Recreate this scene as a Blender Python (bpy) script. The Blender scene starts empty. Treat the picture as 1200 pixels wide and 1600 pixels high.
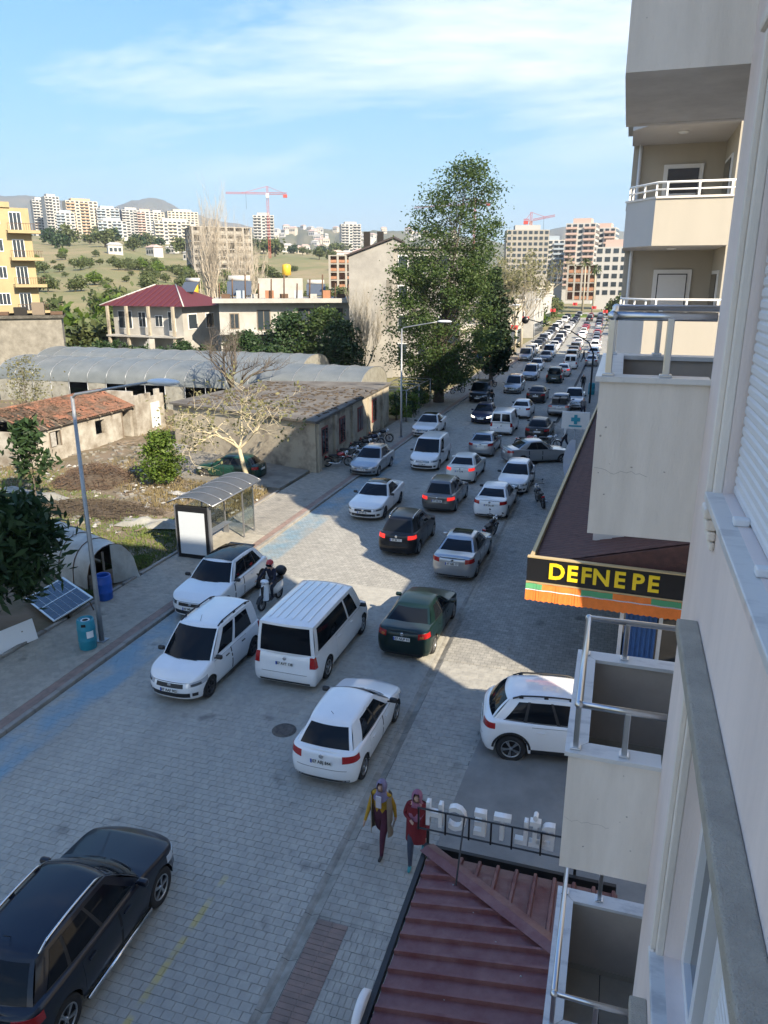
import bpy, bmesh, math, random
from mathutils import Vector, Matrix
R = math.radians
random.seed(11)
scene = bpy.context.scene
C = scene.collection

# ------------------------------------------------------------------ camera
cd = bpy.data.cameras.new('camera'); cam = bpy.data.objects.new('camera', cd); C.objects.link(cam)
cd.sensor_fit = 'VERTICAL'; cd.sensor_height = 36.0; cd.sensor_width = 27.0
cd.lens = 36.0 * 1170.0 / 1600.0
cd.clip_start = 0.05; cd.clip_end = 20000
cam.location = (0, 0, 11.0)
cam.rotation_euler = (R(90 - 17.1027), 0, R(17.2456))
scene.camera = cam

# ------------------------------------------------------------------ sky, sun, exposure
SUN = Vector((0.80, -0.60, 0.0)).normalized() * math.cos(R(33.5)) + Vector((0, 0, math.sin(R(33.5))))
world = bpy.data.worlds.new('World'); scene.world = world; world.use_nodes = True
nt = world.node_tree; nt.nodes.clear()
def wn(t, **k):
    n = nt.nodes.new(t)
    for a, b in k.items(): setattr(n, a, b)
    return n
wout = wn('ShaderNodeOutputWorld'); bg = wn('ShaderNodeBackground'); bg.inputs[1].default_value = 0.15
sky = wn('ShaderNodeTexSky', sky_type='NISHITA', sun_disc=False)
sky.sun_elevation = R(33.5); sky.sun_rotation = math.atan2(SUN.x, SUN.y)
sky.air_density = 1.0; sky.dust_density = 0.15; sky.ozone_density = 3.0; sky.altitude = 0
tc = wn('ShaderNodeTexCoord'); sep = wn('ShaderNodeSeparateXYZ'); nt.links.new(tc.outputs['Generated'], sep.inputs[0])
# cirrus sheet: direction projected onto a flat layer overhead
zc = wn('ShaderNodeMath', operation='MAXIMUM'); zc.inputs[1].default_value = 0.03; nt.links.new(sep.outputs[2], zc.inputs[0])
zo = wn('ShaderNodeMath', operation='ADD'); zo.inputs[1].default_value = 0.10; nt.links.new(zc.outputs[0], zo.inputs[0])
dx = wn('ShaderNodeMath', operation='DIVIDE'); nt.links.new(sep.outputs[0], dx.inputs[0]); nt.links.new(zo.outputs[0], dx.inputs[1])
dy = wn('ShaderNodeMath', operation='DIVIDE'); nt.links.new(sep.outputs[1], dy.inputs[0]); nt.links.new(zo.outputs[0], dy.inputs[1])
cmb = wn('ShaderNodeCombineXYZ'); nt.links.new(dx.outputs[0], cmb.inputs[0]); nt.links.new(dy.outputs[0], cmb.inputs[1])
mp = wn('ShaderNodeMapping'); mp.inputs['Rotation'].default_value = (0, 0, R(20)); mp.inputs['Scale'].default_value = (0.6, 1.0, 1); mp.inputs['Location'].default_value = (3.3, 1.2, 0)
nt.links.new(cmb.outputs[0], mp.inputs[0])
n1 = wn('ShaderNodeTexNoise'); n1.inputs['Scale'].default_value = 0.62; n1.inputs['Detail'].default_value = 9; n1.inputs['Roughness'].default_value = 0.62; n1.inputs['Distortion'].default_value = 0.5
nt.links.new(mp.outputs[0], n1.inputs['Vector'])
cr = wn('ShaderNodeValToRGB'); cr.color_ramp.elements[0].position = 0.455; cr.color_ramp.elements[1].position = 0.64
cr.color_ramp.elements[0].color = (0, 0, 0, 1); cr.color_ramp.elements[1].color = (0.95, 0.95, 0.95, 1)
nt.links.new(n1.outputs[0], cr.inputs[0])
cmix = wn('ShaderNodeMixRGB'); cmix.inputs[2].default_value = (1.62, 1.68, 1.74, 1)
fd = wn('ShaderNodeMapRange', interpolation_type='SMOOTHSTEP'); fd.inputs[1].default_value = 0.06; fd.inputs[2].default_value = 0.26; nt.links.new(sep.outputs[2], fd.inputs[0])
cf = wn('ShaderNodeMath', operation='MULTIPLY'); nt.links.new(cr.outputs[0], cf.inputs[0]); nt.links.new(fd.outputs[0], cf.inputs[1])
nt.links.new(cf.outputs[0], cmix.inputs[0]); # soft shoulder on the very bright horizon
vm1 = wn('ShaderNodeVectorMath', operation='MULTIPLY_ADD'); vm1.inputs[1].default_value = (0.076, 0.186, 0.505); vm1.inputs[2].default_value = (1, 1, 1); nt.links.new(sky.outputs[0], vm1.inputs[0])
vm2 = wn('ShaderNodeVectorMath', operation='DIVIDE'); nt.links.new(sky.outputs[0], vm2.inputs[0]); nt.links.new(vm1.outputs[0], vm2.inputs[1])
vm3 = wn('ShaderNodeVectorMath', operation='MULTIPLY'); vm3.inputs[1].default_value = (0.166, 0.362, 0.88); nt.links.new(vm2.outputs[0], vm3.inputs[0])
nt.links.new(vm3.outputs[0], cmix.inputs[1])
nt.links.new(cmix.outputs[0], bg.inputs[0]); nt.links.new(bg.outputs[0], wout.inputs[0])
sd = bpy.data.lights.new('sun', 'SUN'); sd.energy = 2.35; sd.angle = R(0.5); sd.color = (1.0, 0.87, 0.68)
so = bpy.data.objects.new('sun', sd); C.objects.link(so); so.location = (40, -40, 60)
so.rotation_euler = SUN.to_track_quat('Z', 'Y').to_euler()
scene.view_settings.view_transform = 'Standard'; scene.view_settings.look = 'None'
scene.view_settings.exposure = 2.52; scene.view_settings.gamma = 1; scene.view_settings.use_curve_mapping = False
scene.cycles.max_bounces = 4; scene.cycles.diffuse_bounces = 3; scene.cycles.glossy_bounces = 2; scene.cycles.transparent_max_bounces = 8
scene.cycles.volume_bounces = 0

# ------------------------------------------------------------------ materials
MATS = {}
def mat(name, col, rough=0.6, metal=0.0, var=0.0, vs=3.0, col2=None, bump=0.0, bs=25.0, coat=0.0, spec=0.5, stretch=(1, 1, 1), emit=0.0, thr=(0.35, 0.65), local=False, trans=0.0):
    """plain principled material; var mixes towards col2 by noise; bump adds fine relief"""
    if name in MATS: return MATS[name]
    m = bpy.data.materials.new(name); m.use_nodes = True; t = m.node_tree; b = t.nodes['Principled BSDF']
    c4 = tuple(col) + (1,)
    b.inputs['Base Color'].default_value = c4; b.inputs['Roughness'].default_value = rough; b.inputs['Metallic'].default_value = metal
    b.inputs['Specular IOR Level'].default_value = spec
    if coat: b.inputs['Coat Weight'].default_value = coat; b.inputs['Coat Roughness'].default_value = 0.04
    if emit: b.inputs['Emission Color'].default_value = c4; b.inputs['Emission Strength'].default_value = emit
    if trans: b.inputs['Transmission Weight'].default_value = trans
    if var or bump:
        if local: g = t.nodes.new('ShaderNodeTexCoord'); src = g.outputs['Object']
        else: g = t.nodes.new('ShaderNodeNewGeometry'); src = g.outputs['Position']
        mpn = t.nodes.new('ShaderNodeMapping'); mpn.inputs['Scale'].default_value = stretch; t.links.new(src, mpn.inputs[0])
    if var:
        n = t.nodes.new('ShaderNodeTexNoise'); n.inputs['Scale'].default_value = vs; n.inputs['Detail'].default_value = 8; n.inputs['Roughness'].default_value = 0.65
        t.links.new(mpn.outputs[0], n.inputs['Vector'])
        r = t.nodes.new('ShaderNodeMapRange'); r.inputs[1].default_value = thr[0]; r.inputs[2].default_value = thr[1]; r.inputs[4].default_value = var
        t.links.new(n.outputs[0], r.inputs[0])
        x = t.nodes.new('ShaderNodeMixRGB'); x.inputs[1].default_value = c4
        x.inputs[2].default_value = tuple(col2 or [q * 0.55 for q in col]) + (1,)
        t.links.new(r.outputs[0], x.inputs[0]); t.links.new(x.outputs[0], b.inputs['Base Color'])
    if bump:
        n2 = t.nodes.new('ShaderNodeTexNoise'); n2.inputs['Scale'].default_value = bs; n2.inputs['Detail'].default_value = 6
        t.links.new(mpn.outputs[0], n2.inputs['Vector'])
        bp = t.nodes.new('ShaderNodeBump'); bp.inputs['Strength'].default_value = bump; bp.inputs['Distance'].default_value = 0.02
        t.links.new(n2.outputs[0], bp.inputs['Height']); t.links.new(bp.outputs[0], b.inputs['Normal'])
    MATS[name] = m
    return m

def paver_mat(name, col, col2, brick=None, paint=False, grime=(0.05, 0.05, 0.05)):
    """concrete block paving: tone changes from block to block, stains; brick=(w,h) draws the joints where blocks are too far to build"""
    m = bpy.data.materials.new(name); m.use_nodes = True; t = m.node_tree; b = t.nodes['Principled BSDF']; L = t.links.new
    b.inputs['Roughness'].default_value = 0.78
    g = t.nodes.new('ShaderNodeNewGeometry')
    def noise(scale, st=(1, 1, 1), det=5):
        mp = t.nodes.new('ShaderNodeMapping'); mp.inputs['Scale'].default_value = st; L(g.outputs['Position'], mp.inputs[0])
        n = t.nodes.new('ShaderNodeTexNoise'); n.inputs['Scale'].default_value = scale; n.inputs['Detail'].default_value = det; L(mp.outputs[0], n.inputs['Vector']); return n.outputs[0]
    def rng(src, a, bb, lo=0, hi=1):
        r = t.nodes.new('ShaderNodeMapRange'); r.inputs[1].default_value = a; r.inputs[2].default_value = bb; r.inputs[3].default_value = lo; r.inputs[4].default_value = hi; L(src, r.inputs[0]); return r.outputs[0]
    def mix(f, a, bb):
        x = t.nodes.new('ShaderNodeMixRGB')
        if isinstance(f, float): x.inputs[0].default_value = f
        else: L(f, x.inputs[0])
        for i, q in ((1, a), (2, bb)):
            if isinstance(q, tuple): x.inputs[i].default_value = q + (1,)
            else: L(q, x.inputs[i])
        return x.outputs[0]
    def mul(a, bb):
        x = t.nodes.new('ShaderNodeMath'); x.operation = 'MULTIPLY'
        for i, q in enumerate((a, bb)):
            if isinstance(q, float): x.inputs[i].default_value = q
            else: L(q, x.inputs[i])
        return x.outputs[0]
    base = mix(rng(noise(4.2, det=2), 0.38, 0.62), col, col2)
    base = mix(rng(noise(45, det=3), 0.35, 0.8, 0, 0.35), base, tuple(q * 0.6 for q in col))
    base = mix(rng(noise(0.5, (1.6, 0.25, 1)), 0.42, 0.75, 0, 0.5), base, tuple(q * 0.62 for q in col))
    base = mix(rng(noise(1.3, det=7), 0.62, 0.75, 0, 0.55), base, grime)
    if paint:
        sp = t.nodes.new('ShaderNodeSeparateXYZ'); L(g.outputs['Position'], sp.inputs[0])
        # worn blue cycle lane beside the kerb
        f = mul(rng(sp.outputs[0], -12.75, -12.95), rng(sp.outputs[0], -14.12, -14.02))
        f = mul(f, rng(noise(1.1, (1, 0.6, 1), 7), 0.33, 0.6)); f = mul(f, rng(sp.outputs[1], 52.0, 38.0, 0.0, 0.62))
        base = mix(f, base, (0.10, 0.26, 0.38))
        # worn yellow line
        f = mul(rng(sp.outputs[0], -6.49, -6.45), rng(sp.outputs[0], -6.33, -6.37)); f = mul(f, rng(noise(3.0, (0.3, 0.8, 1)), 0.42, 0.56)); f = mul(f, rng(sp.outputs[1], 10.4, 10.3, 0.0, 0.55))
        base = mix(f, base, (0.55, 0.42, 0.08))
    hgt = rng(noise(60, det=4), 0, 1, 0, 0.4)
    if brick:
        sw = t.nodes.new('ShaderNodeTexBrick'); L(g.outputs['Position'], sw.inputs['Vector'])
        sw.inputs['Scale'].default_value = 1; sw.inputs['Brick Width'].default_value = brick[0]; sw.inputs['Row Height'].default_value = brick[1]
        sw.inputs['Mortar Size'].default_value = 0.007; sw.inputs['Mortar Smooth'].default_value = 0.3
        sw.inputs['Color1'].default_value = (1, 1, 1, 1); sw.inputs['Color2'].default_value = (0.8, 0.8, 0.8, 1); sw.inputs['Mortar'].default_value = (0.42, 0.42, 0.42, 1)
        x = t.nodes.new('ShaderNodeMixRGB'); x.blend_type = 'MULTIPLY'; x.inputs[0].default_value = 1; L(base, x.inputs[1]); L(sw.outputs[0], x.inputs[2]); base = x.outputs[0]
    L(base, b.inputs['Base Color'])
    bp = t.nodes.new('ShaderNodeBump'); bp.inputs['Strength'].default_value = 0.35; bp.inputs['Distance'].default_value = 0.01; L(hgt, bp.inputs['Height']); L(bp.outputs[0], b.inputs['Normal'])
    MATS[name] = m
    return m

# ------------------------------------------------------------------ mesh helpers
def link(o, parent=None):
    C.objects.link(o)
    if parent is not None: o.parent = parent
    return o
def obj(name, me, parent=None, loc=None, rot=None):
    o = bpy.data.objects.new(name, me)
    if loc is not None: o.location = loc
    if rot is not None: o.rotation_euler = rot
    return link(o, parent)
def empty(name, loc=(0, 0, 0), rz=0.0):
    o = bpy.data.objects.new(name, None); o.location = loc; o.rotation_euler = (0, 0, rz); o.empty_display_size = 0.2
    return link(o)
def tag(o, label=None, cat=None, group=None, kind=None):
    if label: o['label'] = label
    if cat: o['category'] = cat
    if group: o['group'] = group
    if kind: o['kind'] = kind
    return o

class MB:
    def __init__(s): s.v = []; s.f = []; s.sm = []; s.mi = []
    def add(s, vs, fs, smooth=False, mi=0):
        o = len(s.v); s.v += [tuple(p) for p in vs]
        for f in fs: s.f.append(tuple(i + o for i in f)); s.sm.append(smooth); s.mi.append(mi)
        return s
    def box(s, x0, x1, y0, y1, z0, z1, mi=0):
        vs = [(x, y, z) for z in (z0, z1) for y in (y0, y1) for x in (x0, x1)]
        return s.add(vs, [(0, 2, 3, 1), (4, 5, 7, 6), (0, 1, 5, 4), (2, 6, 7, 3), (0, 4, 6, 2), (1, 3, 7, 5)], mi=mi)
    def obox(s, c, ax, ay, az, mi=0):
        """box from centre and three half-axis vectors"""
        c, ax, ay, az = Vector(c), Vector(ax), Vector(ay), Vector(az)
        vs = [c + ax * i + ay * j + az * k for k in (-1, 1) for j in (-1, 1) for i in (-1, 1)]
        return s.add(vs, [(0, 2, 3, 1), (4, 5, 7, 6), (0, 1, 5, 4), (2, 6, 7, 3), (0, 4, 6, 2), (1, 3, 7, 5)], mi=mi)
    def bbox(s, x0, x1, y0, y1, z0, z1, b=0.01, mi=0):
        """box with chamfered edges"""
        bm = bmesh.new(); bmesh.ops.create_cube(bm, size=1)
        for v in bm.verts: v.co = Vector(((x0 + x1) / 2 + v.co.x * (x1 - x0), (y0 + y1) / 2 + v.co.y * (y1 - y0), (z0 + z1) / 2 + v.co.z * (z1 - z0)))
        bmesh.ops.bevel(bm, geom=bm.edges[:], offset=b, segments=2, affect='EDGES', profile=0.5)
        bm.verts.index_update()
        s.add([v.co for v in bm.verts], [[v.index for v in f.verts] for f in bm.faces], mi=mi); bm.free(); return s
    def tube(s, pts, r, n=6, cap=True, mi=0):
        pts = [Vector(p) for p in pts]; rs = r if isinstance(r, (list, tuple)) else [r] * len(pts)
        vs = []; fs = []; up = None
        for i, p in enumerate(pts):
            d = (pts[min(i + 1, len(pts) - 1)] - pts[max(i - 1, 0)])
            d = d.normalized() if d.length > 1e-9 else Vector((0, 0, 1))
            if up is None: up = Vector((0, 0, 1)) if abs(d.z) < 0.9 else Vector((1, 0, 0))
            a = d.cross(up); a = a.normalized() if a.length > 1e-6 else d.orthogonal().normalized()
            bb = a.cross(d).normalized(); up = bb
            for k in range(n):
                q = 2 * math.pi * k / n; vs.append(p + (a * math.cos(q) + bb * math.sin(q)) * rs[i])
        for i in range(len(pts) - 1):
            for k in range(n): fs.append((i * n + k, i * n + (k + 1) % n, (i + 1) * n + (k + 1) % n, (i + 1) * n + k))
        if cap: fs.append(tuple(range(n - 1, -1, -1))); fs.append(tuple((len(pts) - 1) * n + k for k in range(n)))
        return s.add(vs, fs, n > 4, mi)
    def lathe(s, prof, n=16, axis='z', c=(0, 0, 0), mi=0, smooth=True):
        vs = []; fs = []; m = len(prof)
        for k in range(n):
            q = 2 * math.pi * k / n
            for (r, h) in prof:
                x, y = r * math.cos(q), r * math.sin(q)
                p = (x, y, h) if axis == 'z' else ((x, h, y) if axis == 'y' else (h, x, y))
                vs.append((p[0] + c[0], p[1] + c[1], p[2] + c[2]))
        for k in range(n):
            for j in range(m - 1): fs.append((k * m + j, ((k + 1) % n) * m + j, ((k + 1) % n) * m + j + 1, k * m + j + 1))
        return s.add(vs, fs, smooth, mi)
    def ball(s, c, r, nu=12, nv=8, mi=0):
        r = r if isinstance(r, (tuple, list)) else (r, r, r); vs = []; fs = []
        for j in range(nv + 1):
            t = math.pi * j / nv
            for i in range(nu): p = 2 * math.pi * i / nu; vs.append((c[0] + r[0] * math.sin(t) * math.cos(p), c[1] + r[1] * math.sin(t) * math.sin(p), c[2] + r[2] * math.cos(t)))
        for j in range(nv):
            for i in range(nu): fs.append((j * nu + i, (j + 1) * nu + i, (j + 1) * nu + (i + 1) % nu, j * nu + (i + 1) % nu))
        return s.add(vs, fs, True, mi)
    def prism(s, poly, z0, z1, mi=0):
        n = len(poly); vs = [(p[0], p[1], z0) for p in poly] + [(p[0], p[1], z1) for p in poly]
        return s.add(vs, [tuple(range(n - 1, -1, -1)), tuple(range(n, 2 * n))] + [(i, (i + 1) % n, n + (i + 1) % n, n + i) for i in range(n)], mi=mi)
    def grid(s, fn, nu, nv, smooth=True, mi=0, thick=None):
        vs = [fn(i / nu, j / nv) for j in range(nv + 1) for i in range(nu + 1)]
        return s.add(vs, [(j * (nu + 1) + i, j * (nu + 1) + i + 1, (j + 1) * (nu + 1) + i + 1, (j + 1) * (nu + 1) + i) for j in range(nv) for i in range(nu)], smooth, mi)
    def mesh(s, name, mats):
        me = bpy.data.meshes.new(name); me.from_pydata(s.v, [], s.f)
        for m in (mats if isinstance(mats, (list, tuple)) else [mats]): me.materials.append(m)
        me.polygons.foreach_set('use_smooth', s.sm); me.polygons.foreach_set('material_index', s.mi); me.update()
        return me
    def build(s, name, mats, parent=None, loc=None, rot=None):
        return obj(name, s.mesh(name, mats), parent, loc, rot)
def box(name, m, parent, *a): return MB().box(*a).build(name, m, parent)
def bbox(name, m, parent, *a, b=0.01): return MB().bbox(*a, b=b).build(name, m, parent)
def copy_tree(o, parent=None, link_parent=True):
    c = o.copy(); C.objects.link(c); c.parent = parent
    for ch in o.children: copy_tree(ch, c)
    return c
BENCH = bpy.data.scenes.new('bench')     # small side scene used only to turn text and skin modifiers into meshes
def bake(o):
    BENCH.collection.objects.link(o); vl = BENCH.view_layers[0]; vl.update(); dg = vl.depsgraph; dg.update()
    me = bpy.data.meshes.new_from_object(o.evaluated_get(dg)); bpy.data.objects.remove(o); return me
def text_mesh(txt, size, ext, m, name='lettering', bold=0.0, sx=1.0):
    cu = bpy.data.curves.new('t', 'FONT'); cu.body = txt; cu.size = size; cu.extrude = ext; cu.offset = bold; cu.align_x = 'CENTER'; cu.align_y = 'CENTER'; cu.resolution_u = 3
    o = bpy.data.objects.new('t', cu); me = bake(o)
    bpy.data.curves.remove(cu)
    me.materials.clear(); me.materials.append(m); me.name = name
    if sx != 1.0:
        for v in me.vertices: v.co.x *= sx
    return me
# ------------------------------------------------------------------ ground, road, pavements, hills
def sstep(a, b, x):
    t = max(0.0, min(1.0, (x - a) / (b - a))); return t * t * (3 - 2 * t)
def interp(tab, x):
    if x <= tab[0][0]: return tab[0][1]
    for (a, b), (c, d) in zip(tab, tab[1:]):
        if x <= c: return b + (d - b) * (x - a) / (c - a)
    return tab[-1][1]
def terrain(x, y):
    r = math.hypot(x, y); a = math.degrees(math.atan2(-x, y))
    w = interp([(-90, 0.25), (0, 0.2), (8, 0.35), (17, 0.72), (28, 0.82), (37, 1.0), (60, 0.9), (110, 0.3), (180, 0.2)], a)
    z = interp([(0, 0), (115, 0), (200, 8), (350, 17), (500, 30), (850, 54), (1300, 62), (3000, 70), (9000, 40)], r) * w
    cor = 1.0 if y < 0 else sstep(18 + y * .02, 60 + y * .06, abs(x + 9 + y * .02)) if y < 460 else sstep(460, 700, y) + (1 - sstep(460, 700, y)) * sstep(27, 87, abs(x + 18))
    z *= cor; k = sstep(150, 300, r) * cor
    return z + k * (1.8 * math.sin(x * 0.031 + 1.3) * math.cos(y * 0.027) + 0.8 * math.sin(x * 0.09 + y * 0.07)) - 0.06
m_field = mat('field', (0.235, 0.185, 0.10), 0.95, var=1.0, vs=0.03, col2=(0.115, 0.13, 0.045), bump=0.3, bs=2.0)
rad = [0.5, 30, 60, 90, 115, 122, 130, 150, 175, 200, 230, 260, 300, 350, 400, 450, 500, 570, 640, 720, 800, 880, 960, 1100, 1300, 1600, 2000, 2600, 3400, 4500, 6000, 8000]
na = 360
b = MB(); vs = []
for r in rad:
    for k in range(na):
        q = 2 * math.pi * k / na; x, y = r * math.sin(q), r * math.cos(q); vs.append((x, y, terrain(x, y)))
fs = [(i * na + k, (i + 1) * na + k, (i + 1) * na + (k + 1) % na, i * na + (k + 1) % na) for i in range(len(rad) - 1) for k in range(na)]
fs = [tuple(reversed(f)) for f in fs]; fs.append(tuple(range(na - 1, -1, -1)))
b.add(vs, fs, True)
tag(b.build('ground', m_field), kind='structure')

def ridge(name, r, crest, m, zbase=20, seed=1, amp=0.03):
    """a mountain ridge: crest heights by bearing, falling to the plain in front and behind"""
    rnd = random.Random(seed); b = MB(); vs = []
    a0, a1 = crest[0][0], crest[-1][0]; n = 150
    rows = [(0.72, 0.0), (0.76, 0.12), (0.8, 0.26), (0.84, 0.45), (0.88, 0.62), (0.92, 0.78), (0.96, 0.9), (1.0, 1.0), (1.05, 0.85), (1.15, 0.4), (1.25, 0.0)]
    tab = sorted([(a, z) for a, z in crest]); ph = [rnd.uniform(0, 6) for _ in range(8)]
    for (fr, fh) in rows:
        for i in range(n + 1):
            a = a0 + (a1 - a0) * i / n; z = interp(tab, a)
            k = sum(math.sin(a * (2.3 * (j + 1)) + ph[j] + fr * 9 * (j % 3)) / (j + 1) for j in range(6))
            zz = zbase + (z - zbase) * fh * (1 + amp * k * (0.6 if fh == 1 else 1.2)); rr = r * (fr + 0.012 * k * (fh < 1))
            vs.append((-rr * math.sin(R(a)), rr * math.cos(R(a)), zz))
    fs = [(j * (n + 1) + i, j * (n + 1) + i + 1, (j + 1) * (n + 1) + i + 1, (j + 1) * (n + 1) + i) for j in range(len(rows) - 1) for i in range(n)]
    b.add(vs, fs, True); return tag(b.build(name, m), kind='structure')
m_mount = mat('mountain', (0.065, 0.075, 0.05), 0.95, var=0.8, vs=0.004, col2=(0.14, 0.12, 0.08), bump=0.5, bs=0.02)
m_hill = mat('hillside', (0.13, 0.12, 0.075), 0.95, var=0.8, vs=0.008, col2=(0.06, 0.075, 0.04), bump=0.4, bs=0.05)
ridge('mountain', 5200, [(50, 430), (44.9, 458), (42.6, 491), (40.4, 492), (38.5, 470), (37.4, 420), (36.4, 404), (35.7, 446), (34.6, 488), (33.6, 506), (32.5, 494), (31.5, 448), (29.8, 398), (28.8, 381), (27.2, 356), (25.0, 319), (21.8, 270), (15, 200)], m_mount, seed=3, amp=0.012)
ridge('hills', 2400, [(31, 60), (29.1, 111), (27.3, 149), (25.5, 153), (24.1, 162), (22.7, 166), (21.4, 161), (19.1, 154), (16.8, 158), (14.9, 154), (12.7, 149), (9.0, 124), (4, 60)], m_hill, seed=5, amp=0.02)
ridge('mountain', 4200, [(14, 120), (9.0, 187), (5.9, 257), (4.6, 281), (3.5, 292), (2.5, 287), (1.2, 264), (-0.6, 232), (-3.1, 178), (-9, 120)], m_mount, seed=8, amp=0.012)

YN = 5.6 + 0.165 * 117                      # built blocks up to here, drawn joints beyond
GREY, GREY2 = (0.385, 0.372, 0.33), (0.325, 0.318, 0.285)
m_pave = paver_mat('paving_blocks', GREY, GREY2, paint=True)
m_pave_far = paver_mat('paving_far', GREY, GREY2, brick=(0.2, 0.165), paint=True)
m_joint = mat('joint_sand', (0.085, 0.082, 0.075), 0.95, var=0.6, vs=8, col2=(0.045, 0.043, 0.038))
m_walk = paver_mat('pavement_blocks', (0.36, 0.335, 0.285), (0.28, 0.265, 0.228))
m_walk_far = paver_mat('pavement_far', (0.36, 0.335, 0.285), (0.28, 0.265, 0.228), brick=(0.2, 0.1))
m_walkr = paver_mat('right_pavement_blocks', (0.37, 0.358, 0.318), (0.29, 0.283, 0.255))
m_walkr_far = paver_mat('right_pavement_far', (0.37, 0.358, 0.318), (0.29, 0.283, 0.255), brick=(0.2, 0.165))
m_redp = paver_mat('red_blocks', (0.26, 0.185, 0.155), (0.195, 0.145, 0.125))
m_conc = mat('kerb_concrete', (0.28, 0.265, 0.24), 0.85, var=0.7, vs=2.5, bump=0.4, bs=40)
m_asph = mat('asphalt', (0.24, 0.232, 0.215), 0.85, var=0.7, vs=1.4, col2=(0.16, 0.155, 0.145), bump=0.5, bs=90)
m_drain = mat('gutter_concrete', (0.33, 0.315, 0.275), 0.85, var=0.9, vs=3.0, col2=(0.18, 0.17, 0.145), bump=0.4, bs=40)

RX0, RX1 = -14.1, -4.62
road = MB()
road.box(RX0, RX1, -8, YN, -0.3, -0.014, mi=0)
road.box(RX0, RX1, YN, 300, -0.3, 0.0, mi=1)
road.add([(-60, 300, -0.3), (20, 300, -0.3), (20, 420, -0.3), (-60, 420, -0.3)], [(0, 1, 2, 3)], mi=1)
road = tag(road.build('road', [m_joint, m_pave_far]), kind='structure')
SWZ = 0.10
lp = MB(); lp.box(-17.05, RX0 - 0.46, -8, YN + 4, -0.3, SWZ - 0.012, mi=0); lp.box(-17.05, RX0 - 0.46, YN + 4, 300, -0.3, SWZ, mi=1)
left_pavement = tag(lp.build('left_pavement', [m_joint, m_walk_far]), kind='structure')
rp = MB(); rp.box(-4.32, 6, -8, 20, -0.3, 0.05 - 0.010, mi=1); rp.box(-4.32, 6, 20, 300, -0.3, 0.05, mi=1)
right_pavement = tag(rp.build('right_pavement', [m_joint, m_walkr_far]), kind='structure')
dw = MB(); dw.prism([(-2.75, 11.0), (1.0, 10.3), (30, 10.4), (30, 18.0), (-1.0, 17.4), (-2.45, 17.3), (-2.62, 14.5)], 0.03, 0.056)
tag(dw.build('asphalt_driveway', m_asph), kind='structure')
# concrete gutter channel between road and right pavement, in cast lengths
gut = tag(empty('gutter', (0, 0, 0)), kind='structure')
gm = MB(); gm.add([(-4.62, 0, 0.004), (-4.55, 0, -0.006), (-4.49, 0, -0.035), (-4.42, 0, 0.0), (-4.32, 0, 0.05), (-4.62, 0.99, 0.004), (-4.55, 0.99, -0.006), (-4.49, 0.99, -0.035), (-4.42, 0.99, 0.0), (-4.32, 0.99, 0.05)], [(i, i + 1, i + 6, i + 5) for i in range(4)])
gme = gm.mesh('gutter_length', m_drain)
gb = box('bed', m_joint, gut, -4.62, -4.32, -8, 120, -0.3, -0.05)
for i in range(60): obj('gutter_length', gme, gut, (random.uniform(-.004, .004), 2 + i, 0))
# left kerb: red-brown band plus kerbstones
kb = tag(empty('left_kerb'), kind='structure')
km = MB().bbox(RX0 - 0.16, RX0 + 0.0, 0.006, 0.994, -0.2, SWZ + 0.004, b=0.02).mesh('kerbstone', m_conc)
for i in range(110): obj('kerbstone', km, kb, (random.uniform(-.006, .006), 4 + i, random.uniform(-.006, .004)))
box('kerb_run', m_conc, kb, RX0 - 0.16, RX0, 114, 300, -0.2, SWZ)
rb_ = MB()
for j in range(0, 360):
    y = 8 + j * 0.105
    for k in range(2):
        x = RX0 - 0.455 + k * 0.148; rb_.box(x, x + 0.142, y, y + 0.1, 0, SWZ + random.uniform(-.003, .003))
tag(rb_.build('red_band', m_redp, kb), kind='stuff'); box('red_run', m_redp, kb, RX0 - 0.46, RX0 - 0.16, 45.8, 300, -0.2, SWZ - 0.001); box('band_bed', m_redp, kb, RX0 - 0.46, RX0 - 0.16, -8, 45.8, -0.2, SWZ - 0.014)
ye = tag(empty('yard_kerb'), kind='structure')
ym = MB().bbox(-17.2, -17.06, 0.008, 0.992, -0.2, 0.17, b=0.02).mesh('kerbstone', m_conc)
for i in range(24): obj('kerbstone', ym, ye, (random.uniform(-.015, .015), 12 + i, random.uniform(-.02, .01)), (0, 0, random.uniform(-.01, .01)))

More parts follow.
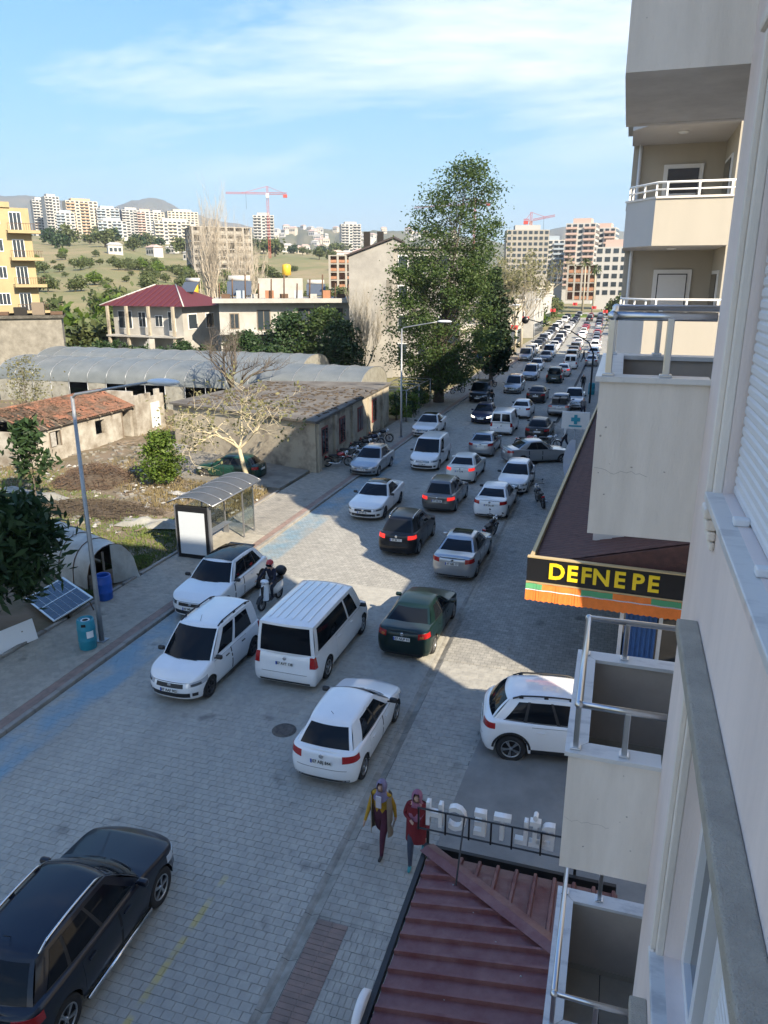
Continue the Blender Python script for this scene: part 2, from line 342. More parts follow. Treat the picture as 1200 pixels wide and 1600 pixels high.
# blocks
def tri(x):
    x = x % 1.0; return 4 * x - 1 if x < 0.5 else 3 - 4 * x
def block_poly(L, H, ax, ay, j=0.0024):
    """outline of one interlocking block, zigzag on all four sides"""
    pts = []
    for i in range(4): pts.append((i / 4 * L, 0))
    for i in range(2): pts.append((L, i / 2 * H))
    for i in range(4): pts.append((L - i / 4 * L, H))
    for i in range(2): pts.append((0, H - i / 2 * H))
    out = []
    for (x, y) in pts:
        wx, wy = x + ax * tri(y / H + 0.25), y + ay * tri(x / (L / 2) + 0.25)
        s = 1 - 2 * j / L; t = 1 - 2 * j / H
        out.append((L / 2 + (wx - L / 2) * s, H / 2 + (wy - H / 2) * t))
    return out
def block_data(poly, ztop, ch=0.0042, drop=0.022):
    n = len(poly); cx = sum(p[0] for p in poly) / n; cy = sum(p[1] for p in poly) / n
    vs = []
    for p in poly:
        d = math.hypot(p[0] - cx, p[1] - cy); k = 1 - ch / d; vs.append((cx + (p[0] - cx) * k, cy + (p[1] - cy) * k, ztop))
    vs += [(p[0], p[1], ztop - ch * 0.8) for p in poly] + [(p[0], p[1], ztop - drop) for p in poly]
    fs = [tuple(range(n))] + [(n + i, n + (i + 1) % n, (i + 1) % n, i) for i in range(n)] + [(2 * n + i, 2 * n + (i + 1) % n, n + (i + 1) % n, n + i) for i in range(n)]
    return vs, fs
def in_frame(x, y, z=0.0):
    # only blocks the lens could see (with a generous margin) are built
    a = math.degrees(math.atan2(-x, y)); r = math.hypot(x, y)
    return -16 < a < 62 and r > 5.0
def lay(parent, name, x0, x1, y0, y1, L, H, ax, ay, ztop, m, limit=300, skip=None, bond=0.5, rot=False):
    poly = block_poly(L, H, ax, ay) if ax else [(0.003, 0.003), (L - 0.003, 0.003), (L - 0.003, H - 0.003), (0.003, H - 0.003)]
    vs, fs = block_data(poly, 0.0)
    me = bpy.data.meshes.new(name); me.from_pydata(vs, [], fs); me.materials.append(m); me.update()
    big = MB(); spots = []
    j = 0; y = y0
    while y + H <= y1 + 1e-6:
        x = x0 - (L * bond if j % 2 else 0); xs_ = None; xe_ = x0
        while x < x1 - 0.02:
            if x > x0 - 0.01 and x + L < x1 + 0.01:
                if xs_ is None: xs_ = x
                xe_ = x + L
                if in_frame(x, y) and not (skip and skip(x + L / 2, y + H / 2)): spots.append((x, y))
            x += L
        for (a, c) in ((x0, xs_ or x0), (xe_, x1)):
            if c - a > .02 and in_frame(a, y) and not (skip and skip((a + c) / 2, y + H / 2)):
                v2, f2 = block_data([(.003, .003), (c - a - .003, .003), (c - a - .003, H - .003), (.003, H - .003)], 0.0, ch=min(.006, (c - a) * .2)); big.add([(a + q[0], y + q[1], ztop + q[2]) for q in v2], f2)
        y += H; j += 1
    spots.sort(key=lambda p: p[0] ** 2 + p[1] ** 2)
    for i, (x, y) in enumerate(spots):
        dz = random.gauss(0, 0.0016)
        if i < limit: obj(name, me, parent, (x, y, ztop + dz), (random.gauss(0, .004), random.gauss(0, .004), 0))
        else:
            tx, ty = random.gauss(0, .006), random.gauss(0, .006)
            big.add([(x + v[0], y + v[1], ztop + dz + v[2] + tx * v[0] + ty * v[1]) for v in vs], fs)
    if big.v: tag(big.build(name + '_field', m, parent), kind='stuff')
lay(road, 'paving_block', RX0 + 0.02, RX1 - 0.0, 5.6, YN, 0.2, 0.165, 0.017, 0.013, 0.0, m_pave)
lay(left_pavement, 'paving_block', -17.04, RX0 - 0.47, 11.0, YN + 4, 0.2, 0.1, 0, 0, SWZ, m_walk)
red_zone = lambda x, y: y < 9.95 and x < -3.72
drive = lambda x, y: (y > 11.15 - 0.16 * (x + 2.75) and y < 17.35 and x > -2.6 - 0.0 * y) or y < 5.5 and x > 0.3
near_rect = lambda x, y: y < 9.95
lay(right_pavement, 'paving_block', -4.31, 1.6, 9.96, 20.0, 0.2, 0.165, 0.017, 0.013, 0.05, m_walkr, limit=200, skip=drive)
lay(right_pavement, 'red_brick', -4.31, -3.72, 6.0, 9.94, 0.29, 0.105, 0, 0, 0.05, m_redp, limit=100, bond=0.0)
lay(right_pavement, 'grey_brick', -3.72, 0.5, 6.0, 9.94, 0.11, 0.2, 0, 0, 0.05, m_walkr, limit=200)
# second red line across the right pavement, manhole, drain grate
m_iron = mat('cast_iron', (0.085, 0.08, 0.075), 0.75, 0.3, var=0.8, vs=12, col2=(0.17, 0.15, 0.13))
mh = MB(); mh.lathe([(0.0, 0.004), (0.27, 0.004), (0.28, 0.010), (0.30, 0.010), (0.30, 0.003), (0.38, 0.003), (0.385, 0.0), (0.385, -0.02)], 28)
for k in range(6):
    for q in range(5): a = 2 * math.pi * k / 6 + q * 0.2; r = 0.06 + q * 0.045; mh.box(r * math.cos(a) - .014, r * math.cos(a) + .014, r * math.sin(a) - .014, r * math.sin(a) + .014, 0.003, 0.010)
mh.v = [(v[0] * .82, v[1] * .82, v[2]) for v in mh.v]
tag(mh.build('manhole_cover', m_iron, None, (-7.4, 15.2, 0.004)), 'round cast iron manhole cover in the paving behind the white hatchback', 'manhole')
gr = MB(); gr.box(-.26, .26, -.19, -.16, 0, .012); gr.box(-.26, .26, .16, .19, 0, .012)
for i in range(9): gr.box(-.25 + i * .058, -.225 + i * .058, -.16, .16, 0.001, .010)
gr.box(-.25, .25, -.17, .17, -.05, -.03)
tag(gr.build('drain_grate', m_iron, None, (-5.05, 24.3, 0.006), (0, 0, R(90))), 'dark slotted drain grate at the gutter ahead of the green sedan', 'drain')
# ------------------------------------------------------------------ the near apartment block (right)
m_pink = mat('pink_render', (0.82, 0.72, 0.675), 0.88, var=0.7, vs=1.2, col2=(0.69, 0.605, 0.57), bump=0.25, bs=70, stretch=(2.5, 2.5, .4))
m_white = mat('white_render', (0.82, 0.76, 0.69), 0.86, var=0.75, vs=1.6, col2=(0.66, 0.605, 0.54), bump=0.25, bs=70, stretch=(2.5, 2.5, .4))
m_crack = mat('crack', (0.36, 0.33, 0.30), 0.9)
m_marble = mat('marble', (0.66, 0.66, 0.65), 0.28, var=0.55, vs=2.2, col2=(0.36, 0.37, 0.39), thr=(0.52, 0.64), stretch=(1, 2.4, 1))
m_steel = mat('brushed_aluminium', (0.62, 0.63, 0.64), 0.28, 1.0)
m_tile = mat('floor_tile', (0.42, 0.38, 0.31), 0.35, var=0.4, vs=4)
m_brownin = mat('balcony_inside', (0.46, 0.40, 0.34), 0.85, var=0.3, vs=2)
m_ledge = mat('ledge_concrete', (0.46, 0.43, 0.365), 0.92, var=0.8, vs=6, col2=(0.34, 0.315, 0.27), bump=0.8, bs=120)
m_pvc = mat('white_pvc', (0.72, 0.73, 0.74), 0.32)
m_shutter = mat('shutter_slat', (0.68, 0.70, 0.73), 0.38, var=0.25, vs=9, col2=(0.6, 0.61, 0.62))
m_glass = mat('window_glass', (0.02, 0.025, 0.03), 0.04, spec=0.8)
m_gap = mat('shadow_gap', (0.02, 0.02, 0.02), 0.9)
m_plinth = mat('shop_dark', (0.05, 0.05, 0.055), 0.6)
WX = 0.58
nb = tag(empty('apartment_building', (WX, 0, 0)), 'pale pink apartment building at the right edge with small balconies and roller shutters', 'building')
def nbx(name, m, par, x0, x1, y0, y1, z0, z1, b=0): # world coordinates
    mb_ = MB()
    if b: mb_.bbox(x0 - WX, x1 - WX, y0, y1, z0, z1, b=b)
    else: mb_.box(x0 - WX, x1 - WX, y0, y1, z0, z1)
    return mb_.build(name, m, par)
# wall with two window openings on the street side (window columns at y 0.6..4.05 upper floor, lower floor)
def wall_with_holes(name, m, par, x0, x1, ya, yb, za, zb, holes):
    """wall slab x0..x1 with rectangular openings (y0,y1,z0,z1)"""
    ys = sorted(set([ya, yb] + [h[0] for h in holes] + [h[1] for h in holes])); zs = sorted(set([za, zb] + [h[2] for h in holes] + [h[3] for h in holes]))
    mb_ = MB()
    inside = lambda y, z: any(h[0] < y < h[1] and h[2] < z < h[3] for h in holes)
    for a, c in zip(ys, ys[1:]):
        run = None
        for e, g_ in zip(zs, zs[1:]):
            if inside((a + c) / 2, (e + g_) / 2):
                if run is not None: mb_.box(x0 - WX, x1 - WX, a, c, run, e); run = None
            elif run is None: run = e
        if run is not None: mb_.box(x0 - WX, x1 - WX, a, c, run, zs[-1])
    # weld neighbouring slabs so no inner faces remain
    bm = bmesh.new(); vmap = [bm.verts.new(v) for v in mb_.v]
    for f in mb_.f: bm.faces.new([vmap[i] for i in f])
    bmesh.ops.remove_doubles(bm, verts=bm.verts[:], dist=1e-5)
    kill = {}
    for f in bm.faces: kill.setdefault(tuple(round(q, 4) for q in f.calc_center_median()), []).append(f)
    bmesh.ops.delete(bm, geom=[f for l in kill.values() if len(l) > 1 for f in l], context='FACES')
    me = bpy.data.meshes.new(name); bm.to_mesh(me); bm.free(); me.materials.append(m)
    return obj(name, me, par)
UW = (0.4, 4.18, 9.93, 12.0); LW = (0.4, 3.98, 7.0, 8.92); LW2 = (0.4, 3.98, 4.05, 5.97)
wall_with_holes('street_wall', m_pink, nb, WX, WX + 0.25, -26, 5.36, 3.3, 19.4, [UW, LW, LW2])
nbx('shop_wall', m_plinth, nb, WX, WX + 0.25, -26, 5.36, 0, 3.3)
nbx('core', m_pink, nb, WX + 0.25, 10.8, -26, 5.36, 0, 19.4)
nbx('rear_wing', m_pink, nb, WX + 0.9, 10.8, 5.36, 8.0, 0, 19.4)
nbx('roof_slab', m_white, nb, WX - 0.2, 10.9, -26.2, 8.05, 19.4, 19.65)
nbx('parapet', m_white, nb, WX, 10.8, -26, 7.9, 19.65, 20.1)
def shutter(par, y0, y1, z0, z1, x, pitch=0.052):
    s = nbx('roller_shutter', m_shutter, par, x + 0.012, x + 0.02, y0, y1, z0, z1)
    n = int((z1 - z0) / pitch)
    sl = MB(); sl.add([(0, 0, 0), (-0.008, 0, 0.012), (-0.008, 0, pitch - 0.014), (0, 0, pitch - 0.003), (0, y1 - y0, 0), (-0.008, y1 - y0, 0.012), (-0.008, y1 - y0, pitch - 0.014), (0, y1 - y0, pitch - 0.003)], [(0, 1, 5, 4), (1, 2, 6, 5), (2, 3, 7, 6), (0, 3, 2, 1), (4, 5, 6, 7)])
    me = sl.mesh('slat', m_shutter)
    for i in range(n): obj('slat', me, s, (x + 0.012 - WX, y0, z0 + i * pitch))
    return s
def window(par, W, sill_drop=0.07, mode='shut'):
    y0, y1, z0, z1 = W
    w = nbx('window', m_pvc, par, WX + 0.10, WX + 0.16, y1 - 0.09, y1, z0, z1)      # far jamb frame
    nbx('frame', m_pvc, w, WX + 0.10, WX + 0.16, y0, y0 + 0.09, z0, z1)
    nbx('frame', m_pvc, w, WX + 0.10, WX + 0.16, y0 + 0.09, y1 - 0.09, z0, z0 + 0.08)
    nbx('frame', m_pvc, w, WX + 0.10, WX + 0.16, y0 + 0.09, y1 - 0.09, z1 - 0.16, z1)
    nbx('pane', m_glass, w, WX + 0.14, WX + 0.15, y0 + 0.09, y1 - 0.09, z0 + 0.08, z1 - 0.16)
    nbx('architrave', m_white, w, WX - 0.045, WX, y1 + 0.0, y1 + 0.17, z0 - 0.02, z1 + 0.1, b=0.008)
    nbx('architrave', m_white, w, WX - 0.075, WX - 0.045, y1 + 0.05, y1 + 0.10, z0 - 0.02, z1 + 0.1, b=0.006)
    nbx('sill', m_marble, w, WX - 0.085, WX + 0.1, y0 - 0.3, y1 + 0.02, z0 - 0.045, z0 - 0.002, b=0.006)
    nbx('sill_moulding', m_white, w, WX - 0.06, WX - 0.001, y0 - 0.3, y1 + 0.17, z0 - 0.10, z0 - 0.046, b=0.012)
    cb = MB()
    for (zz, d, h) in ((0.10, 0.075, 0.06), (0.165, 0.06, 0.06), (0.23, 0.045, 0.055), (0.29, 0.028, 0.05)):
        cb.bbox(-d, 0.0, y1 + 0.02, y1 + 0.17, z0 - zz - h, z0 - zz, b=0.012)
    cb.build('corbel', m_white, w)
    return w
w1 = window(nb, UW)
mid = 2.98
shutter(w1, mid + 0.02, UW[1] - 0.02, UW[2] + 0.005, UW[3], WX + 0.045)
shutter(w1, UW[0], mid - 0.04, UW[2] + 0.005, UW[3], WX + 0.045)
nbx('guide_rail', m_pvc, w1, WX + 0.03, WX + 0.095, mid - 0.04, mid + 0.02, UW[2], UW[3])
for yy in (mid - 0.01, 3.62): nbx('shutter_stop', m_pvc, w1, WX - 0.02, WX + 0.05, yy - 0.04, yy + 0.02, UW[2], UW[2] + 0.035, b=0.008)
nbx('head_moulding', m_white, w1, WX - 0.09, WX, 0.2, UW[1] + 0.22, 12.12, 12.2, b=0.02); nbx('head_moulding', m_white, w1, WX - 0.055, WX, 0.2, UW[1] + 0.19, 12.02, 12.12, b=0.02)
w2 = window(nb, LW); shutter(w2, 0.4, 2.75, LW[2] + 0.005, LW[3], WX + 0.05)
nbx('guide_rail', m_pvc, w2, WX + 0.03, WX + 0.10, 2.75, 2.83, LW[2], LW[3])
nbx('mullion', m_pvc, w2, WX + 0.08, WX + 0.135, 3.32, 3.40, LW[2] + 0.08, LW[3])
window(nb, LW2)
nbx('ledge', m_ledge, nb, WX - 0.12, WX, -4, 4.45, 8.98, 9.07, b=0.012)
nbx('ledge', m_ledge, nb, WX - 0.12, WX, -4, 4.45, 6.03, 6.12, b=0.012)
# balcony stack
def rail_run(par, pts, z, posts, r=0.03, zb=None, mid=None):
    """hand rail along pts with posts"""
    MB().tube([(p[0] - WX, p[1], z) for p in pts], r, 10).build('handrail', m_steel, par)
    if mid: MB().tube([(p[0] - WX, p[1], mid) for p in pts], r * 0.7, 8).build('rail', m_steel, par)
    for (x, y) in posts:
        MB().bbox(x - WX - 0.022, x - WX + 0.022, y - 0.022, y + 0.022, zb, z - 0.01, b=0.006).bbox(x - WX - 0.04, x - WX + 0.04, y - 0.04, y + 0.04, zb, zb + 0.02, b=0.005).build('post', m_steel, par)
BX0, BY0, BY1 = -0.12, 5.36, 7.12
for k, zt in enumerate((4.45, 7.42, 10.38, 13.34, 16.3)):
    zb_ = zt - 1.12; par = nb
    bal = nbx('balcony', m_white, par, BX0, WX + 0.9, BY0 - 0.001, BY1, zb_, zb_ + 0.14)        # slab
    nbx('side_panel', m_white, bal, BX0, WX + 0.0, BY0 - 0.002, BY0 + 0.10, zb_ - 0.003, zt - 0.03)
    nbx('side_panel', m_white, bal, BX0, WX + 0.9, BY1 - 0.10, BY1, zb_ - 0.003, zt - 0.03)
    nbx('front_panel', m_white, bal, BX0 - 0.002, BX0 + 0.10, BY0 + 0.10, BY1 - 0.10, zb_ - 0.002, zt - 0.03)
    nbx('lining', m_brownin, bal, BX0 + 0.102, BX0 + 0.112, BY0 + 0.1, BY1 - 0.1, zb_ + 0.14, zt - 0.034); nbx('lining', m_brownin, bal, BX0 + 0.114, WX + 0.88, BY1 - 0.112, BY1 - 0.102, zb_ + 0.14, zt - 0.034)
    # marble coping, three mitred stones
    for poly in ([(BX0 - .03, BY0 - .03), (WX, BY0 - .03), (WX, BY0 + .15), (BX0 + .15, BY0 + .15)], [(BX0 - .03, BY0 - .027), (BX0 + .147, BY0 + .153), (BX0 + .147, BY1 - .153), (BX0 - .03, BY1 + .027)], [(BX0 - .03, BY1 + .03), (BX0 + .15, BY1 - .15), (WX + .9, BY1 - .15), (WX + .9, BY1 + .03)]):
        MB().prism([(p[0] - WX, p[1]) for p in poly], zt - 0.03, zt + 0.005).build('coping', m_marble, bal)
    rail_run(bal, [(WX, BY0 + 0.05), (BX0 + 0.05, BY0 + 0.05), (BX0 + 0.05, BY1 - 0.05), (WX + 0.6, BY1 - 0.05)], zt + 0.40, [(BX0 + 0.05, BY0 + 0.05), (WX - 0.28, BY0 + 0.05), (BX0 + .05, BY1 - .05), (WX - 0.28, BY1 - 0.05)], zb=zt + 0.004)
    for q in (BY0 + 0.05, BY1 - 0.05): MB().ball((BX0 + 0.05 - WX, q, zt + 0.40), 0.036, 10, 7).build('rail_elbow', m_steel, bal)
    fl = nbx('floor', m_gap, bal, BX0 + 0.112, WX + 0.89, BY0 + 0.1, BY1 - 0.112, zb_ + 0.141, zb_ + 0.146)
    for a in range(4):
        for c in range(4): nbx('floor_tile', m_tile, fl, BX0 + 0.115 + a * 0.40, BX0 + 0.112 + a * 0.40 + 0.394, BY0 + 0.102 + c * 0.387, BY0 + 0.102 + c * 0.387 + 0.382, zb_ + 0.146, zb_ + 0.156)
    nbx('skirting', m_tile, bal, BX0 + 0.113, WX + 0.88, BY1 - 0.122, BY1 - 0.113, zb_ + 0.156, zb_ + 0.23)
    # cracks and paint flakes on the near panel
    rr = random.Random(k * 7 + 2); x = BX0 + 0.01; z = zb_ + 0.45 + 0.1 * rr.random(); cr = MB()
    for i in range(13):
        x2 = x + rr.uniform(0.02, 0.035); z2 = z + rr.uniform(-0.02, 0.022); w_ = 0.0012
        cr.add([(x - WX, BY0 - 0.0035, z - w_), (x2 - WX, BY0 - 0.0035, z2 - w_), (x2 - WX, BY0 - 0.0035, z2 + w_), (x - WX, BY0 - 0.0035, z + w_)], [(0, 1, 2, 3)]); x, z = x2, z2
    for i in range(7):
        x, z, s = rr.uniform(BX0 + .03, WX - .1), rr.uniform(zb_ + .2, zt - .1), rr.uniform(.004, .012)
        cr.add([(x - WX + s * math.cos(a) * rr.uniform(.5, 1.3), BY0 - 0.0036, z + s * 0.8 * math.sin(a) * rr.uniform(.5, 1.2)) for a in [q * 1.05 for q in range(6)]], [(0, 1, 2, 3, 4, 5)])
    cr.build('cracks', m_crack, bal)
# ------------------------------------------------------------------ second building with the cheese shop canopy
m_cream = mat('cream_render', (0.43, 0.395, 0.335), 0.88, var=0.35, vs=1.0, col2=(0.36, 0.33, 0.28), bump=0.25, bs=60, stretch=(2.5, 2.5, .4))
m_greyr = mat('grey_white_render', (0.57, 0.55, 0.53), 0.88, var=0.35, vs=1.0, col2=(0.47, 0.45, 0.43), bump=0.25, bs=60, stretch=(2.5, 2.5, .4))
m_railw = mat('white_rail', (0.75, 0.75, 0.74), 0.4)
m_tileroof = mat('brown_roof_tile', (0.135, 0.062, 0.05), 0.8, var=0.8, vs=5, col2=(0.075, 0.04, 0.035), bump=0.3, bs=30)
m_black = mat('sign_black', (0.012, 0.012, 0.013), 0.35)
m_yellow = mat('sign_yellow', (0.85, 0.60, 0.02), 0.4)
m_orange = mat('awning_orange', (0.80, 0.20, 0.03), 0.75, var=0.3, vs=6)
m_green = mat('awning_green', (0.08, 0.30, 0.13), 0.75)
m_gold = mat('sign_trim', (0.55, 0.42, 0.22), 0.5, 0.3)
nb2 = tag(empty('apartment_building', (2.2, 22, 0)), 'cream apartment building with sunlit chamfered balconies beyond the driveway gap', 'building')
O2 = (2.2, 22, 0)
def B2(mb): 
    mb.v = [(v[0] - O2[0], v[1] - O2[1], v[2]) for v in mb.v]; return mb
def b2(name, m, par, *a): return B2(MB().box(*a)).build(name, m, par)
b2('upper_wall', m_cream, nb2, 2.4, 14, 22.6, 37, 3.3, 17.0)
b2('back_wall', m_cream, nb2, -0.15, 2.398, 25.6, 37, 3.3, 17.0)
b2('side_wing', m_cream, nb2, 4.6, 14, 15.4, 22.598, 0, 9.6)  # added block, out of view, sized to shade the canopy and trim the sunlit strip
b2('roof_slab', m_greyr, nb2, -0.5, 14.3, 22.3, 37.3, 17.0, 17.25)
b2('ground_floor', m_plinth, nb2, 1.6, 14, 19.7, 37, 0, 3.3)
b2('first_floor_base', m_greyr, nb2, -0.30, 2.398, 20.9, 25.598, 4.0, 7.75)
def v_balcony(zt, zb_, light=True):
    P_ = [(2.398, 22.0), (0.52, 22.0), (-0.2, 23.1), (-0.2, 25.6)]
    inn = [(2.398, 22.14), (0.59, 22.14), (-0.06, 23.15), (-0.06, 25.6)]
    bal = B2(MB().prism([(2.398, 22.142), (.593, 22.142), (-.058, 23.152), (-.058, 25.598), (2.398, 25.598)][::-1], zb_ + .004, zb_ + 0.16)).build('balcony', m_greyr, nb2)
    pm = MB()
    for i in range(3):
        q = [P_[i], P_[i + 1], inn[i + 1], inn[i]]; pm = MB().prism(q if i else q, zb_ - 0.002, zt - 0.05)
        B2(pm).build('parapet_panel', m_cream if i == 0 else m_greyr, bal)  # sun and shade put into colour: warm near panel, grey on the turned-away sides
        e = 0.04; o = [(P_[i][0], P_[i][1] - e * (i < 2)), (P_[i + 1][0] - e * (i > 0), P_[i + 1][1] - e * (i == 0)), inn[i + 1], inn[i]]
        B2(MB().prism(o, zt - 0.05, zt)).build('coping', m_white, bal)
    mid = [((a[0] + c[0]) / 2, (a[1] + c[1]) / 2) for a, c in zip(P_, inn)]
    for zz, rr_ in ((zt + 0.34, 0.028), (zt + 0.17, 0.02)):
        B2(MB().tube([(p[0], p[1], zz) for p in mid], rr_, 8)).build('handrail', m_railw, bal)
    for i in range(3):
        for k in range(3):
            t = (k + 0.1) / 2.4; x = mid[i][0] + (mid[i + 1][0] - mid[i][0]) * t; y = mid[i][1] + (mid[i + 1][1] - mid[i][1]) * t
            B2(MB().bbox(x - .025, x + .025, y - .025, y + .025, zt, zt + .34, b=0.005)).build('post', m_railw, bal)
    # balcony door on the back wall, window on the side wall
    d = b2('door', m_pvc, bal, 0.75, 1.85, 25.54, 25.597, zb_ + 0.17, zb_ + 2.4)
    b2('pane', m_glass, d, 0.87, 1.73, 25.52, 25.539, zb_ + 0.3, zb_ + 2.28); b2('slat_panel', m_shutter, d, 0.9, 1.7, 25.505, 25.519, zb_ + 0.3, zb_ + 1.6 if light else zb_ + 2.25)
    w = b2('window', m_pvc, bal, 2.35, 2.397, 23.4, 24.9, zb_ + 0.2, zb_ + 2.35); b2('pane', m_glass, w, 2.33, 2.349, 23.5, 24.8, zb_ + .3, zb_ + 2.25)
    B2(MB().lathe([(0, -.05), (.1, -.045), (.14, -.02), (.14, 0)], 14, c=(1.1, 23.6, zb_ - 0.001))).build('soffit_lamp', m_pvc, bal)
v_balcony(10.2, 8.95, False); v_balcony(13.1, 11.9); v_balcony(16.05, 14.85)
# drain pipe
B2(MB().tube([(0.05, 25.5, 3), (0.05, 25.5, 17)], 0.05, 8)).build('drain_pipe', m_pvc, nb2)

# shop canopy: sloping tiled roof on a frame with the sign across its near end
cp = tag(empty('shop_canopy', (-1.85, 19.5, 3.3)), 'brown tiled canopy roof along the shops on the right pavement', 'canopy')
OC = (-1.85, 19.5, 3.3)
def BC(mb): mb.v = [(v[0] - OC[0], v[1] - OC[1], v[2] - OC[2]) for v in mb.v]; return mb
def cx0(y): return -1.83 + (y - 19.5) * 0.028
def cz(t): return 3.62 + 0.62 * t
CYL = 58
BC(MB().add([(cx0(19.55), 19.55, 3.55), (2.3, 19.55, 4.6), (3.2, CYL, 4.6), (cx0(CYL), CYL, 3.55), (cx0(19.55), 19.55, 3.40), (2.3, 19.55, 3.40), (3.2, CYL, 3.40), (cx0(CYL), CYL, 3.40)], [(0, 1, 2, 3), (7, 6, 5, 4), (0, 4, 5, 1), (3, 2, 6, 7), (0, 3, 7, 4)])).build('deck', m_tileroof, cp)
# tiles in courses
tm = MB(); TL, TW = 0.33, 0.23
tm.add([(0, 0, .012), (TL + .05, 0, -.004), (TL + .05, TW * .5, .006), (0, TW * .5, .03), (0, TW * .97, .012), (TL + .05, TW * .97, -.004), (0, 0, -.01), (0, TW * .5, -.01), (0, TW * .97, -.01)], [(0, 1, 2, 3), (3, 2, 5, 4), (6, 0, 3, 7), (7, 3, 4, 8)])
tme = tm.mesh('tile', m_tileroof); slope = math.atan2(1.05, 4.1)
rest = MB(); cnt = 0
nrow = int((CYL - 19.6) / TW)
for r_ in range(nrow):
    y = 19.6 + r_ * TW; x0 = cx0(y) + 0.1; x1 = 2.28 + (y - 19.55) * 0.0234
    for c_ in range(12):
        xx = x0 + c_ * TL * math.cos(slope)
        if xx + TL > x1: break
        z = 3.565 + (xx - cx0(y)) * (1.05 / (x1 - cx0(y))) + 0.012
        if xx > 0.2 and y > 32: continue
        if cnt < 300:
            o = obj('tile', tme, cp, (xx - OC[0], y - OC[1], z - OC[2] + random.uniform(0, .006)), (0, -slope, random.uniform(-.01, .01))); cnt += 1
        else:
            ca, sa = math.cos(slope), math.sin(slope); dz = random.uniform(0, .006)
            rest.add([(xx + v[0] * ca - v[2] * sa, y + v[1], z + dz + v[0] * sa + v[2] * ca) for v in tm.v], tm.f)
tag(BC(rest).build('tile_field', m_tileroof, cp), kind='stuff')
gt = MB(); 
gt.add([(cx0(19.5) - .10, 19.5, 3.45), (cx0(19.5), 19.5, 3.45), (cx0(CYL), CYL, 3.45), (cx0(CYL) - .10, CYL, 3.45), (cx0(19.5) - .10, 19.5, 3.72), (cx0(19.5), 19.5, 3.72), (cx0(CYL), CYL, 3.72), (cx0(CYL) - .10, CYL, 3.72)], [(3, 2, 1, 0), (4, 5, 6, 7), (0, 1, 5, 4), (2, 3, 7, 6), (1, 2, 6, 5), (3, 0, 4, 7)])
BC(gt).build('fascia', m_gold, cp)
for y in (28, 36, 44, 52): BC(MB().tube([(cx0(y) + .15, y, 0.05), (cx0(y) + .15, y, 3.45)], 0.05, 8)).build('post', m_railw, cp)
# striped blind tail further along the canopy (pale metal sheets)
sign = tag(empty('shop_sign', (0.1, 19.4, 3.0)), 'black shop sign with yellow DEFNE PE letters across the canopy end', 'sign')
def BS(mb): mb.v = [(v[0] - 0.1, v[1] - 19.4, v[2] - 3.0) for v in mb.v]; return mb
sx0, sx1 = -1.93, 2.5
def shear(mb): mb.v = [(v[0], v[1] + (sx0 - v[0]) * 0.05, v[2]) for v in mb.v]; return BS(mb)
shear(MB().box(sx0, sx1, 19.36, 19.46, 3.16, 3.86)).build('board', m_black, sign)
for z in (3.14, 3.86): shear(MB().box(sx0, sx1, 19.33, 19.47, z, z + .035)).build('trim', m_gold, sign)
x = -1.3
for ch, w_ in (('D', .44), ('E', .36), ('F', .36), ('N', .44), ('E', .50), ('P', .38), ('E', .38)):
    me = text_mesh(ch, 0.62, 0.02, m_yellow, 'letter', bold=0.017, sx=0.97)
    o = obj('letter', me, sign, (x + w_ * .38 - 0.1, 19.345 + (sx0 - x) * 0.05 - 19.4, 3.51 - 3.0), (R(90), 0, R(-3))); x += w_
aw = tag(empty('awning_valance', (0.1, 19.3, 2.7)), 'orange scalloped awning valance with green patches under the black sign', 'awning')
def BA(mb): mb.v = [(v[0] - 0.1, v[1] - 19.3 + (sx0 - v[0]) * 0.05, v[2] - 2.7) for v in mb.v]; return mb
n = 60
def val(z0, z1, yo, m, name, a=0, c=n, sc=0.0):
    mb_ = MB()
    for i in range(a, c):
        xa, xb = sx0 + (sx1 - sx0) * i / n, sx0 + (sx1 - sx0) * (i + 1) / n
        d0 = sc * abs(math.sin(i * math.pi / 2)); d1 = sc * abs(math.sin((i + 1) * math.pi / 2)); w0 = .012 * math.sin(i * .9)
        mb_.add([(xa, yo + w0, z1), (xb, yo + w0, z1), (xb, yo - .05 + w0, z0 - d1), (xa, yo - .05 + w0, z0 - d0), (xa, yo + w0 + .006, z1), (xb, yo + w0 + .006, z1), (xb, yo - .044 + w0, z0 - d1), (xa, yo - .044 + w0, z0 - d0)], [(3, 2, 1, 0), (4, 5, 6, 7), (0, 1, 5, 4), (2, 3, 7, 6)])
    BA(mb_).build(name, m, aw)
val(2.98, 3.13, 19.34, m_orange, 'top_stripe')
for a, c in ((0, 6), (20, 31), (44, 54)): val(2.985, 3.125, 19.331, m_green, 'green_patch', a, c)
val(2.955, 2.98, 19.325, m_pvc, 'white_stripe')
val(2.68, 2.955, 19.29, m_orange, 'scalloped_flap', sc=0.03)
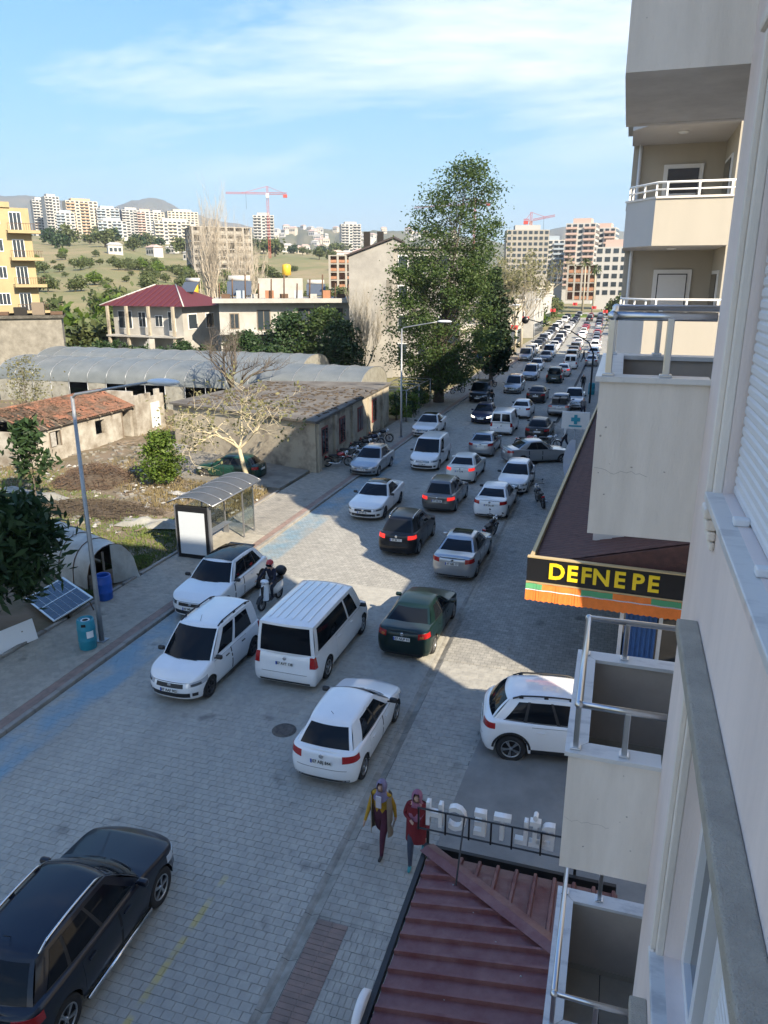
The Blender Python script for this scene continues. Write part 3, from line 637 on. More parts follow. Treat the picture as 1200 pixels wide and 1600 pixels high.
# shop front seen under the awning: white door frame with a blue curtain, dark glass
sh = tag(empty('shop_window_wall', (1.6, 19.65, 0)), 'dark shop front with white door frame and blue curtain under the orange awning', 'shop')
for i, (a, c) in enumerate(((-0.0, 0.1), (1.0, 1.1), (2.0, 2.1))): MB().box(a - 1.0, c - 1.0, -0.06, 0.0, 0.06, 2.6).build('door_frame', m_pvc, sh)
MB().box(-0.9, 0.0, -0.03, -0.01, 0.06, 2.6).build('pane', m_glass, sh)
m_blue = mat('blue_cloth', (0.05, 0.13, 0.33), 0.85, var=0.5, vs=5)
cu = MB(); cu.grid(lambda u, v: (-0.85 + 0.8 * u, -0.10 - 0.03 * math.sin(u * 40), 0.3 + 2.2 * v), 40, 4); cu.build('curtain', m_blue, sh)
MB().box(0.1, 2.6, -0.02, 0.0, 0.06, 2.6).build('side_glass', m_glass, sh)

# further buildings down the right side
def row_block(x0, x1, y0, y1, h, m, label, floors, m2=None, name='apartment_building', bal=True):
    e = tag(empty(name, (x0, y0, 0)), label, 'building')
    MB().box(0, x1 - x0, 0, y1 - y0, 0, h).build('wall', m, e)
    MB().box(-0.3, x1 - x0 + .3, -0.3, y1 - y0 + .3, h + .003, h + 0.25).build('roof_slab', m_greyr, e)
    fh = (h - 3.4) / floors
    for f in range(floors):
        z = 3.4 + f * fh
        for k in range(3):
            yy = 1.0 + k * (y1 - y0 - 2) / 3
            w = MB().box(-0.03, -0.003, yy, yy + 1.6, z + 0.8, z + 2.3).build('window', m_pvc, e); MB().box(-0.045, -0.031, yy + .08, yy + 1.52, z + .88, z + 2.22).build('pane', m_glass, w)
            if bal and k != 1:
                bb_ = MB().box(-1.2, -0.05, yy - .4, yy + 2.2, z - .12, z).build('balcony', m2 or m, e)
                MB().box(-1.2, -1.1, yy - .4, yy + 2.2, z + .001, z + .9).box(-1.098, -0.05, yy - .4, yy - .3, z + .001, z + .9).box(-1.098, -0.05, yy + 2.1, yy + 2.2, z + .001, z + .9).build('parapet', m2 or m, bb_)
                MB().tube([(-0.1, yy - .35, z + 1.15), (-1.15, yy - .35, z + 1.15), (-1.15, yy + 2.15, z + 1.15), (-0.1, yy + 2.15, z + 1.15)], .025, 6).build('handrail', m_railw, bb_)
        for k in range(2):
            xx = 1.2 + k * 3.2; w = MB().box(xx, xx + 1.4, -0.03, -0.003, z + .8, z + 2.3).build('window', m_pvc, e); MB().box(xx + .08, xx + 1.32, -.045, -.031, z + .88, z + 2.22).build('pane', m_glass, w)
    return e
m_bluegrey = mat('blue_grey_render', (0.36, 0.37, 0.40), 0.85, var=0.3, vs=1.2)
m_terr = mat('terracotta_render', (0.36, 0.16, 0.11), 0.85, var=0.3, vs=1.2)
row_block(1.0, 14, 39.5, 58, 17.5, m_bluegrey, 'blue grey apartment building with terracotta trim behind the cream balconies', 4, m_greyr)
row_block(1.8, 14, 60, 84, 15, m_greyr, 'pale apartment building on the right side of the street beyond the blue grey one', 4)
row_block(1.6, 14, 86, 112, 13, m_cream, 'low cream apartment building far down the right side of the street', 3)
# ------------------------------------------------------------------ vehicles
m_tyre = mat('tyre', (0.018, 0.018, 0.019), 0.85)
m_rim = mat('alloy', (0.45, 0.46, 0.47), 0.3, 0.9)
m_rimdark = mat('alloy_dark', (0.09, 0.09, 0.095), 0.35, 0.8)
m_carglass = mat('car_glass', (0.008, 0.010, 0.013), 0.03, spec=0.22)
m_trim = mat('black_trim', (0.018, 0.018, 0.019), 0.5)
m_seam = mat('panel_gap', (0.012, 0.012, 0.012), 0.9)
m_head = mat('headlamp', (0.55, 0.58, 0.62), 0.08, 0.35, coat=1.0)
m_headdark = mat('headlamp_dark', (0.10, 0.11, 0.12), 0.08, 0.3, coat=1.0)
m_tail = mat('tail_lamp', (0.33, 0.012, 0.012), 0.15, coat=0.8)
m_brake = mat('brake_lamp_lit', (0.6, 0.025, 0.02), 0.2, emit=0.28)
m_headlit = mat('headlamp_lit', (1.0, 0.9, 0.7), 0.2, emit=1.2)
m_ambertail = mat('amber_lamp', (0.45, 0.13, 0.03), 0.15, coat=0.8)
m_plate = mat('number_plate', (0.72, 0.72, 0.70), 0.5)
m_plateblue = mat('plate_blue', (0.02, 0.06, 0.35), 0.5)
m_platetxt = mat('plate_text', (0.012, 0.012, 0.012), 0.6)
m_chrome = mat('chrome', (0.7, 0.7, 0.7), 0.12, 1.0)
m_glassroof = mat('glass_roof', (.008, .009, .011), .06, spec=.3)
m_mesh = mat('grille', (0.014, 0.014, 0.015), 0.45)
def paint(name, c, metal=0.0, rough=0.32): return mat('paint_' + name, c, rough, metal, coat=0.45 if max(c) < .1 else 1.0, spec=0.3 if max(c) < .1 else 0.5, var=0.12, vs=2.0, local=True)
PAINT = {'white': paint('white', (0.76, 0.77, 0.78)), 'silver': paint('silver', (0.42, 0.43, 0.44), 0.75), 'grey': paint('grey', (0.15, 0.14, 0.13), 0.6), 'black': paint('black', (0.010, 0.010, 0.012)), 'green': paint('green', (0.007, 0.020, 0.019), 0.2), 'navy': paint('navy', (0.012, 0.016, 0.05)), 'red': paint('red', (0.35, 0.012, 0.015)), 'darkblue': paint('darkblue', (0.008, 0.011, 0.02)), 'oldgreen': paint('oldgreen', (0.006, 0.036, 0.028)), 'greyblue': paint('greyblue', (0.2, 0.22, 0.25), 0.6), 'offwhite': paint('offwhite', (0.66, 0.66, 0.63))}
WHEELS = {}
def wheel_mesh(r, w, dark):
    k = (r, w, dark)
    if k in WHEELS: return WHEELS[k]
    t = MB().lathe([(r * .64, -w / 2 + .015), (r * .80, -w / 2), (r * .95, -w / 2 + .012), (r, -w / 2 + .04), (r, w / 2 - .04), (r * .95, w / 2 - .012), (r * .80, w / 2), (r * .64, w / 2 - .015)], 28, 'y').mesh('wheel', m_tyre)
    q = MB(); ri = r * .645
    q.lathe([(ri, w / 2 - .012), (ri * .93, w / 2 - .006), (ri * .9, w / 2 - .03), (ri * .88, w / 2 - .075), (0.0, w / 2 - .085)], 28, 'y')
    for i in range(5):
        a = 2 * math.pi * i / 5
        for da in (-.13, .13):
            c, s = math.cos(a), math.sin(a); c2, s2 = math.cos(a + da), math.sin(a + da)
            q.obox((ri * (.12 * c + .40 * c2), w / 2 - .028, ri * (.12 * s + .40 * s2)), (ri * .43 * c2, -.006, ri * .43 * s2), (0, .012, 0), (-s2 * ri * .058, 0, c2 * ri * .058))
    q.lathe([(ri * .2, w / 2 - .06), (ri * .2, w / 2 - .015), (ri * .12, w / 2 - .008), (0, w / 2 - .008)], 14, 'y')
    d = MB(); d.v, d.f, d.sm, d.mi = q.v, q.f, q.sm, q.mi
    for i in range(28 * 4): 
        if i % 4 >= 2: d.mi[i] = 1
    rim = d.mesh('rim', [m_rimdark if dark else m_rim, m_trim])
    WHEELS[k] = (t, rim); return WHEELS[k]

class Body:
    """car shell from a plan outline swept over height; x forward, y left, origin on the ground below the centre"""
    def __init__(s, p, step):
        s.p = p; L, W = p['L'], p['W']; hw = W / 2
        pts = []
        af, nf, ar, nr = p.get('af', 0.75), p.get('nf', 2.7), p.get('ar', 0.5), p.get('nr', 3.2)
        N = 16 if step < 0.08 else 9
        for i in range(N + 1):
            th = math.pi / 2 * i / N; pts.append((L / 2 - af + af * math.cos(th) ** (2 / nf), hw * math.sin(th) ** (2 / nf) if i else 0.0))
        xa, xb = L / 2 - af, -L / 2 + ar; n = max(4, int((xa - xb) / step))
        for i in range(1, n): pts.append((xa + (xb - xa) * i / n, hw))
        for i in range(N, -1, -1):
            th = math.pi / 2 * i / N; pts.append((-L / 2 + ar - ar * math.cos(th) ** (2 / nr), hw * math.sin(th) ** (2 / nr) if i else 0.0))
        # resample to even spacing
        d = [0]
        for a, c in zip(pts, pts[1:]): d.append(d[-1] + math.hypot(c[0] - a[0], c[1] - a[1]))
        n = int(d[-1] / step); s.T = d[-1]; s.n = n; s.q = []
        j = 0
        for i in range(n + 1):
            t = d[-1] * i / n
            while j < len(d) - 2 and d[j + 1] < t: j += 1
            u = (t - d[j]) / max(1e-9, d[j + 1] - d[j]); s.q.append((pts[j][0] + (pts[j + 1][0] - pts[j][0]) * u, max(0, pts[j][1] + (pts[j + 1][1] - pts[j][1]) * u)))
        s.q[0] = (s.q[0][0], 0.0); s.q[-1] = (s.q[-1][0], 0.0)
        s.nrm = []
        for i in range(n + 1):
            a, c = s.q[max(0, i - 1)], s.q[min(n, i + 1)]
            if i == 0: s.nrm.append((1, 0)); continue
            if i == n: s.nrm.append((-1, 0)); continue
            tx, ty = c[0] - a[0], c[1] - a[1]; l = math.hypot(tx, ty); s.nrm.append((-ty / l * -1, tx / l * -1) if False else (ty / l, -tx / l))
        for i, (a, c) in enumerate(s.nrm):
            if 0 < i < n and c < 0: s.nrm[i] = (-a, -c)
    def zt(s, x): return interp(s.p['top'], x)
    def inset(s, z, nx, ny):
        p = s.p; f = max(0, nx) ** 2; r = max(0, -nx) ** 2; sd = ny * ny
        fr = interp(p['fprof'], z); rr = interp(p['rprof'], z); ss = interp(p['sprof'], z)
        return f * fr + r * rr + sd * ss
    def at(s, t, z, off=0.0, side=1):
        """point on the shell, t in metres along the outline from the nose (left side), z height"""
        u = max(0, min(s.n, t / s.T * s.n)); i = min(int(u), s.n - 1); u -= i
        x = s.q[i][0] + (s.q[i + 1][0] - s.q[i][0]) * u; y = s.q[i][1] + (s.q[i + 1][1] - s.q[i][1]) * u
        nx = s.nrm[i][0] + (s.nrm[i + 1][0] - s.nrm[i][0]) * u; ny = s.nrm[i][1] + (s.nrm[i + 1][1] - s.nrm[i][1]) * u
        l = math.hypot(nx, ny); nx /= l; ny /= l
        d = off - s.inset(z, nx, ny)
        return (x + nx * d, side * max(0, y + ny * d) if t > 0 else 0, z)
    def t_of_x(s, x):
        for i in range(s.n):
            if s.q[i][1] > s.p['W'] * .40 and s.q[i + 1][0] <= x: return s.T * i / s.n
        return s.T * .5
    def t_front(s, y):
        for i in range(s.n):
            if s.q[i + 1][1] >= y: return s.T * (i + (y - s.q[i][1]) / max(1e-6, s.q[i + 1][1] - s.q[i][1])) / s.n
    def t_rear(s, y):
        for i in range(s.n, 0, -1):
            if s.q[i - 1][1] >= y: return s.T * (i - (y - s.q[i][1]) / max(1e-6, s.q[i - 1][1] - s.q[i][1])) / s.n
    def patch(s, mb, t0, t1, z0, z1, off, side=1, nu=8, nv=3):
        """z0,z1 are numbers or (start,end) pairs; rim closed so the piece has thickness"""
        a = z0 if isinstance(z0, tuple) else (z0, z0); c = z1 if isinstance(z1, tuple) else (z1, z1)
        def fn(u, v):
            lo = a[0] + (a[1] - a[0]) * u; hi = c[0] + (c[1] - c[0]) * u; return s.at(t0 + (t1 - t0) * u, lo + (hi - lo) * v, off, side)
        mb.grid(fn, nu, nv)
        edge = [(i / nu, 0) for i in range(nu)] + [(1, j / nv) for j in range(nv)] + [(1 - i / nu, 1) for i in range(nu)] + [(0, 1 - j / nv) for j in range(nv)]
        o = [fn(*e) for e in edge]
        def fb(u, v):
            lo = a[0] + (a[1] - a[0]) * u; hi = c[0] + (c[1] - c[0]) * u; return s.at(t0 + (t1 - t0) * u, lo + (hi - lo) * v, off - 0.015, side)
        bk = [fb(*e) for e in edge]; n = len(edge)
        mb.add(o + bk, [(i, (i + 1) % n, n + (i + 1) % n, n + i) for i in range(n)]); return mb
    def strip_front(s, mb, y0, y1, z0, z1, off, nu=12, nv=2):
        """patch across the nose from y0 to y1 (may cross the centre)"""
        def T(y): return s.t_front(abs(y)) or 0
        def fn(u, v):
            y = y0 + (y1 - y0) * u; return s.at(T(y), z0 + (z1 - z0) * v, off, 1 if y >= 0 else -1)
        mb.grid(fn, nu, nv); 
        edge = [(i / nu, 0) for i in range(nu)] + [(1, j / nv) for j in range(nv)] + [(1 - i / nu, 1) for i in range(nu)] + [(0, 1 - j / nv) for j in range(nv)]
        o = [fn(*e) for e in edge]; bk = [(p[0] - .02, p[1] * .985, p[2]) for p in o]; n = len(edge)
        mb.add(o + bk, [(i, (i + 1) % n, n + (i + 1) % n, n + i) for i in range(n)]); return mb
    def strip_rear(s, mb, y0, y1, z0, z1, off, nu=12, nv=2):
        def fn(u, v):
            y = y0 + (y1 - y0) * u; return s.at(s.t_rear(abs(y)) if abs(y) > 1e-6 else s.T, z0 + (z1 - z0) * v, off, 1 if y >= 0 else -1)
        mb.grid(fn, nu, nv)
        edge = [(i / nu, 0) for i in range(nu)] + [(1, j / nv) for j in range(nv)] + [(1 - i / nu, 1) for i in range(nu)] + [(0, 1 - j / nv) for j in range(nv)]
        o = [fn(*e) for e in edge]; bk = [(p[0] + .02, p[1] * .985, p[2]) for p in o]; n = len(edge)
        mb.add(o + bk, [(i, (i + 1) % n, n + (i + 1) % n, n + i) for i in range(n)]); return mb

def shell(B, wf, wr, wr_rad):
    p = B.p; n = B.n; mb = MB(); z0 = p['z0']; ra = wr_rad * 1.13
    rows = 9; rings = []
    for side in (1, -1):
        col = []
        for i in range(n + 1):
            x, y = B.q[i]; zb = z0
            if y > p['W'] * .36:
                for cx in (wf, wr):
                    d = abs(x - cx)
                    if d < ra: zb = max(zb, wr_rad + math.sqrt(ra * ra - d * d))
            zt = B.zt(x) - p.get('drop', 0.0); c = []; nx, ny = B.nrm[i]
            for k in range(rows + 1):
                v = k / rows; z = zb + (zt - .05 - zb) * v; px, py, _ = B.at(B.T * i / n, z, 0, 1); c.append((px, side * py, z))
            for (dz, ins) in ((.022, .012), (.003, .040)):
                z = zt - dz; d = -B.inset(z, nx, ny) - ins; c.append((x + nx * d, side * max(0, y + ny * d), z))
            col.append(c)
        rings.append(col)
    m = rows + 3
    for si, col in enumerate(rings):
        vs = [v for c in col for v in c]; fs = []
        for i in range(n):
            for k in range(m - 1):
                f = (i * m + k, i * m + k + 1, (i + 1) * m + k + 1, (i + 1) * m + k); fs.append(f if si == 0 else f[::-1])
        mb.add(vs, fs, True)
    K = 10; vs = []; fs = []; cr = p.get('crown', .05)
    for i in range(n + 1):
        a, c = rings[0][i][-1], rings[1][i][-1]
        for k in range(K + 1):
            u = k / K; y = a[1] + (c[1] - a[1]) * u; e = 1 - (2 * u - 1) ** 2; wdt = min(1, abs(a[1]) / (p['W'] * .3))
            vs.append((a[0], y, a[2] + cr * (1 - (1 - e) ** 1.5) * wdt))
    for i in range(n):
        for k in range(K): fs.append((i * (K + 1) + k, i * (K + 1) + k + 1, (i + 1) * (K + 1) + k + 1, (i + 1) * (K + 1) + k))
    mb.add(vs, fs, True)
    # floor pan and arch linings close the underside
    L = p['L']; mb.box(-L / 2 + .25, L / 2 - .25, -p['W'] * .33, p['W'] * .33, z0 + .02, z0 + .1, mi=1)
    for cx in (wf, wr):
        for sd in (1, -1):
            vs = []; fs = []; K = 10
            for k in range(K + 1):
                a = math.pi * k / K
                for yy in (p['W'] * .485, p['W'] * .30): vs.append((cx + ra * math.cos(a), sd * yy, wr_rad + ra * math.sin(a)))
            for k in range(K): fs.append((2 * k, 2 * k + 1, 2 * k + 3, 2 * k + 2))
            vs.append((cx, sd * p['W'] * .30, wr_rad - .1)); fs += [(2 * k + 1, len(vs) - 1, 2 * k + 3) for k in range(K)]
            mb.add(vs, fs, False, 1)
    return mb

class Cabin:
    """glasshouse: ruled between a base outline at the belt and a roof outline"""
    def __init__(s, B, p):
        s.B, s.p = B, p; s.wb, s.wt = p['cw'], p['rw']
    def pt(s, reg, t, v, off=0.0, side=1):
        p = s.p
        xc, xr, xf, xb = p['xc'], p['xr'], p['xf'], p['xb']           # cowl, rear base, roof front, roof back (centre line)
        bf, br, tf, tr = p.get('bowf', .22), p.get('bowr', .12), p.get('tbowf', .12), p.get('tbowr', .08)
        def base(reg, t):
            if reg == 'F': y = t * s.wb; return (xc - bf * t * t, y)
            if reg == 'R': y = t * s.wb * p.get('rt', .95); return (xr + br * t * t, y)
            w = s.wb * (1 - (1 - p.get('rt', .95)) * max(0, (t - .55) / .45) ** 1.5); return ((xc - bf) + ((xr + br) - (xc - bf)) * t, w * side)
        def top(reg, t):
            if reg == 'F': return (xf - tf * t * t, t * s.wt)
            if reg == 'R': return (xb + tr * t * t, t * s.wt * p.get('rt', .95))
            w = s.wt * (1 - (1 - p.get('rt', .95)) * max(0, (t - .55) / .45) ** 1.5); return ((xf - tf) + ((xb + tr) - (xf - tf)) * t, w * side)
        a = base(reg, t); c = top(reg, t)
        za = s.B.zt(a[0]) - .035 + (p.get('crown', .05) * (1 - t * t) if reg in 'FR' else 0)
        zc = s.rz(c[0], c[1])
        x = a[0] + (c[0] - a[0]) * v; y = a[1] + (c[1] - a[1]) * v; z = za + (zc - za) * v
        bul = 4 * v * (1 - v)
        if reg == 'F': nx, ny, nz = .55, .12 * t, .75
        elif reg == 'R': nx, ny, nz = -.8, .12 * t, .45
        else: nx, ny, nz = 0, side, .25
        k = (.018 if reg == 'S' else .03) * bul + off
        return (x + nx * k, y + ny * k, z + nz * k)
    def rz(s, x, y):
        p = s.p; h = p['H'] - .035; m = (p['xf'] + p['xb']) / 2 + p.get('rpk', .1); d = (x - m) / ((p['xf'] - p['xb']) / 2)
        return h - p.get('droop', .05) * d * d - .02 * (y / s.wt) ** 2 - .02
    def mesh(s):
        mb = MB(); nv = 5
        mb.grid(lambda u, v: s.pt('F', 2 * u - 1, v), 12, nv)
        mb.grid(lambda u, v: s.pt('R', 1 - 2 * u, v), 10, nv)
        mb.grid(lambda u, v: s.pt('S', 1 - u, v, 0, 1), 16, nv); mb.grid(lambda u, v: s.pt('S', u, v, 0, -1), 16, nv)
        # roof skin: rolls over at the rim, then a gentle crown
        p = s.p; nx_, ny_ = 18, 14
        def skin(u, v):
            # v across -1..1, u front to back; the outline follows the bowed front and rear edges
            t = 2 * v - 1; ct = math.copysign(1 - (1 - abs(t)) ** 1.6, t)
            w = s.wt * (1 - (1 - p.get('rt', .95)) * max(0, (u - .55) / .45) ** 1.5)
            f = s.pt('F', max(-1, min(1, ct)), 1); r = s.pt('R', max(-1, min(1, ct)), 1)
            uu = .5 - .5 * math.cos(math.pi * u); x = f[0] + (r[0] - f[0]) * uu; y = ct * w
            e = min(1.0, (1 - abs(ct)) / .14); g = min(1.0, min(uu, 1 - uu) / .07)
            rise = .05 * (math.sin(e * math.pi / 2) * .6 + .4 * (1 - ct * ct)) * math.sin(g * math.pi / 2)
            return (x, y, s.rz(x, y) + rise)
        mb.grid(lambda u, v: skin(v, u), ny_, nx_)
        return mb
    def pane(s, reg, t0, t1, v0, v1, off=.006, side=1, nu=8, nv=4):
        """t0,t1 number or (bottom,top) pair"""
        a = t0 if isinstance(t0, tuple) else (t0, t0); c = t1 if isinstance(t1, tuple) else (t1, t1); mb = MB()
        fn = lambda u, v: s.pt(reg, (a[0] + (a[1] - a[0]) * v) * (1 - u) + (c[0] + (c[1] - c[0]) * v) * u, v0 + (v1 - v0) * v, off, side)
        mb.grid(fn, nu, nv)
        edge = [(i / nu, 0) for i in range(nu)] + [(1, j / nv) for j in range(nv)] + [(1 - i / nu, 1) for i in range(nu)] + [(0, 1 - j / nv) for j in range(nv)]
        fb = lambda u, v: s.pt(reg, (a[0] + (a[1] - a[0]) * v) * (1 - u) + (c[0] + (c[1] - c[0]) * v) * u, v0 + (v1 - v0) * v, off - .012, side)
        o = [fn(*e) for e in edge]; bk = [fb(*e) for e in edge]; n = len(edge)
        mb.add(o + bk, [(i, (i + 1) % n, n + (i + 1) % n, n + i) for i in range(n)]); return mb

FP = [(.15, .10), (.28, .03), (.42, .0), (.55, .01), (.68, .07), (.80, .14), (.95, .24), (1.2, .4)]
RP = [(.15, .09), (.28, .02), (.45, .0), (.56, .01), (.62, .035), (.85, .06), (1.0, .10), (1.4, .2)]
SP = [(.15, .075), (.25, .04), (.40, .012), (.58, .0), (.75, .015), (.9, .045), (1.05, .075), (1.3, .12)]
def spec(kind, **k):
    base = dict(L=4.0, W=1.70, H=1.47, z0=.20, wr=.30, ww=.20, fo=.82, wb=2.47, top=None, fprof=FP, rprof=RP, sprof=SP)
    D = dict(
     hatch=dict(L=3.95, H=1.46, wb=2.47, fo=.80, cw=.77, rw=.56, xc=.98, xf=.20, xb=-1.38, xr=-1.82, top=[(-2, .90), (-1.8, .93), (-.8, .93), (.9, .90), (1.0, .885), (1.55, .79), (2.0, .66)], side=((.10, .42), (.46, .80)), rt=.90),
     sedan=dict(L=4.45, H=1.46, wb=2.64, fo=.85, cw=.79, rw=.56, xc=.95, xf=.20, xb=-.95, xr=-1.62, top=[(-2.25, .93), (-2.1, .98), (-1.5, 1.0), (-.8, .95), (.9, .91), (1.0, .89), (1.7, .80), (2.25, .66)], side=((.10, .43), (.47, .80)), rt=.93, rprof=[(.15, .09), (.28, .02), (.45, .0), (.58, .01), (.66, .03), (.85, .05), (.98, .09)]),
     coupe=dict(L=4.63, W=1.78, H=1.43, wb=2.70, fo=.90, cw=.80, rw=.55, xc=.95, xf=.15, xb=-1.05, xr=-1.85, top=[(-2.3, .93), (-2.1, .99), (-1.6, 1.0), (-.8, .95), (.9, .90), (1.0, .88), (1.8, .80), (2.3, .66)], side=((.10, .43), (.46, .78)), rt=.88),
     suv=dict(L=4.45, W=1.83, H=1.66, z0=.27, wr=.36, ww=.23, wb=2.67, fo=.88, cw=.82, rw=.60, xc=1.02, xf=.30, xb=-1.55, xr=-1.98, top=[(-2.2, 1.02), (-1.8, 1.08), (-.8, 1.05), (.9, 1.02), (1.05, 1.0), (1.8, .92), (2.25, .78)], side=((.08, .40), (.43, .70), (.73, .90)), rt=.92,
              fprof=[(.2, .10), (.33, .03), (.5, .0), (.65, .01), (.8, .05), (.92, .12), (1.1, .25)], rprof=[(.2, .09), (.35, .02), (.5, .0), (.66, .01), (.72, .04), (1.0, .07), (1.2, .12)], sprof=[(.2, .075), (.32, .03), (.45, .012), (.65, .0), (.85, .015), (1.0, .04), (1.15, .07)]),
     minivan=dict(L=3.96, W=1.72, H=1.74, wr=.31, wb=2.51, fo=.76, cw=.78, rw=.64, xc=1.25, xf=.42, xb=-1.72, xr=-1.90, top=[(-2, 1.0), (-1.8, 1.0), (-.8, 1.0), (1.1, .97), (1.25, .95), (1.7, .84), (2.0, .70)], side=((.10, .40), (.46, .84)), rt=.96, droop=.03, af=.7, ar=.35, nr=4.2),
     van=dict(L=4.25, W=1.80, H=1.83, wr=.32, wb=2.6, fo=.85, cw=.83, rw=.70, xc=1.30, xf=.55, xb=-1.98, xr=-2.08, top=[(-2.2, 1.02), (-1.8, 1.02), (-.8, 1.02), (1.2, 1.0), (1.35, .97), (1.8, .86), (2.15, .72)], side=((.10, .36),), rt=.97, droop=.03, af=.7, ar=.25, nr=5.0),
     bigvan=dict(L=4.95, W=1.92, H=2.02, wr=.34, ww=.22, wb=3.0, fo=.92, cw=.91, rw=.83, xc=1.72, xf=.98, xb=-2.28, xr=-2.40, top=[(-2.5, 1.08), (-2.0, 1.08), (1.5, 1.06), (1.75, 1.03), (2.15, .92), (2.5, .78)], side=((.10, .30), (.335, .94)), rt=.97, droop=.03, af=.7, ar=.22, nr=5.5),
     pickup=dict(L=5.1, W=1.82, H=1.76, z0=.32, wr=.37, ww=.24, wb=3.1, fo=.90, cw=.82, rw=.62, xc=1.05, xf=.35, xb=-.62, xr=-.78, top=[(-2.6, 1.06), (-.8, 1.06), (.9, 1.05), (1.1, 1.02), (1.9, .96), (2.6, .82)], side=((.12, .50), (.55, .90)), rt=.97, ar=.2, nr=6),
    )[kind]
    base.update(D); base.update(k); base['kind'] = kind
    return base

def plate_on(parent, pos, rz, txt, tilt=0.0, near=True):
    e = MB().bbox(-.26, .26, -.008, .008, -.056, .056, b=.004).build('number_plate', m_plate, parent, pos, (tilt, 0, rz))
    MB().box(-.258, -.215, -.0095, -.0082, -.052, .052).build('blue_band', m_plateblue, e)
    if near and txt: obj('characters', text_mesh(txt, .115, .001, m_platetxt, 'characters', bold=.003, sx=.86), e, (.02, -.0095, 0), (R(90), 0, 0))
    return e

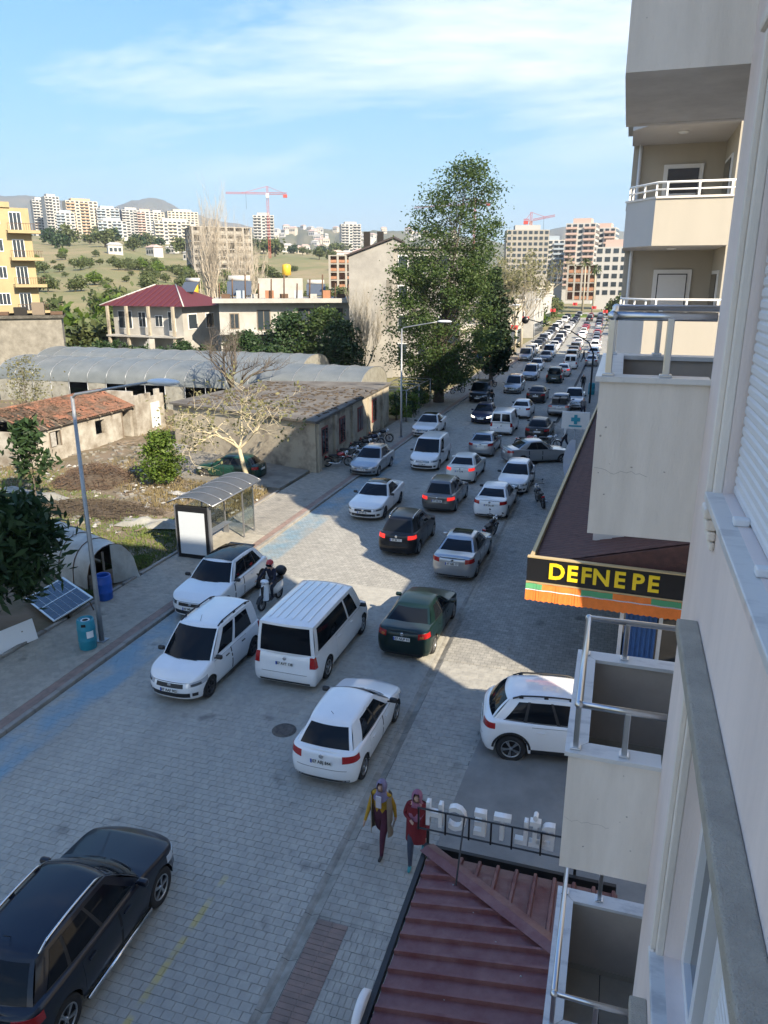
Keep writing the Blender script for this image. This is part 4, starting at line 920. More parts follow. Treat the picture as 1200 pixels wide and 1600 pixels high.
def car(name, label, cat, loc, heading, sp, color, far=False, plate=None, braking=False, rails=None, roofcol=None, cladding=False, dark_rim=False, headlit=False, group=None, antenna=False, spoiler=False, step_bar=False, darkhead=False, amber=False, roof_ribs=0, sunroof=False, emblem=True, rear_panes=False):
    """heading: compass in degrees, 0 = along +Y (away down the street)"""
    p = sp; B = Body(p, .13 if far else .055)
    e = tag(empty(name, (loc[0], loc[1], 0.002), R(90 - heading)), label, cat, group)
    pm = PAINT[color]; L, W = p['L'], p['W']; wf = L / 2 - p['fo']; wrx = wf - p['wb']; wr = p['wr']
    shell(B, wf, wrx, wr).build('body', [pm, m_trim], e)
    cb = Cabin(B, p); cabin = cb.mesh().build('roof', [pm], e)
    if roofcol:
        MB().grid(lambda u, v: (p['xb'] + .12 + (p['xf'] - p['xb'] - .20) * u, (2 * v - 1) * cb.wt * .93, cb.rz(p['xb'] + .12 + (p['xf'] - p['xb'] - .2) * u, (2 * v - 1) * cb.wt * .9) + .059 - .022 * abs(2 * v - 1) ** 3), 10, 8).build('roof_panel', m_glassroof, e)
    cb.pane('F', -.94, .94, .05, .96).build('windshield', m_carglass, e)
    if p['kind'] not in ('van',) or not p.get('panelvan'):
        if rear_panes:
            for s in ((-.85, -.08), (.08, .85)): cb.pane('R', s[0], s[1], .10, .86).build('rear_window', m_carglass, e)
        else: cb.pane('R', -.88, .88, .08 if p['kind'] not in ('bigvan', 'minivan', 'van') else .04, .92).build('rear_window', m_carglass, e)
    for sd in (1, -1):
        ws = list(p['side'])
        for i, (a, c) in enumerate(ws):
            last = i == len(ws) - 1
            cb.pane('S', (a, a + .03) if i == 0 else a, (c, c - (.05 if last and p['kind'] not in ('bigvan', 'van') else 0)), .10, .88, side=sd).build('side_window', m_carglass, e)
        if p['kind'] in ('hatch', 'sedan', 'coupe', 'suv') and not far:
            for (a0, a1), (c0, c1) in zip(ws, ws[1:]): cb.pane('S', a1 - .002, c0 + .002, .08, .90, off=.003, side=sd, nu=2).build('pillar_trim', m_trim, e)
            q = MB(); q.tube([cb.pt('S', ws[0][0] - .02 + (ws[-1][1] - ws[0][0] + .03) * k / 8, .075, .008, sd) for k in range(9)], .010, 4); q.build('window_trim', m_trim, e)
    # wheels
    tm_, rm_ = wheel_mesh(wr, p['ww'], dark_rim)
    for cx in (wf, wrx):
        for sd in (1, -1):
            w = obj('wheel', tm_, e, (cx, sd * (W / 2 - p['ww'] / 2 - .015), wr), (0, random.uniform(0, 1.2), 0 if sd > 0 else math.pi)); obj('rim', rm_, w)
    zt_f = p['top'][-1][1]; zbelt = interp(p['top'], 0)
    # lamps
    for sd in (1, -1):
        hz1 = zt_f - .01; h = MB(); t0, t1 = B.t_front(W * .29), B.t_front(W * .47) + .28
        B.patch(h, t0, t1, (hz1 - .13, hz1 - .07), (hz1 - .02, hz1 + .075), .006, sd, 10, 3)
        hl = h.build('headlight', m_headlit if headlit else (m_headdark if darkhead else m_head), e)
        if not far:
            h = MB(); B.patch(h, t0 + (t1 - t0) * .18, t0 + (t1 - t0) * .62, (hz1 - .105, hz1 - .075), (hz1 - .045, hz1 - .01), .010, sd, 6, 2); h.build('lens', m_headdark if not darkhead else m_head, hl)
        tl = MB(); tall = p['kind'] in ('minivan', 'van', 'bigvan'); zr = interp(p['top'], -L / 2 + .1)
        if tall: B.patch(tl, B.t_rear(W * .40) if sd else 0, B.t_rear(W * .49) - .16, zr - .34, zr - .03, .006, sd, 6, 3)
        else: B.patch(tl, B.t_rear(W * .30), B.t_rear(W * .46) - .20, (zr - .22, zr - .17), (zr - .05, zr - .03), .006, sd, 8, 3)
        tl.build('tail_light', m_brake if braking else m_tail, e)
        if amber: q = MB(); B.patch(q, B.t_rear(W * .33), B.t_rear(W * .40), zr - .19, zr - .12, .010, sd, 4, 2); q.build('indicator_lamp', m_ambertail, e)
        # mirror
        mx = p['xc'] - p.get('bowf', .22) - .18; mz = B.zt(mx) + .06; mir = MB().bbox(mx - .055, mx + .06, sd * (W / 2 + .07) - .10, sd * (W / 2 + .07) + .10, mz - .055, mz + .075, b=.045); mir.tube([(mx, sd * (W / 2 - .08), mz - .05), (mx, sd * (W / 2 + .03), mz - .02)], .022, 6)
        mir.build('mirror', pm if color not in ('white',) or far else m_trim, e)
        if not far:
            # doors: dark gap behind, painted panel in front
            ds = [(p['xc'] - .38, .02), (-.02, max(-1.02, wrx + wr * 1.25))] if len(p['side']) > 1 and p['kind'] != 'bigvan' else [(p['xc'] - .38, p['xc'] - 1.45)] + ([(p['xc'] - 1.49, p['xc'] - 2.5)] if p['kind'] == 'bigvan' and sd < 0 else [])
            for (xa, xb_) in ds:
                zlo = p['z0'] + .09; zhi = min(B.zt(xa), B.zt(xb_)) - .06
                gm_ = MB(); B.patch(gm_, B.t_of_x(xa + .012), B.t_of_x(xb_ - .012), zlo - .012, zhi + .008, .0015, sd, 8, 5)
                dr = MB(); B.patch(dr, B.t_of_x(xa), B.t_of_x(xb_), zlo, zhi, .0045, sd, 8, 5)
                d = dr.build('door', pm, e); gm_.build('door_gap', m_seam, d)
                hx = xb_ + .20; hp = B.at(B.t_of_x(hx), zhi - .10, .02, sd); MB().bbox(hp[0] - .09, hp[0] + .09, hp[1] - .012, hp[1] + .012, hp[2] - .015, hp[2] + .015, b=.006).build('handle', m_trim if p['kind'] == 'minivan' else pm, d)
    # nose: grille, lower intake, plate, badge
    g = MB(); B.strip_front(g, -W * .24, W * .24, zt_f - .16, zt_f - .05, .004); g.build('grille', m_mesh, e)
    g = MB(); B.strip_front(g, -W * .34, W * .34, p['z0'] + .06, p['z0'] + .20, .004); g.build('lower_grille', m_mesh, e)
    if not far:
        for sd in (1, -1): q = MB(); B.strip_front(q, sd * W * .37, sd * W * .44, p['z0'] + .10, p['z0'] + .20, .008, 4, 2); q.build('fog_lamp', m_trim, e)
        for k in range(2): q = MB(); B.strip_front(q, -W * .23, W * .23, zt_f - .135 + k * .05, zt_f - .122 + k * .05, .012, 10, 1); q.build('grille_bar', m_chrome if not dark_rim else m_trim, e)
    fx = B.at(0, p['z0'] + .27, 0)[0]; plate_on(e, (fx + .014, 0, p['z0'] + .27), R(90), plate, near=not far)
    zr = interp(p['top'], -L / 2 + .1); pz = {'bigvan': zr - .28, 'minivan': zr - .42, 'van': zr - .40}.get(p['kind'], zr - .24); rx = B.at(B.T, pz, 0)[0]; plate_on(e, (rx - .014, 0, pz), R(-90), plate, near=not far)
    if emblem and not far:
        for (xx, zz, s_) in ((B.at(0, zt_f - .09, 0)[0] + .018, zt_f - .09, 1), (B.at(B.T, pz + .14, 0)[0] - .012, pz + .14, -1)):
            MB().lathe([(0, .012), (.045, .012), (.055, .008), (.058, 0)], 18, 'x').build('emblem', m_chrome, e, (xx - (.012 if s_ > 0 else 0), 0, zz), (0, 0, 0 if s_ > 0 else math.pi))
    # bumper lines
    if not far:
        for sd in (1, -1):
            q = MB(); B.patch(q, B.t_of_x(wf - wr * 1.22), B.t_of_x(wrx + wr * 1.22), p['z0'] - .004, p['z0'] + .035, .003, sd, 8, 1); q.build('sill_trim', m_trim, e)
        q = MB(); B.strip_rear(q, -W * .40, W * .40, p['z0'] + .015, p['z0'] + .09, .004, 14, 1); q.build('bumper_trim', m_trim, e)
        if p['kind'] in ('bigvan', 'minivan', 'van', 'suv', 'hatch'):
            zz = p['z0'] + .33
            q = MB(); B.strip_rear(q, -W * .36, W * .36, zz, zz + .008, .003, 14, 1)
            q.build('tailgate_gap', m_seam, e)
        else:
            q = MB(); B.strip_rear(q, -W * .30, W * .30, zr - .035, zr - .027, .003, 14, 1); q.build('boot_gap', m_seam, e)
        # bonnet gap lines across the nose top
        q = MB(); B.strip_front(q, -W * .36, W * .36, zt_f - .028, zt_f - .020, .003, 14, 1); q.build('bonnet_gap', m_seam, e)
        # wipers
        q = MB()
        for (ta, tb, va, vb) in ((-.1, -.75, .03, .07), (.55, -.02, .03, .08)):
            q.tube([cb.pt('F', ta + (tb - ta) * k / 4, va + (vb - va) * k / 4, .018) for k in range(5)], .008, 4)
        q.build('wipers', m_trim, e)
    if cladding:
        for sd in (1, -1):
            q = MB(); B.patch(q, B.t_of_x(wf - wr * 1.2), B.t_of_x(wrx + wr * 1.2), p['z0'] - .005, p['z0'] + .13, .012, sd, 10, 2); q.build('sill_cladding', m_trim, e)
            for cx in (wf, wrx):
                q = MB(); ra = wr * 1.13
                def arch(u, v, cx=cx, sd=sd):
                    a = math.pi * (.02 + .96 * u); r = ra + .005 + .055 * v; x = cx + r * math.cos(a); z = wr + r * math.sin(a); pt = B.at(B.t_of_x(x), z, .010, sd); return (x, pt[1], z)
                q.grid(arch, 16, 2); q.build('arch_cladding', m_trim, e)
    if rails:
        for sd in (1, -1):
            y = sd * cb.wt * .93; xs = [p['xb'] + .15 + (p['xf'] - p['xb'] - .30) * k / 8 for k in range(9)]
            pts = [(x, y, cb.rz(x, y) + .075 - (.06 if k in (0, 8) else 0)) for k, x in enumerate(xs)]
            MB().tube(pts, .020, 8).build('roof_rail', m_chrome if rails == 'chrome' else m_trim, e)
            for k in (1, 4, 7): MB().bbox(xs[k] - .05, xs[k] + .05, y - .018, y + .018, cb.rz(xs[k], y) + .01, cb.rz(xs[k], y) + .075, b=.006).build('rail_foot', m_trim, e)
    if antenna: MB().tube([(p['xf'] - .2 if antenna == 'front' else p['xb'] + .25, 0, p['H'] - .03), (p['xf'] - .32 if antenna == 'front' else p['xb'] + .12, 0, p['H'] + .12)], .006, 5).build('antenna', m_trim, e)
    if roof_ribs:
        for k in range(roof_ribs):
            y = (k - (roof_ribs - 1) / 2) * cb.wt * 1.7 / roof_ribs; xs = [p['xb'] + .25 + (p['xf'] - p['xb'] - .5) * i / 8 for i in range(9)]
            sc = lambda x, y: cb.rz(x, y) + .045 + .012 * (1 - (y / cb.wt) ** 2)
            q = MB(); q.add([pt for x in xs for pt in ((x, y - .030, sc(x, y)), (x, y - .018, sc(x, y) + .014), (x, y + .018, sc(x, y) + .014), (x, y + .030, sc(x, y)))], [(i * 4 + j, i * 4 + j + 1, i * 4 + j + 5, i * 4 + j + 4) for i in range(8) for j in range(3)], True); q.build('roof_rib', pm, e)
    if spoiler: MB().bbox(p['xb'] - .16, p['xb'] + .1, -cb.wt * .86, cb.wt * .86, p['H'] - .14, p['H'] - .095, b=.015).build('spoiler', pm if spoiler == 'body' else m_trim, e)
    if step_bar:
        for sd in (1, -1): MB().tube([(wf - wr * 1.2, sd * (W / 2 + .02), p['z0'] + .02), (wrx + wr * 1.2, sd * (W / 2 + .02), p['z0'] + .02)], .035, 10).build('side_step', m_chrome, e)
    if sunroof: MB().grid(lambda u, v: (p['xf'] - .75 + .6 * u, (2 * v - 1) * .38, cb.rz(p['xf'] - .75 + .6 * u, 0) + .056), 6, 6).build('sunroof', m_carglass, e)
    return e
P_ = spec
car('minivan', 'white van-based people carrier with black roof rails facing the camera on the left lane', 'car', (-10.82, 17.35), 181, P_('minivan'), 'white', plate='07 AAF 902', rails='black', dark_rim=True, antenna='front')
car('minibus', 'white passenger van with ribbed roof and dark windows seen from the rear', 'van', (-8.2, 19.5), 0.5, P_('bigvan'), 'white', plate='07 AVT 138', roof_ribs=6)
car('crossover', 'white crossover with black roof parked beside the bus shelter', 'car', (-13.0, 22.2), 180, P_('suv'), 'white', plate='07 MB 006', roofcol='black', dark_rim=True, darkhead=True, cladding=False, spoiler='black')
car('hatchback', 'white hatchback seen from the rear beside the two women', 'car', (-5.6, 15.3), 1.0, P_('hatch', W=1.68), 'white', plate='07 ABJ 844', antenna='rear')
car('sedan', 'dark green sedan seen from the rear beside the gutter in the sunlit strip', 'car', (-5.5, 21.75), 1.0, P_('sedan', L=4.35, W=1.70, H=1.42), 'green', plate='07 NUP 91', amber=True)
car('suv', 'white off-roader with black roof rails parked nose-in at the driveway gap', 'suv', (-0.42, 16.65), 82, P_('suv', L=4.31, W=1.82, H=1.64), 'white', plate='07 AT 55', rails='black', cladding=True)
car('suv', 'black off-roader with chrome roof rails in the bottom left corner', 'suv', (-8.03, 8.1), -2.5, P_('suv', L=4.31, W=1.82, H=1.64), 'darkblue', rails='chrome', step_bar=True, antenna='rear')
car('sedan', 'silver sedan with sunroof parked along the gutter next to a motorcycle', 'car', (-5.4, 28.4), 1.0, P_('sedan'), 'silver', plate='07 ABS 77', sunroof=True)
car('hatchback', 'black compact people carrier with lit red tail lights and roof rails', 'car', (-8.2, 30.1), 0.5, P_('hatch', L=4.05, W=1.70, H=1.62, top=[(-2.1, 1.0), (-1.8, 1.02), (-.8, 1.0), (.9, .97), (1.1, .95), (1.6, .86), (2.1, .70)]), 'black', plate='07 BK 71', braking=True, rails='chrome')
car('coupe', 'white four-door coupe with black roof facing the camera near the sunlit patch', 'car', (-11.1, 34.6), 180, P_('coupe'), 'white', plate='07 NF 45', roofcol='black', dark_rim=True)
car('estate_car', 'grey brown estate car with lit brake lights and silver roof rails', 'car', (-8.0, 36.65), 0.5, P_('hatch', L=4.15, W=1.70, H=1.54), 'grey', plate='07 HG 36', braking=True, rails='chrome')
car('hatchback', 'silver hatchback facing the camera at the left kerb by the parked motorcycles', 'car', (-13.9, 42.4), 180, P_('hatch', L=4.30, W=1.78, H=1.48), 'silver', plate='07 BC 04')
car('sedan', 'white sedan with dark rear glass parked behind a motorcycle on the right', 'car', (-5.35, 36.45), 1.0, P_('sedan', L=4.25, W=1.66, H=1.44), 'white', plate='07 DU 68')
car('hatchback', 'white hatchback parked facing the camera nose to tail with a white sedan', 'car', (-4.95, 41.0), 181, P_('hatch', W=1.66), 'white', plate='07 CV 31')
car('panel_van', 'white panel van facing the camera with black bumper in mid street', 'van', (-10.85, 44.8), 180, P_('van', panelvan=True), 'white', plate='07 DB 21')
car('sedan', 'white sedan with both brake lights lit in the queue', 'car', (-8.1, 42.6), 0.5, P_('sedan', L=4.2, W=1.70), 'offwhite', plate='07 YZ 88', braking=True)
car('sedan', 'silver sedan turning across the right lane with its nose to the pavement', 'car', (-4.55, 47.6), 62, P_('sedan', L=4.5, W=1.73, H=1.48), 'silver')
car('sedan', 'silver sedan with red tail lights behind the small white van', 'car', (-8.2, 49.6), 0.5, P_('sedan', L=4.2, W=1.68), 'silver')
car('sedan', 'white sedan with a dark roof parked at the left kerb by the lamp post', 'car', (-13.4, 54.9), 180, P_('coupe', L=4.7, W=1.82, H=1.46), 'white', roofcol='black')
car('small_van', 'small white van with two rear door windows in the queue', 'van', (-8.0, 57.1), 0.5, P_('van', L=4.0, W=1.68), 'white', rear_panes=True)
car('hatchback', 'black hatchback in the right lane beside parked motorcycles', 'car', (-5.25, 56.2), 1, P_('hatch', L=4.3, W=1.78), 'black')
car('hatchback', 'navy hatchback with headlights on facing the camera', 'car', (-10.3, 61.2), 180, P_('hatch'), 'navy', headlit=True)
car('sedan', 'white sedan behind the pickup truck in the middle lane', 'car', (-7.6, 64.8), 0.5, P_('sedan', L=4.3), 'white')
pk = car('pickup', 'grey pickup truck with dark cargo standing in its bed', 'pickup', (-4.6, 67.0), 0.5, P_('pickup'), 'greyblue')
MB().box(-2.4, -.95, -.74, .74, .75, 1.09).build('cargo_bed', m_trim, pk)
lo = tag(empty('cargo_crate', (-4.6, 65.4, 1.09)), 'dark crates strapped upright in the pickup bed', 'cargo')
MB().bbox(-.6, -.05, -.6, .6, 0, .45, b=.03).build('crate', m_trim, lo); MB().bbox(.05, .6, -.6, .6, 0, .5, b=.03).build('crate', m_trim, lo)
car('pickup', 'white double-cab pickup facing the camera at the right kerb', 'pickup', (-3.7, 71.0), 180, P_('pickup', L=5.2), 'white')
car('small_van', 'black van facing the camera at the left kerb by a motorcyclist', 'van', (-12.6, 72.3), 180, P_('van'), 'black')
car('sedan', 'black sedan seen from the rear with glossy roof in the middle lane', 'car', (-7.3, 73.8), 0.5, P_('sedan', L=4.6, W=1.8), 'black')
car('minivan', 'silver van facing the camera in the left lane beyond the black one', 'van', (-10.3, 79.2), 180, P_('minivan', L=4.4, W=1.8), 'silver')
car('minivan', 'dark green people carrier seen from the rear', 'car', (-6.95, 89), 0, P_('minivan', L=4.5, W=1.8), 'green', far=True)
car('minivan', 'pale silver van facing the camera behind the silver van', 'van', (-9.9, 90.5), 180, P_('minivan', L=4.4, W=1.8), 'silver', far=True)
car('sedan', 'small white sedan with red tail lights beyond the dark green people carrier', 'car', (-6.5, 95.5), 0, P_('sedan', L=4.2), 'offwhite', far=True, braking=True)
car('hatchback', 'white hatchback facing the camera beside the far zebra crossing', 'car', (-10.3, 100.5), 180, P_('hatch'), 'white', far=True)
car('small_van', 'white and dark van seen from the rear far down the right lane', 'van', (-6.2, 104), 0, P_('van'), 'white', far=True, rear_panes=True)
car('sedan', 'silver sedan waiting at the far right kerb by the pedestrians', 'car', (-3.7, 108), 0, P_('sedan'), 'silver', far=True)
# distant queue
rq = random.Random(5); cols = ['white', 'white', 'white', 'silver', 'black', 'navy', 'red', 'white', 'greyblue', 'black', 'offwhite', 'white', 'silver']
used = []
for row, (y0) in enumerate(range(112, 262, 7)):
    for li, (x, hd) in enumerate(((-13.2, 180), (-10.3, 180), (-6.6, 0), (-3.7, 0))):
        if rq.random() < .14 + .004 * max(0, y0 - 150): continue
        yy = y0 + rq.uniform(-1.2, 1.2); c = rq.choice(cols); kd = rq.choice(['hatch', 'sedan', 'sedan', 'minivan', 'suv', 'van'])
        if row == 1 and li == 2: c, kd = 'black', 'van'
        if row == 2 and li == 3: c = 'white'
        if row == 3 and li == 2: c, kd = 'red', 'sedan'
        key = (c, kd, hd)
        src = next((o for k, o in used if k == key), None)
        lab = 'tiny %s car in the distant %s traffic queue' % ({'greyblue': 'grey'}.get(c, c), 'oncoming' if hd == 180 else 'outgoing')
        if src: o = copy_tree(src); o.location = (x - (yy - 112) * 0.024, yy, .002)
        else:
            o = car('distant_car', lab, 'car', (x - (yy - 112) * 0.024, yy), hd, P_(kd), c, far=True, group='distant queue of cars'); used.append((key, o))
        o['label'] = lab; o['group'] = lab.replace('tiny ', '').replace(' car in', ' cars in')
car('estate_car', 'old dark green hatchback parked in the yard under the bare tree', 'car', (-21.3, 38.2), -92, P_('hatch', L=4.2, W=1.69, H=1.42), 'oldgreen')
# ------------------------------------------------------------------ street furniture and the yard on the left
m_galv = mat('galvanised_steel', (0.33, 0.345, 0.36), 0.45, 0.6, var=0.4, vs=5)
m_lampglass = mat('lamp_head', (0.62, 0.64, 0.66), 0.4)
m_teal = mat('teal_plastic', (0.02, 0.24, 0.33), 0.42, var=0.5, vs=4, col2=(0.02, 0.16, 0.22))
m_blueb = mat('blue_plastic', (0.015, 0.09, 0.42), 0.4, var=0.4, vs=4)
m_dirt = mat('yard_soil', (0.165, 0.125, 0.085), 0.95, var=1.0, vs=0.55, col2=(0.085, 0.075, 0.04), bump=1.0, bs=7, thr=(0.42, 0.66))
m_conc2 = mat('old_concrete', (0.24, 0.225, 0.195), 0.9, var=0.9, vs=1.2, col2=(0.13, 0.12, 0.10), bump=0.5, bs=30)
m_plastic = mat('plastic_sheet', (0.15, 0.165, 0.17), 0.5, var=0.8, vs=0.6, col2=(0.10, 0.115, 0.12), bump=0.3, bs=6)
m_plasticold = mat('plastic_dirty', (0.30, 0.295, 0.26), 0.5, var=0.8, vs=2.0, col2=(0.17, 0.16, 0.135), bump=0.6, bs=9)
m_rust = mat('rusty_steel', (0.14, 0.085, 0.055), 0.8, 0.3, var=0.6, vs=6)
m_wood = mat('weathered_wood', (0.20, 0.16, 0.12), 0.85, var=0.7, vs=8, stretch=(1, 1, 6))
m_twig = mat('twigs', (0.115, 0.075, 0.05), 0.9, var=0.6, vs=3)
m_bark = mat('bark', (0.115, 0.095, 0.075), 0.9, var=0.7, vs=8, bump=0.6, bs=30)
m_barkpale = mat('bark_pale', (0.35, 0.31, 0.24), 0.85, var=0.6, vs=6)

def lamp(loc, label, h=7.75, reach=2.7, rise=0.5):
    e = tag(empty('street_lamp', loc), label, 'street lamp', 'street lamps along the road')
    MB().tube([(0, 0, 0), (0, 0, 1.2), (0, 0, h)], [.085, .08, .05], 10).build('pole', m_galv, e)
    MB().bbox(-.17, .17, -.17, .17, 0, .03, b=.01).build('base_plate', m_galv, e)
    MB().tube([(0, 0, h - .06), (.12, 0, h + .06), (reach * .7, 0, h + rise * .75), (reach - .1, 0, h + rise)], [.04, .04, .035, .03], 8).build('arm', m_galv, e)
    hd = MB(); hd.ball((reach + .36, 0, h + rise + .02), (.52, .21, .10), 14, 8); hd.build('lamp_head', m_lampglass, e)
    return e
lamp((-14.95, 17.92, SWZ), 'tall grey street lamp leaning its arm over the road by the teal bin')
lamp((-14.85, 52.06, SWZ), 'grey street lamp standing by the white sedan at the left kerb')
for i, y in enumerate((92, 122, 152)): lamp((-15.3 - i * .6, y, SWZ), ['distant street lamp just past the big tree', 'distant street lamp beside the bare plane trees', 'farthest street lamp on the left of the street'][i])

# bins
def barrel(name, label, loc, r, h, m, lid=True, cat='bin'):
    e = tag(empty(name, loc), label, cat)
    MB().lathe([(r * .92, 0), (r * .96, .03), (r, h * .28), (r * 1.03, h * .30), (r * 1.03, h * .33), (r, h * .35), (r, h * .64), (r * 1.03, h * .66), (r * 1.03, h * .69), (r, h * .71), (r * .95, h * .96), (r * .9, h), (r * .80, h), (r * .80, h - .05)] + ([(0.0, h - .05)] if lid else [(r * .85, h * .5), (r * .85, .05), (0, .05)]), 22).build('drum', m, e)
    return e
tb = barrel('litter_bin', 'teal litter bin made from a drum with a round hole on top', (-15.05, 17.4, SWZ), .27, .98, m_teal)
MB().lathe([(.09, .935), (.13, .945), (.14, .935)], 18).build('rim_ring', m_pvc, tb); MB().lathe([(0, .937), (.09, .938)], 18).build('hole', m_gap, tb)
MB().grid(lambda u, v: (.274 * math.cos(-.9 - 0 + .8 * u), .274 * math.sin(-.9 + .8 * u), .42 + .26 * v), 6, 2).build('sticker', m_pvc, tb)
MB().grid(lambda u, v: (.272 * math.cos(-1.4 + .5 * u), .272 * math.sin(-1.4 + .5 * u), .80 + .09 * v), 6, 2).build('slot', m_gap, tb)
bb = barrel('plastic_barrel', 'open blue plastic barrel next to the hoop tunnel', (-16.95, 20.75, .1), .29, .92, m_blueb, lid=False, cat='barrel')

# solar panel lying tilted under the tree
m_cell = mat('solar_cell', (0.008, 0.018, 0.07), 0.12, spec=0.6); m_alu = mat('panel_frame', (0.68, 0.69, 0.70), 0.35, 0.6)
sp_ = tag(empty('solar_panel', (-18.0, 19.66, 0.42)), 'dark blue solar panel tilted on legs under the leafy tree', 'solar panel')
X_ = Vector((.877, -.48, 0)); Y_ = (Vector((.55, 1.2, .42)) - X_ * Vector((.55, 1.2, .42)).dot(X_)).normalized(); sp_.rotation_euler = Matrix((X_, Y_, X_.cross(Y_))).transposed().to_euler(); sp_.scale = (1.2, 1.02, 1)
MB().box(-1.05, 1.05, -.70, .70, -.02, .005).build('backing', m_alu, sp_)
for a in range(10):
    for c in range(6): MB().box(-1.0 + a * .2 + .005, -1.0 + a * .2 + .195 - (.0), -.66 + c * .22 + .005, -.66 + c * .22 + .215, .005, .012).build('cell', m_cell, sp_)
for (x0, x1, y0, y1) in ((-1.07, 1.07, -.72, -.68), (-1.07, 1.07, .68, .72), (-1.07, -1.03, -.68, .68), (1.03, 1.07, -.68, .68), (-.02, .02, -.68, .68)): MB().box(x0, x1, y0, y1, -.02, .022).build('frame', m_alu, sp_)
for (x, y, z) in ((-.9, -.6, -.2), (.9, -.6, -.2), (.9, .6, -.6), (-.9, .6, -.6)): MB().tube([(x, y, -.02), (x, y, z)], .02, 5).build('leg', m_rust, sp_)
wb = tag(empty('white_board', (-17.25, 16.85, .1), R(72)), 'white board leaning beside the trunk at the pavement edge', 'board')
MB().obox((0, 0, .32), (.62, 0, .02), (0, .014, 0), (0, .10, .32)).build('sheet', m_pvc, wb); MB().obox((.2, .2, .2), (.02, 0, 0), (0, .2, -.2), (0, .012, .012)).build('prop', m_wood, wb)

# bus shelter
m_shframe = mat('shelter_frame', (0.30, 0.31, 0.33), 0.35, 0.7); m_clear = mat('shelter_glass', (0.75, 0.8, 0.8), 0.05, trans=0.0)
mt = bpy.data.materials.new('clear_pane'); mt.use_nodes = True; t_ = mt.node_tree; t_.nodes.clear()
o_ = t_.nodes.new('ShaderNodeOutputMaterial'); mx_ = t_.nodes.new('ShaderNodeMixShader'); tr_ = t_.nodes.new('ShaderNodeBsdfTransparent'); gl_ = t_.nodes.new('ShaderNodeBsdfGlossy'); gl_.inputs['Roughness'].default_value = .08
tr_.inputs[0].default_value = (.82, .86, .85, 1); mx_.inputs[0].default_value = .14; t_.links.new(tr_.outputs[0], mx_.inputs[1]); t_.links.new(gl_.outputs[0], mx_.inputs[2]); t_.links.new(mx_.outputs[0], o_.inputs[0]); m_clear = mt
m_ad = mat('ad_panel', (0.50, 0.54, 0.58), 0.25); m_smoke = mat('shelter_roof', (0.075, 0.08, 0.085), 0.45, var=0.5, vs=2, spec=.3)
bs = tag(empty('bus_shelter', (-16.0, 25.4, SWZ)), 'bus shelter with curved smoky roof and blank advertising panel on the pavement', 'bus shelter')
MB().bbox(-.78, .72, -.09, .09, 0, 2.22, b=.02).build('ad_case', m_black, bs)
MB().box(-.62, .56, -.105, -.092, .18, 1.98).build('ad_sheet', m_ad, bs)
for s in (-.80, .72): MB().box(s, s + .05, -.10, .10, 0, 2.26).build('post', m_shframe, bs)
for (x, y) in ((.70, 3.9), (-.78, 3.9), (-.78, 2.0), (.70, 2.9)): MB().bbox(x - .03, x + .03, y - .03, y + .03, 0, 2.28, b=.008).build('post', m_shframe, bs)
for k in range(2): MB().box(-.79, -.775, .12 + k * 1.92, 1.96 + k * 1.92, .25, 2.0).build('glass_pane', m_clear, bs)
MB().box(.715, .73, 2.92, 3.88, .25, 2.0).build('glass_pane', m_clear, bs); MB().box(-.70, .66, 3.895, 3.905, .3, 2.0).build('glass_pane', m_clear, bs)
def arch(u, v, dz=0): 
    x = -1.02 + 2.04 * u; return (x, -.2 + 4.35 * v, 2.26 + .36 * math.sin(math.pi * (.08 + .84 * u)) + dz)
for k in range(5):
    q = MB(); q.grid(lambda u, v: arch(u, (k + .02 + .96 * v) / 5), 12, 1); q.grid(lambda u, v: arch(u, (k + .02 + .96 * v) / 5, -.02), 12, 1); q.build('roof_sheet', m_smoke, bs)
    MB().tube([arch(i / 10, (k + .0) / 5, .012) for i in range(11)], .022, 5).build('roof_rib', m_shframe, bs)
MB().tube([arch(i / 10, 1, .012) for i in range(11)], .025, 5).build('roof_rib', m_shframe, bs)
for u in (0, 1): MB().tube([arch(u, 0), arch(u, 1)], .03, 6).build('eave_beam', m_shframe, bs)
for i in range(3): MB().bbox(-.62 + i * .13, -.51 + i * .13, .5, 3.6, .43, .46, b=.006).build('bench_slat', m_shframe, bs)
for y in (.8, 3.3): MB().box(-.55, -.30, y, y + .05, 0, .428).build('bench_leg', m_shframe, bs)

# yard ground
def yz(x, y):
    return 0.05 + 0.07 * math.sin(x * .55 + 1) * math.cos(y * .43) + .05 * math.sin(x * 1.7 + y * 1.3) + .03 * math.sin(x * 3.9 - y * 2.7) - .02
b = MB(); nx, ny = 110, 120
b.grid(lambda u, v: (-70 + (52.82) * u, 4 + 56 * v, min(.16, max(.0, yz(-70 + 52.82 * u, 4 + 56 * v)))), nx, ny)
tag(b.build('yard', m_dirt), kind='structure')
dc = MB(); dc.prism([(-17.22, 36.2), (-17.22, 41.0), (-27.5, 44.5), (-28.5, 39.5), (-23.5, 36.6)], 0.0, 0.175); tag(dc.build('concrete_yard', m_conc2), kind='structure')

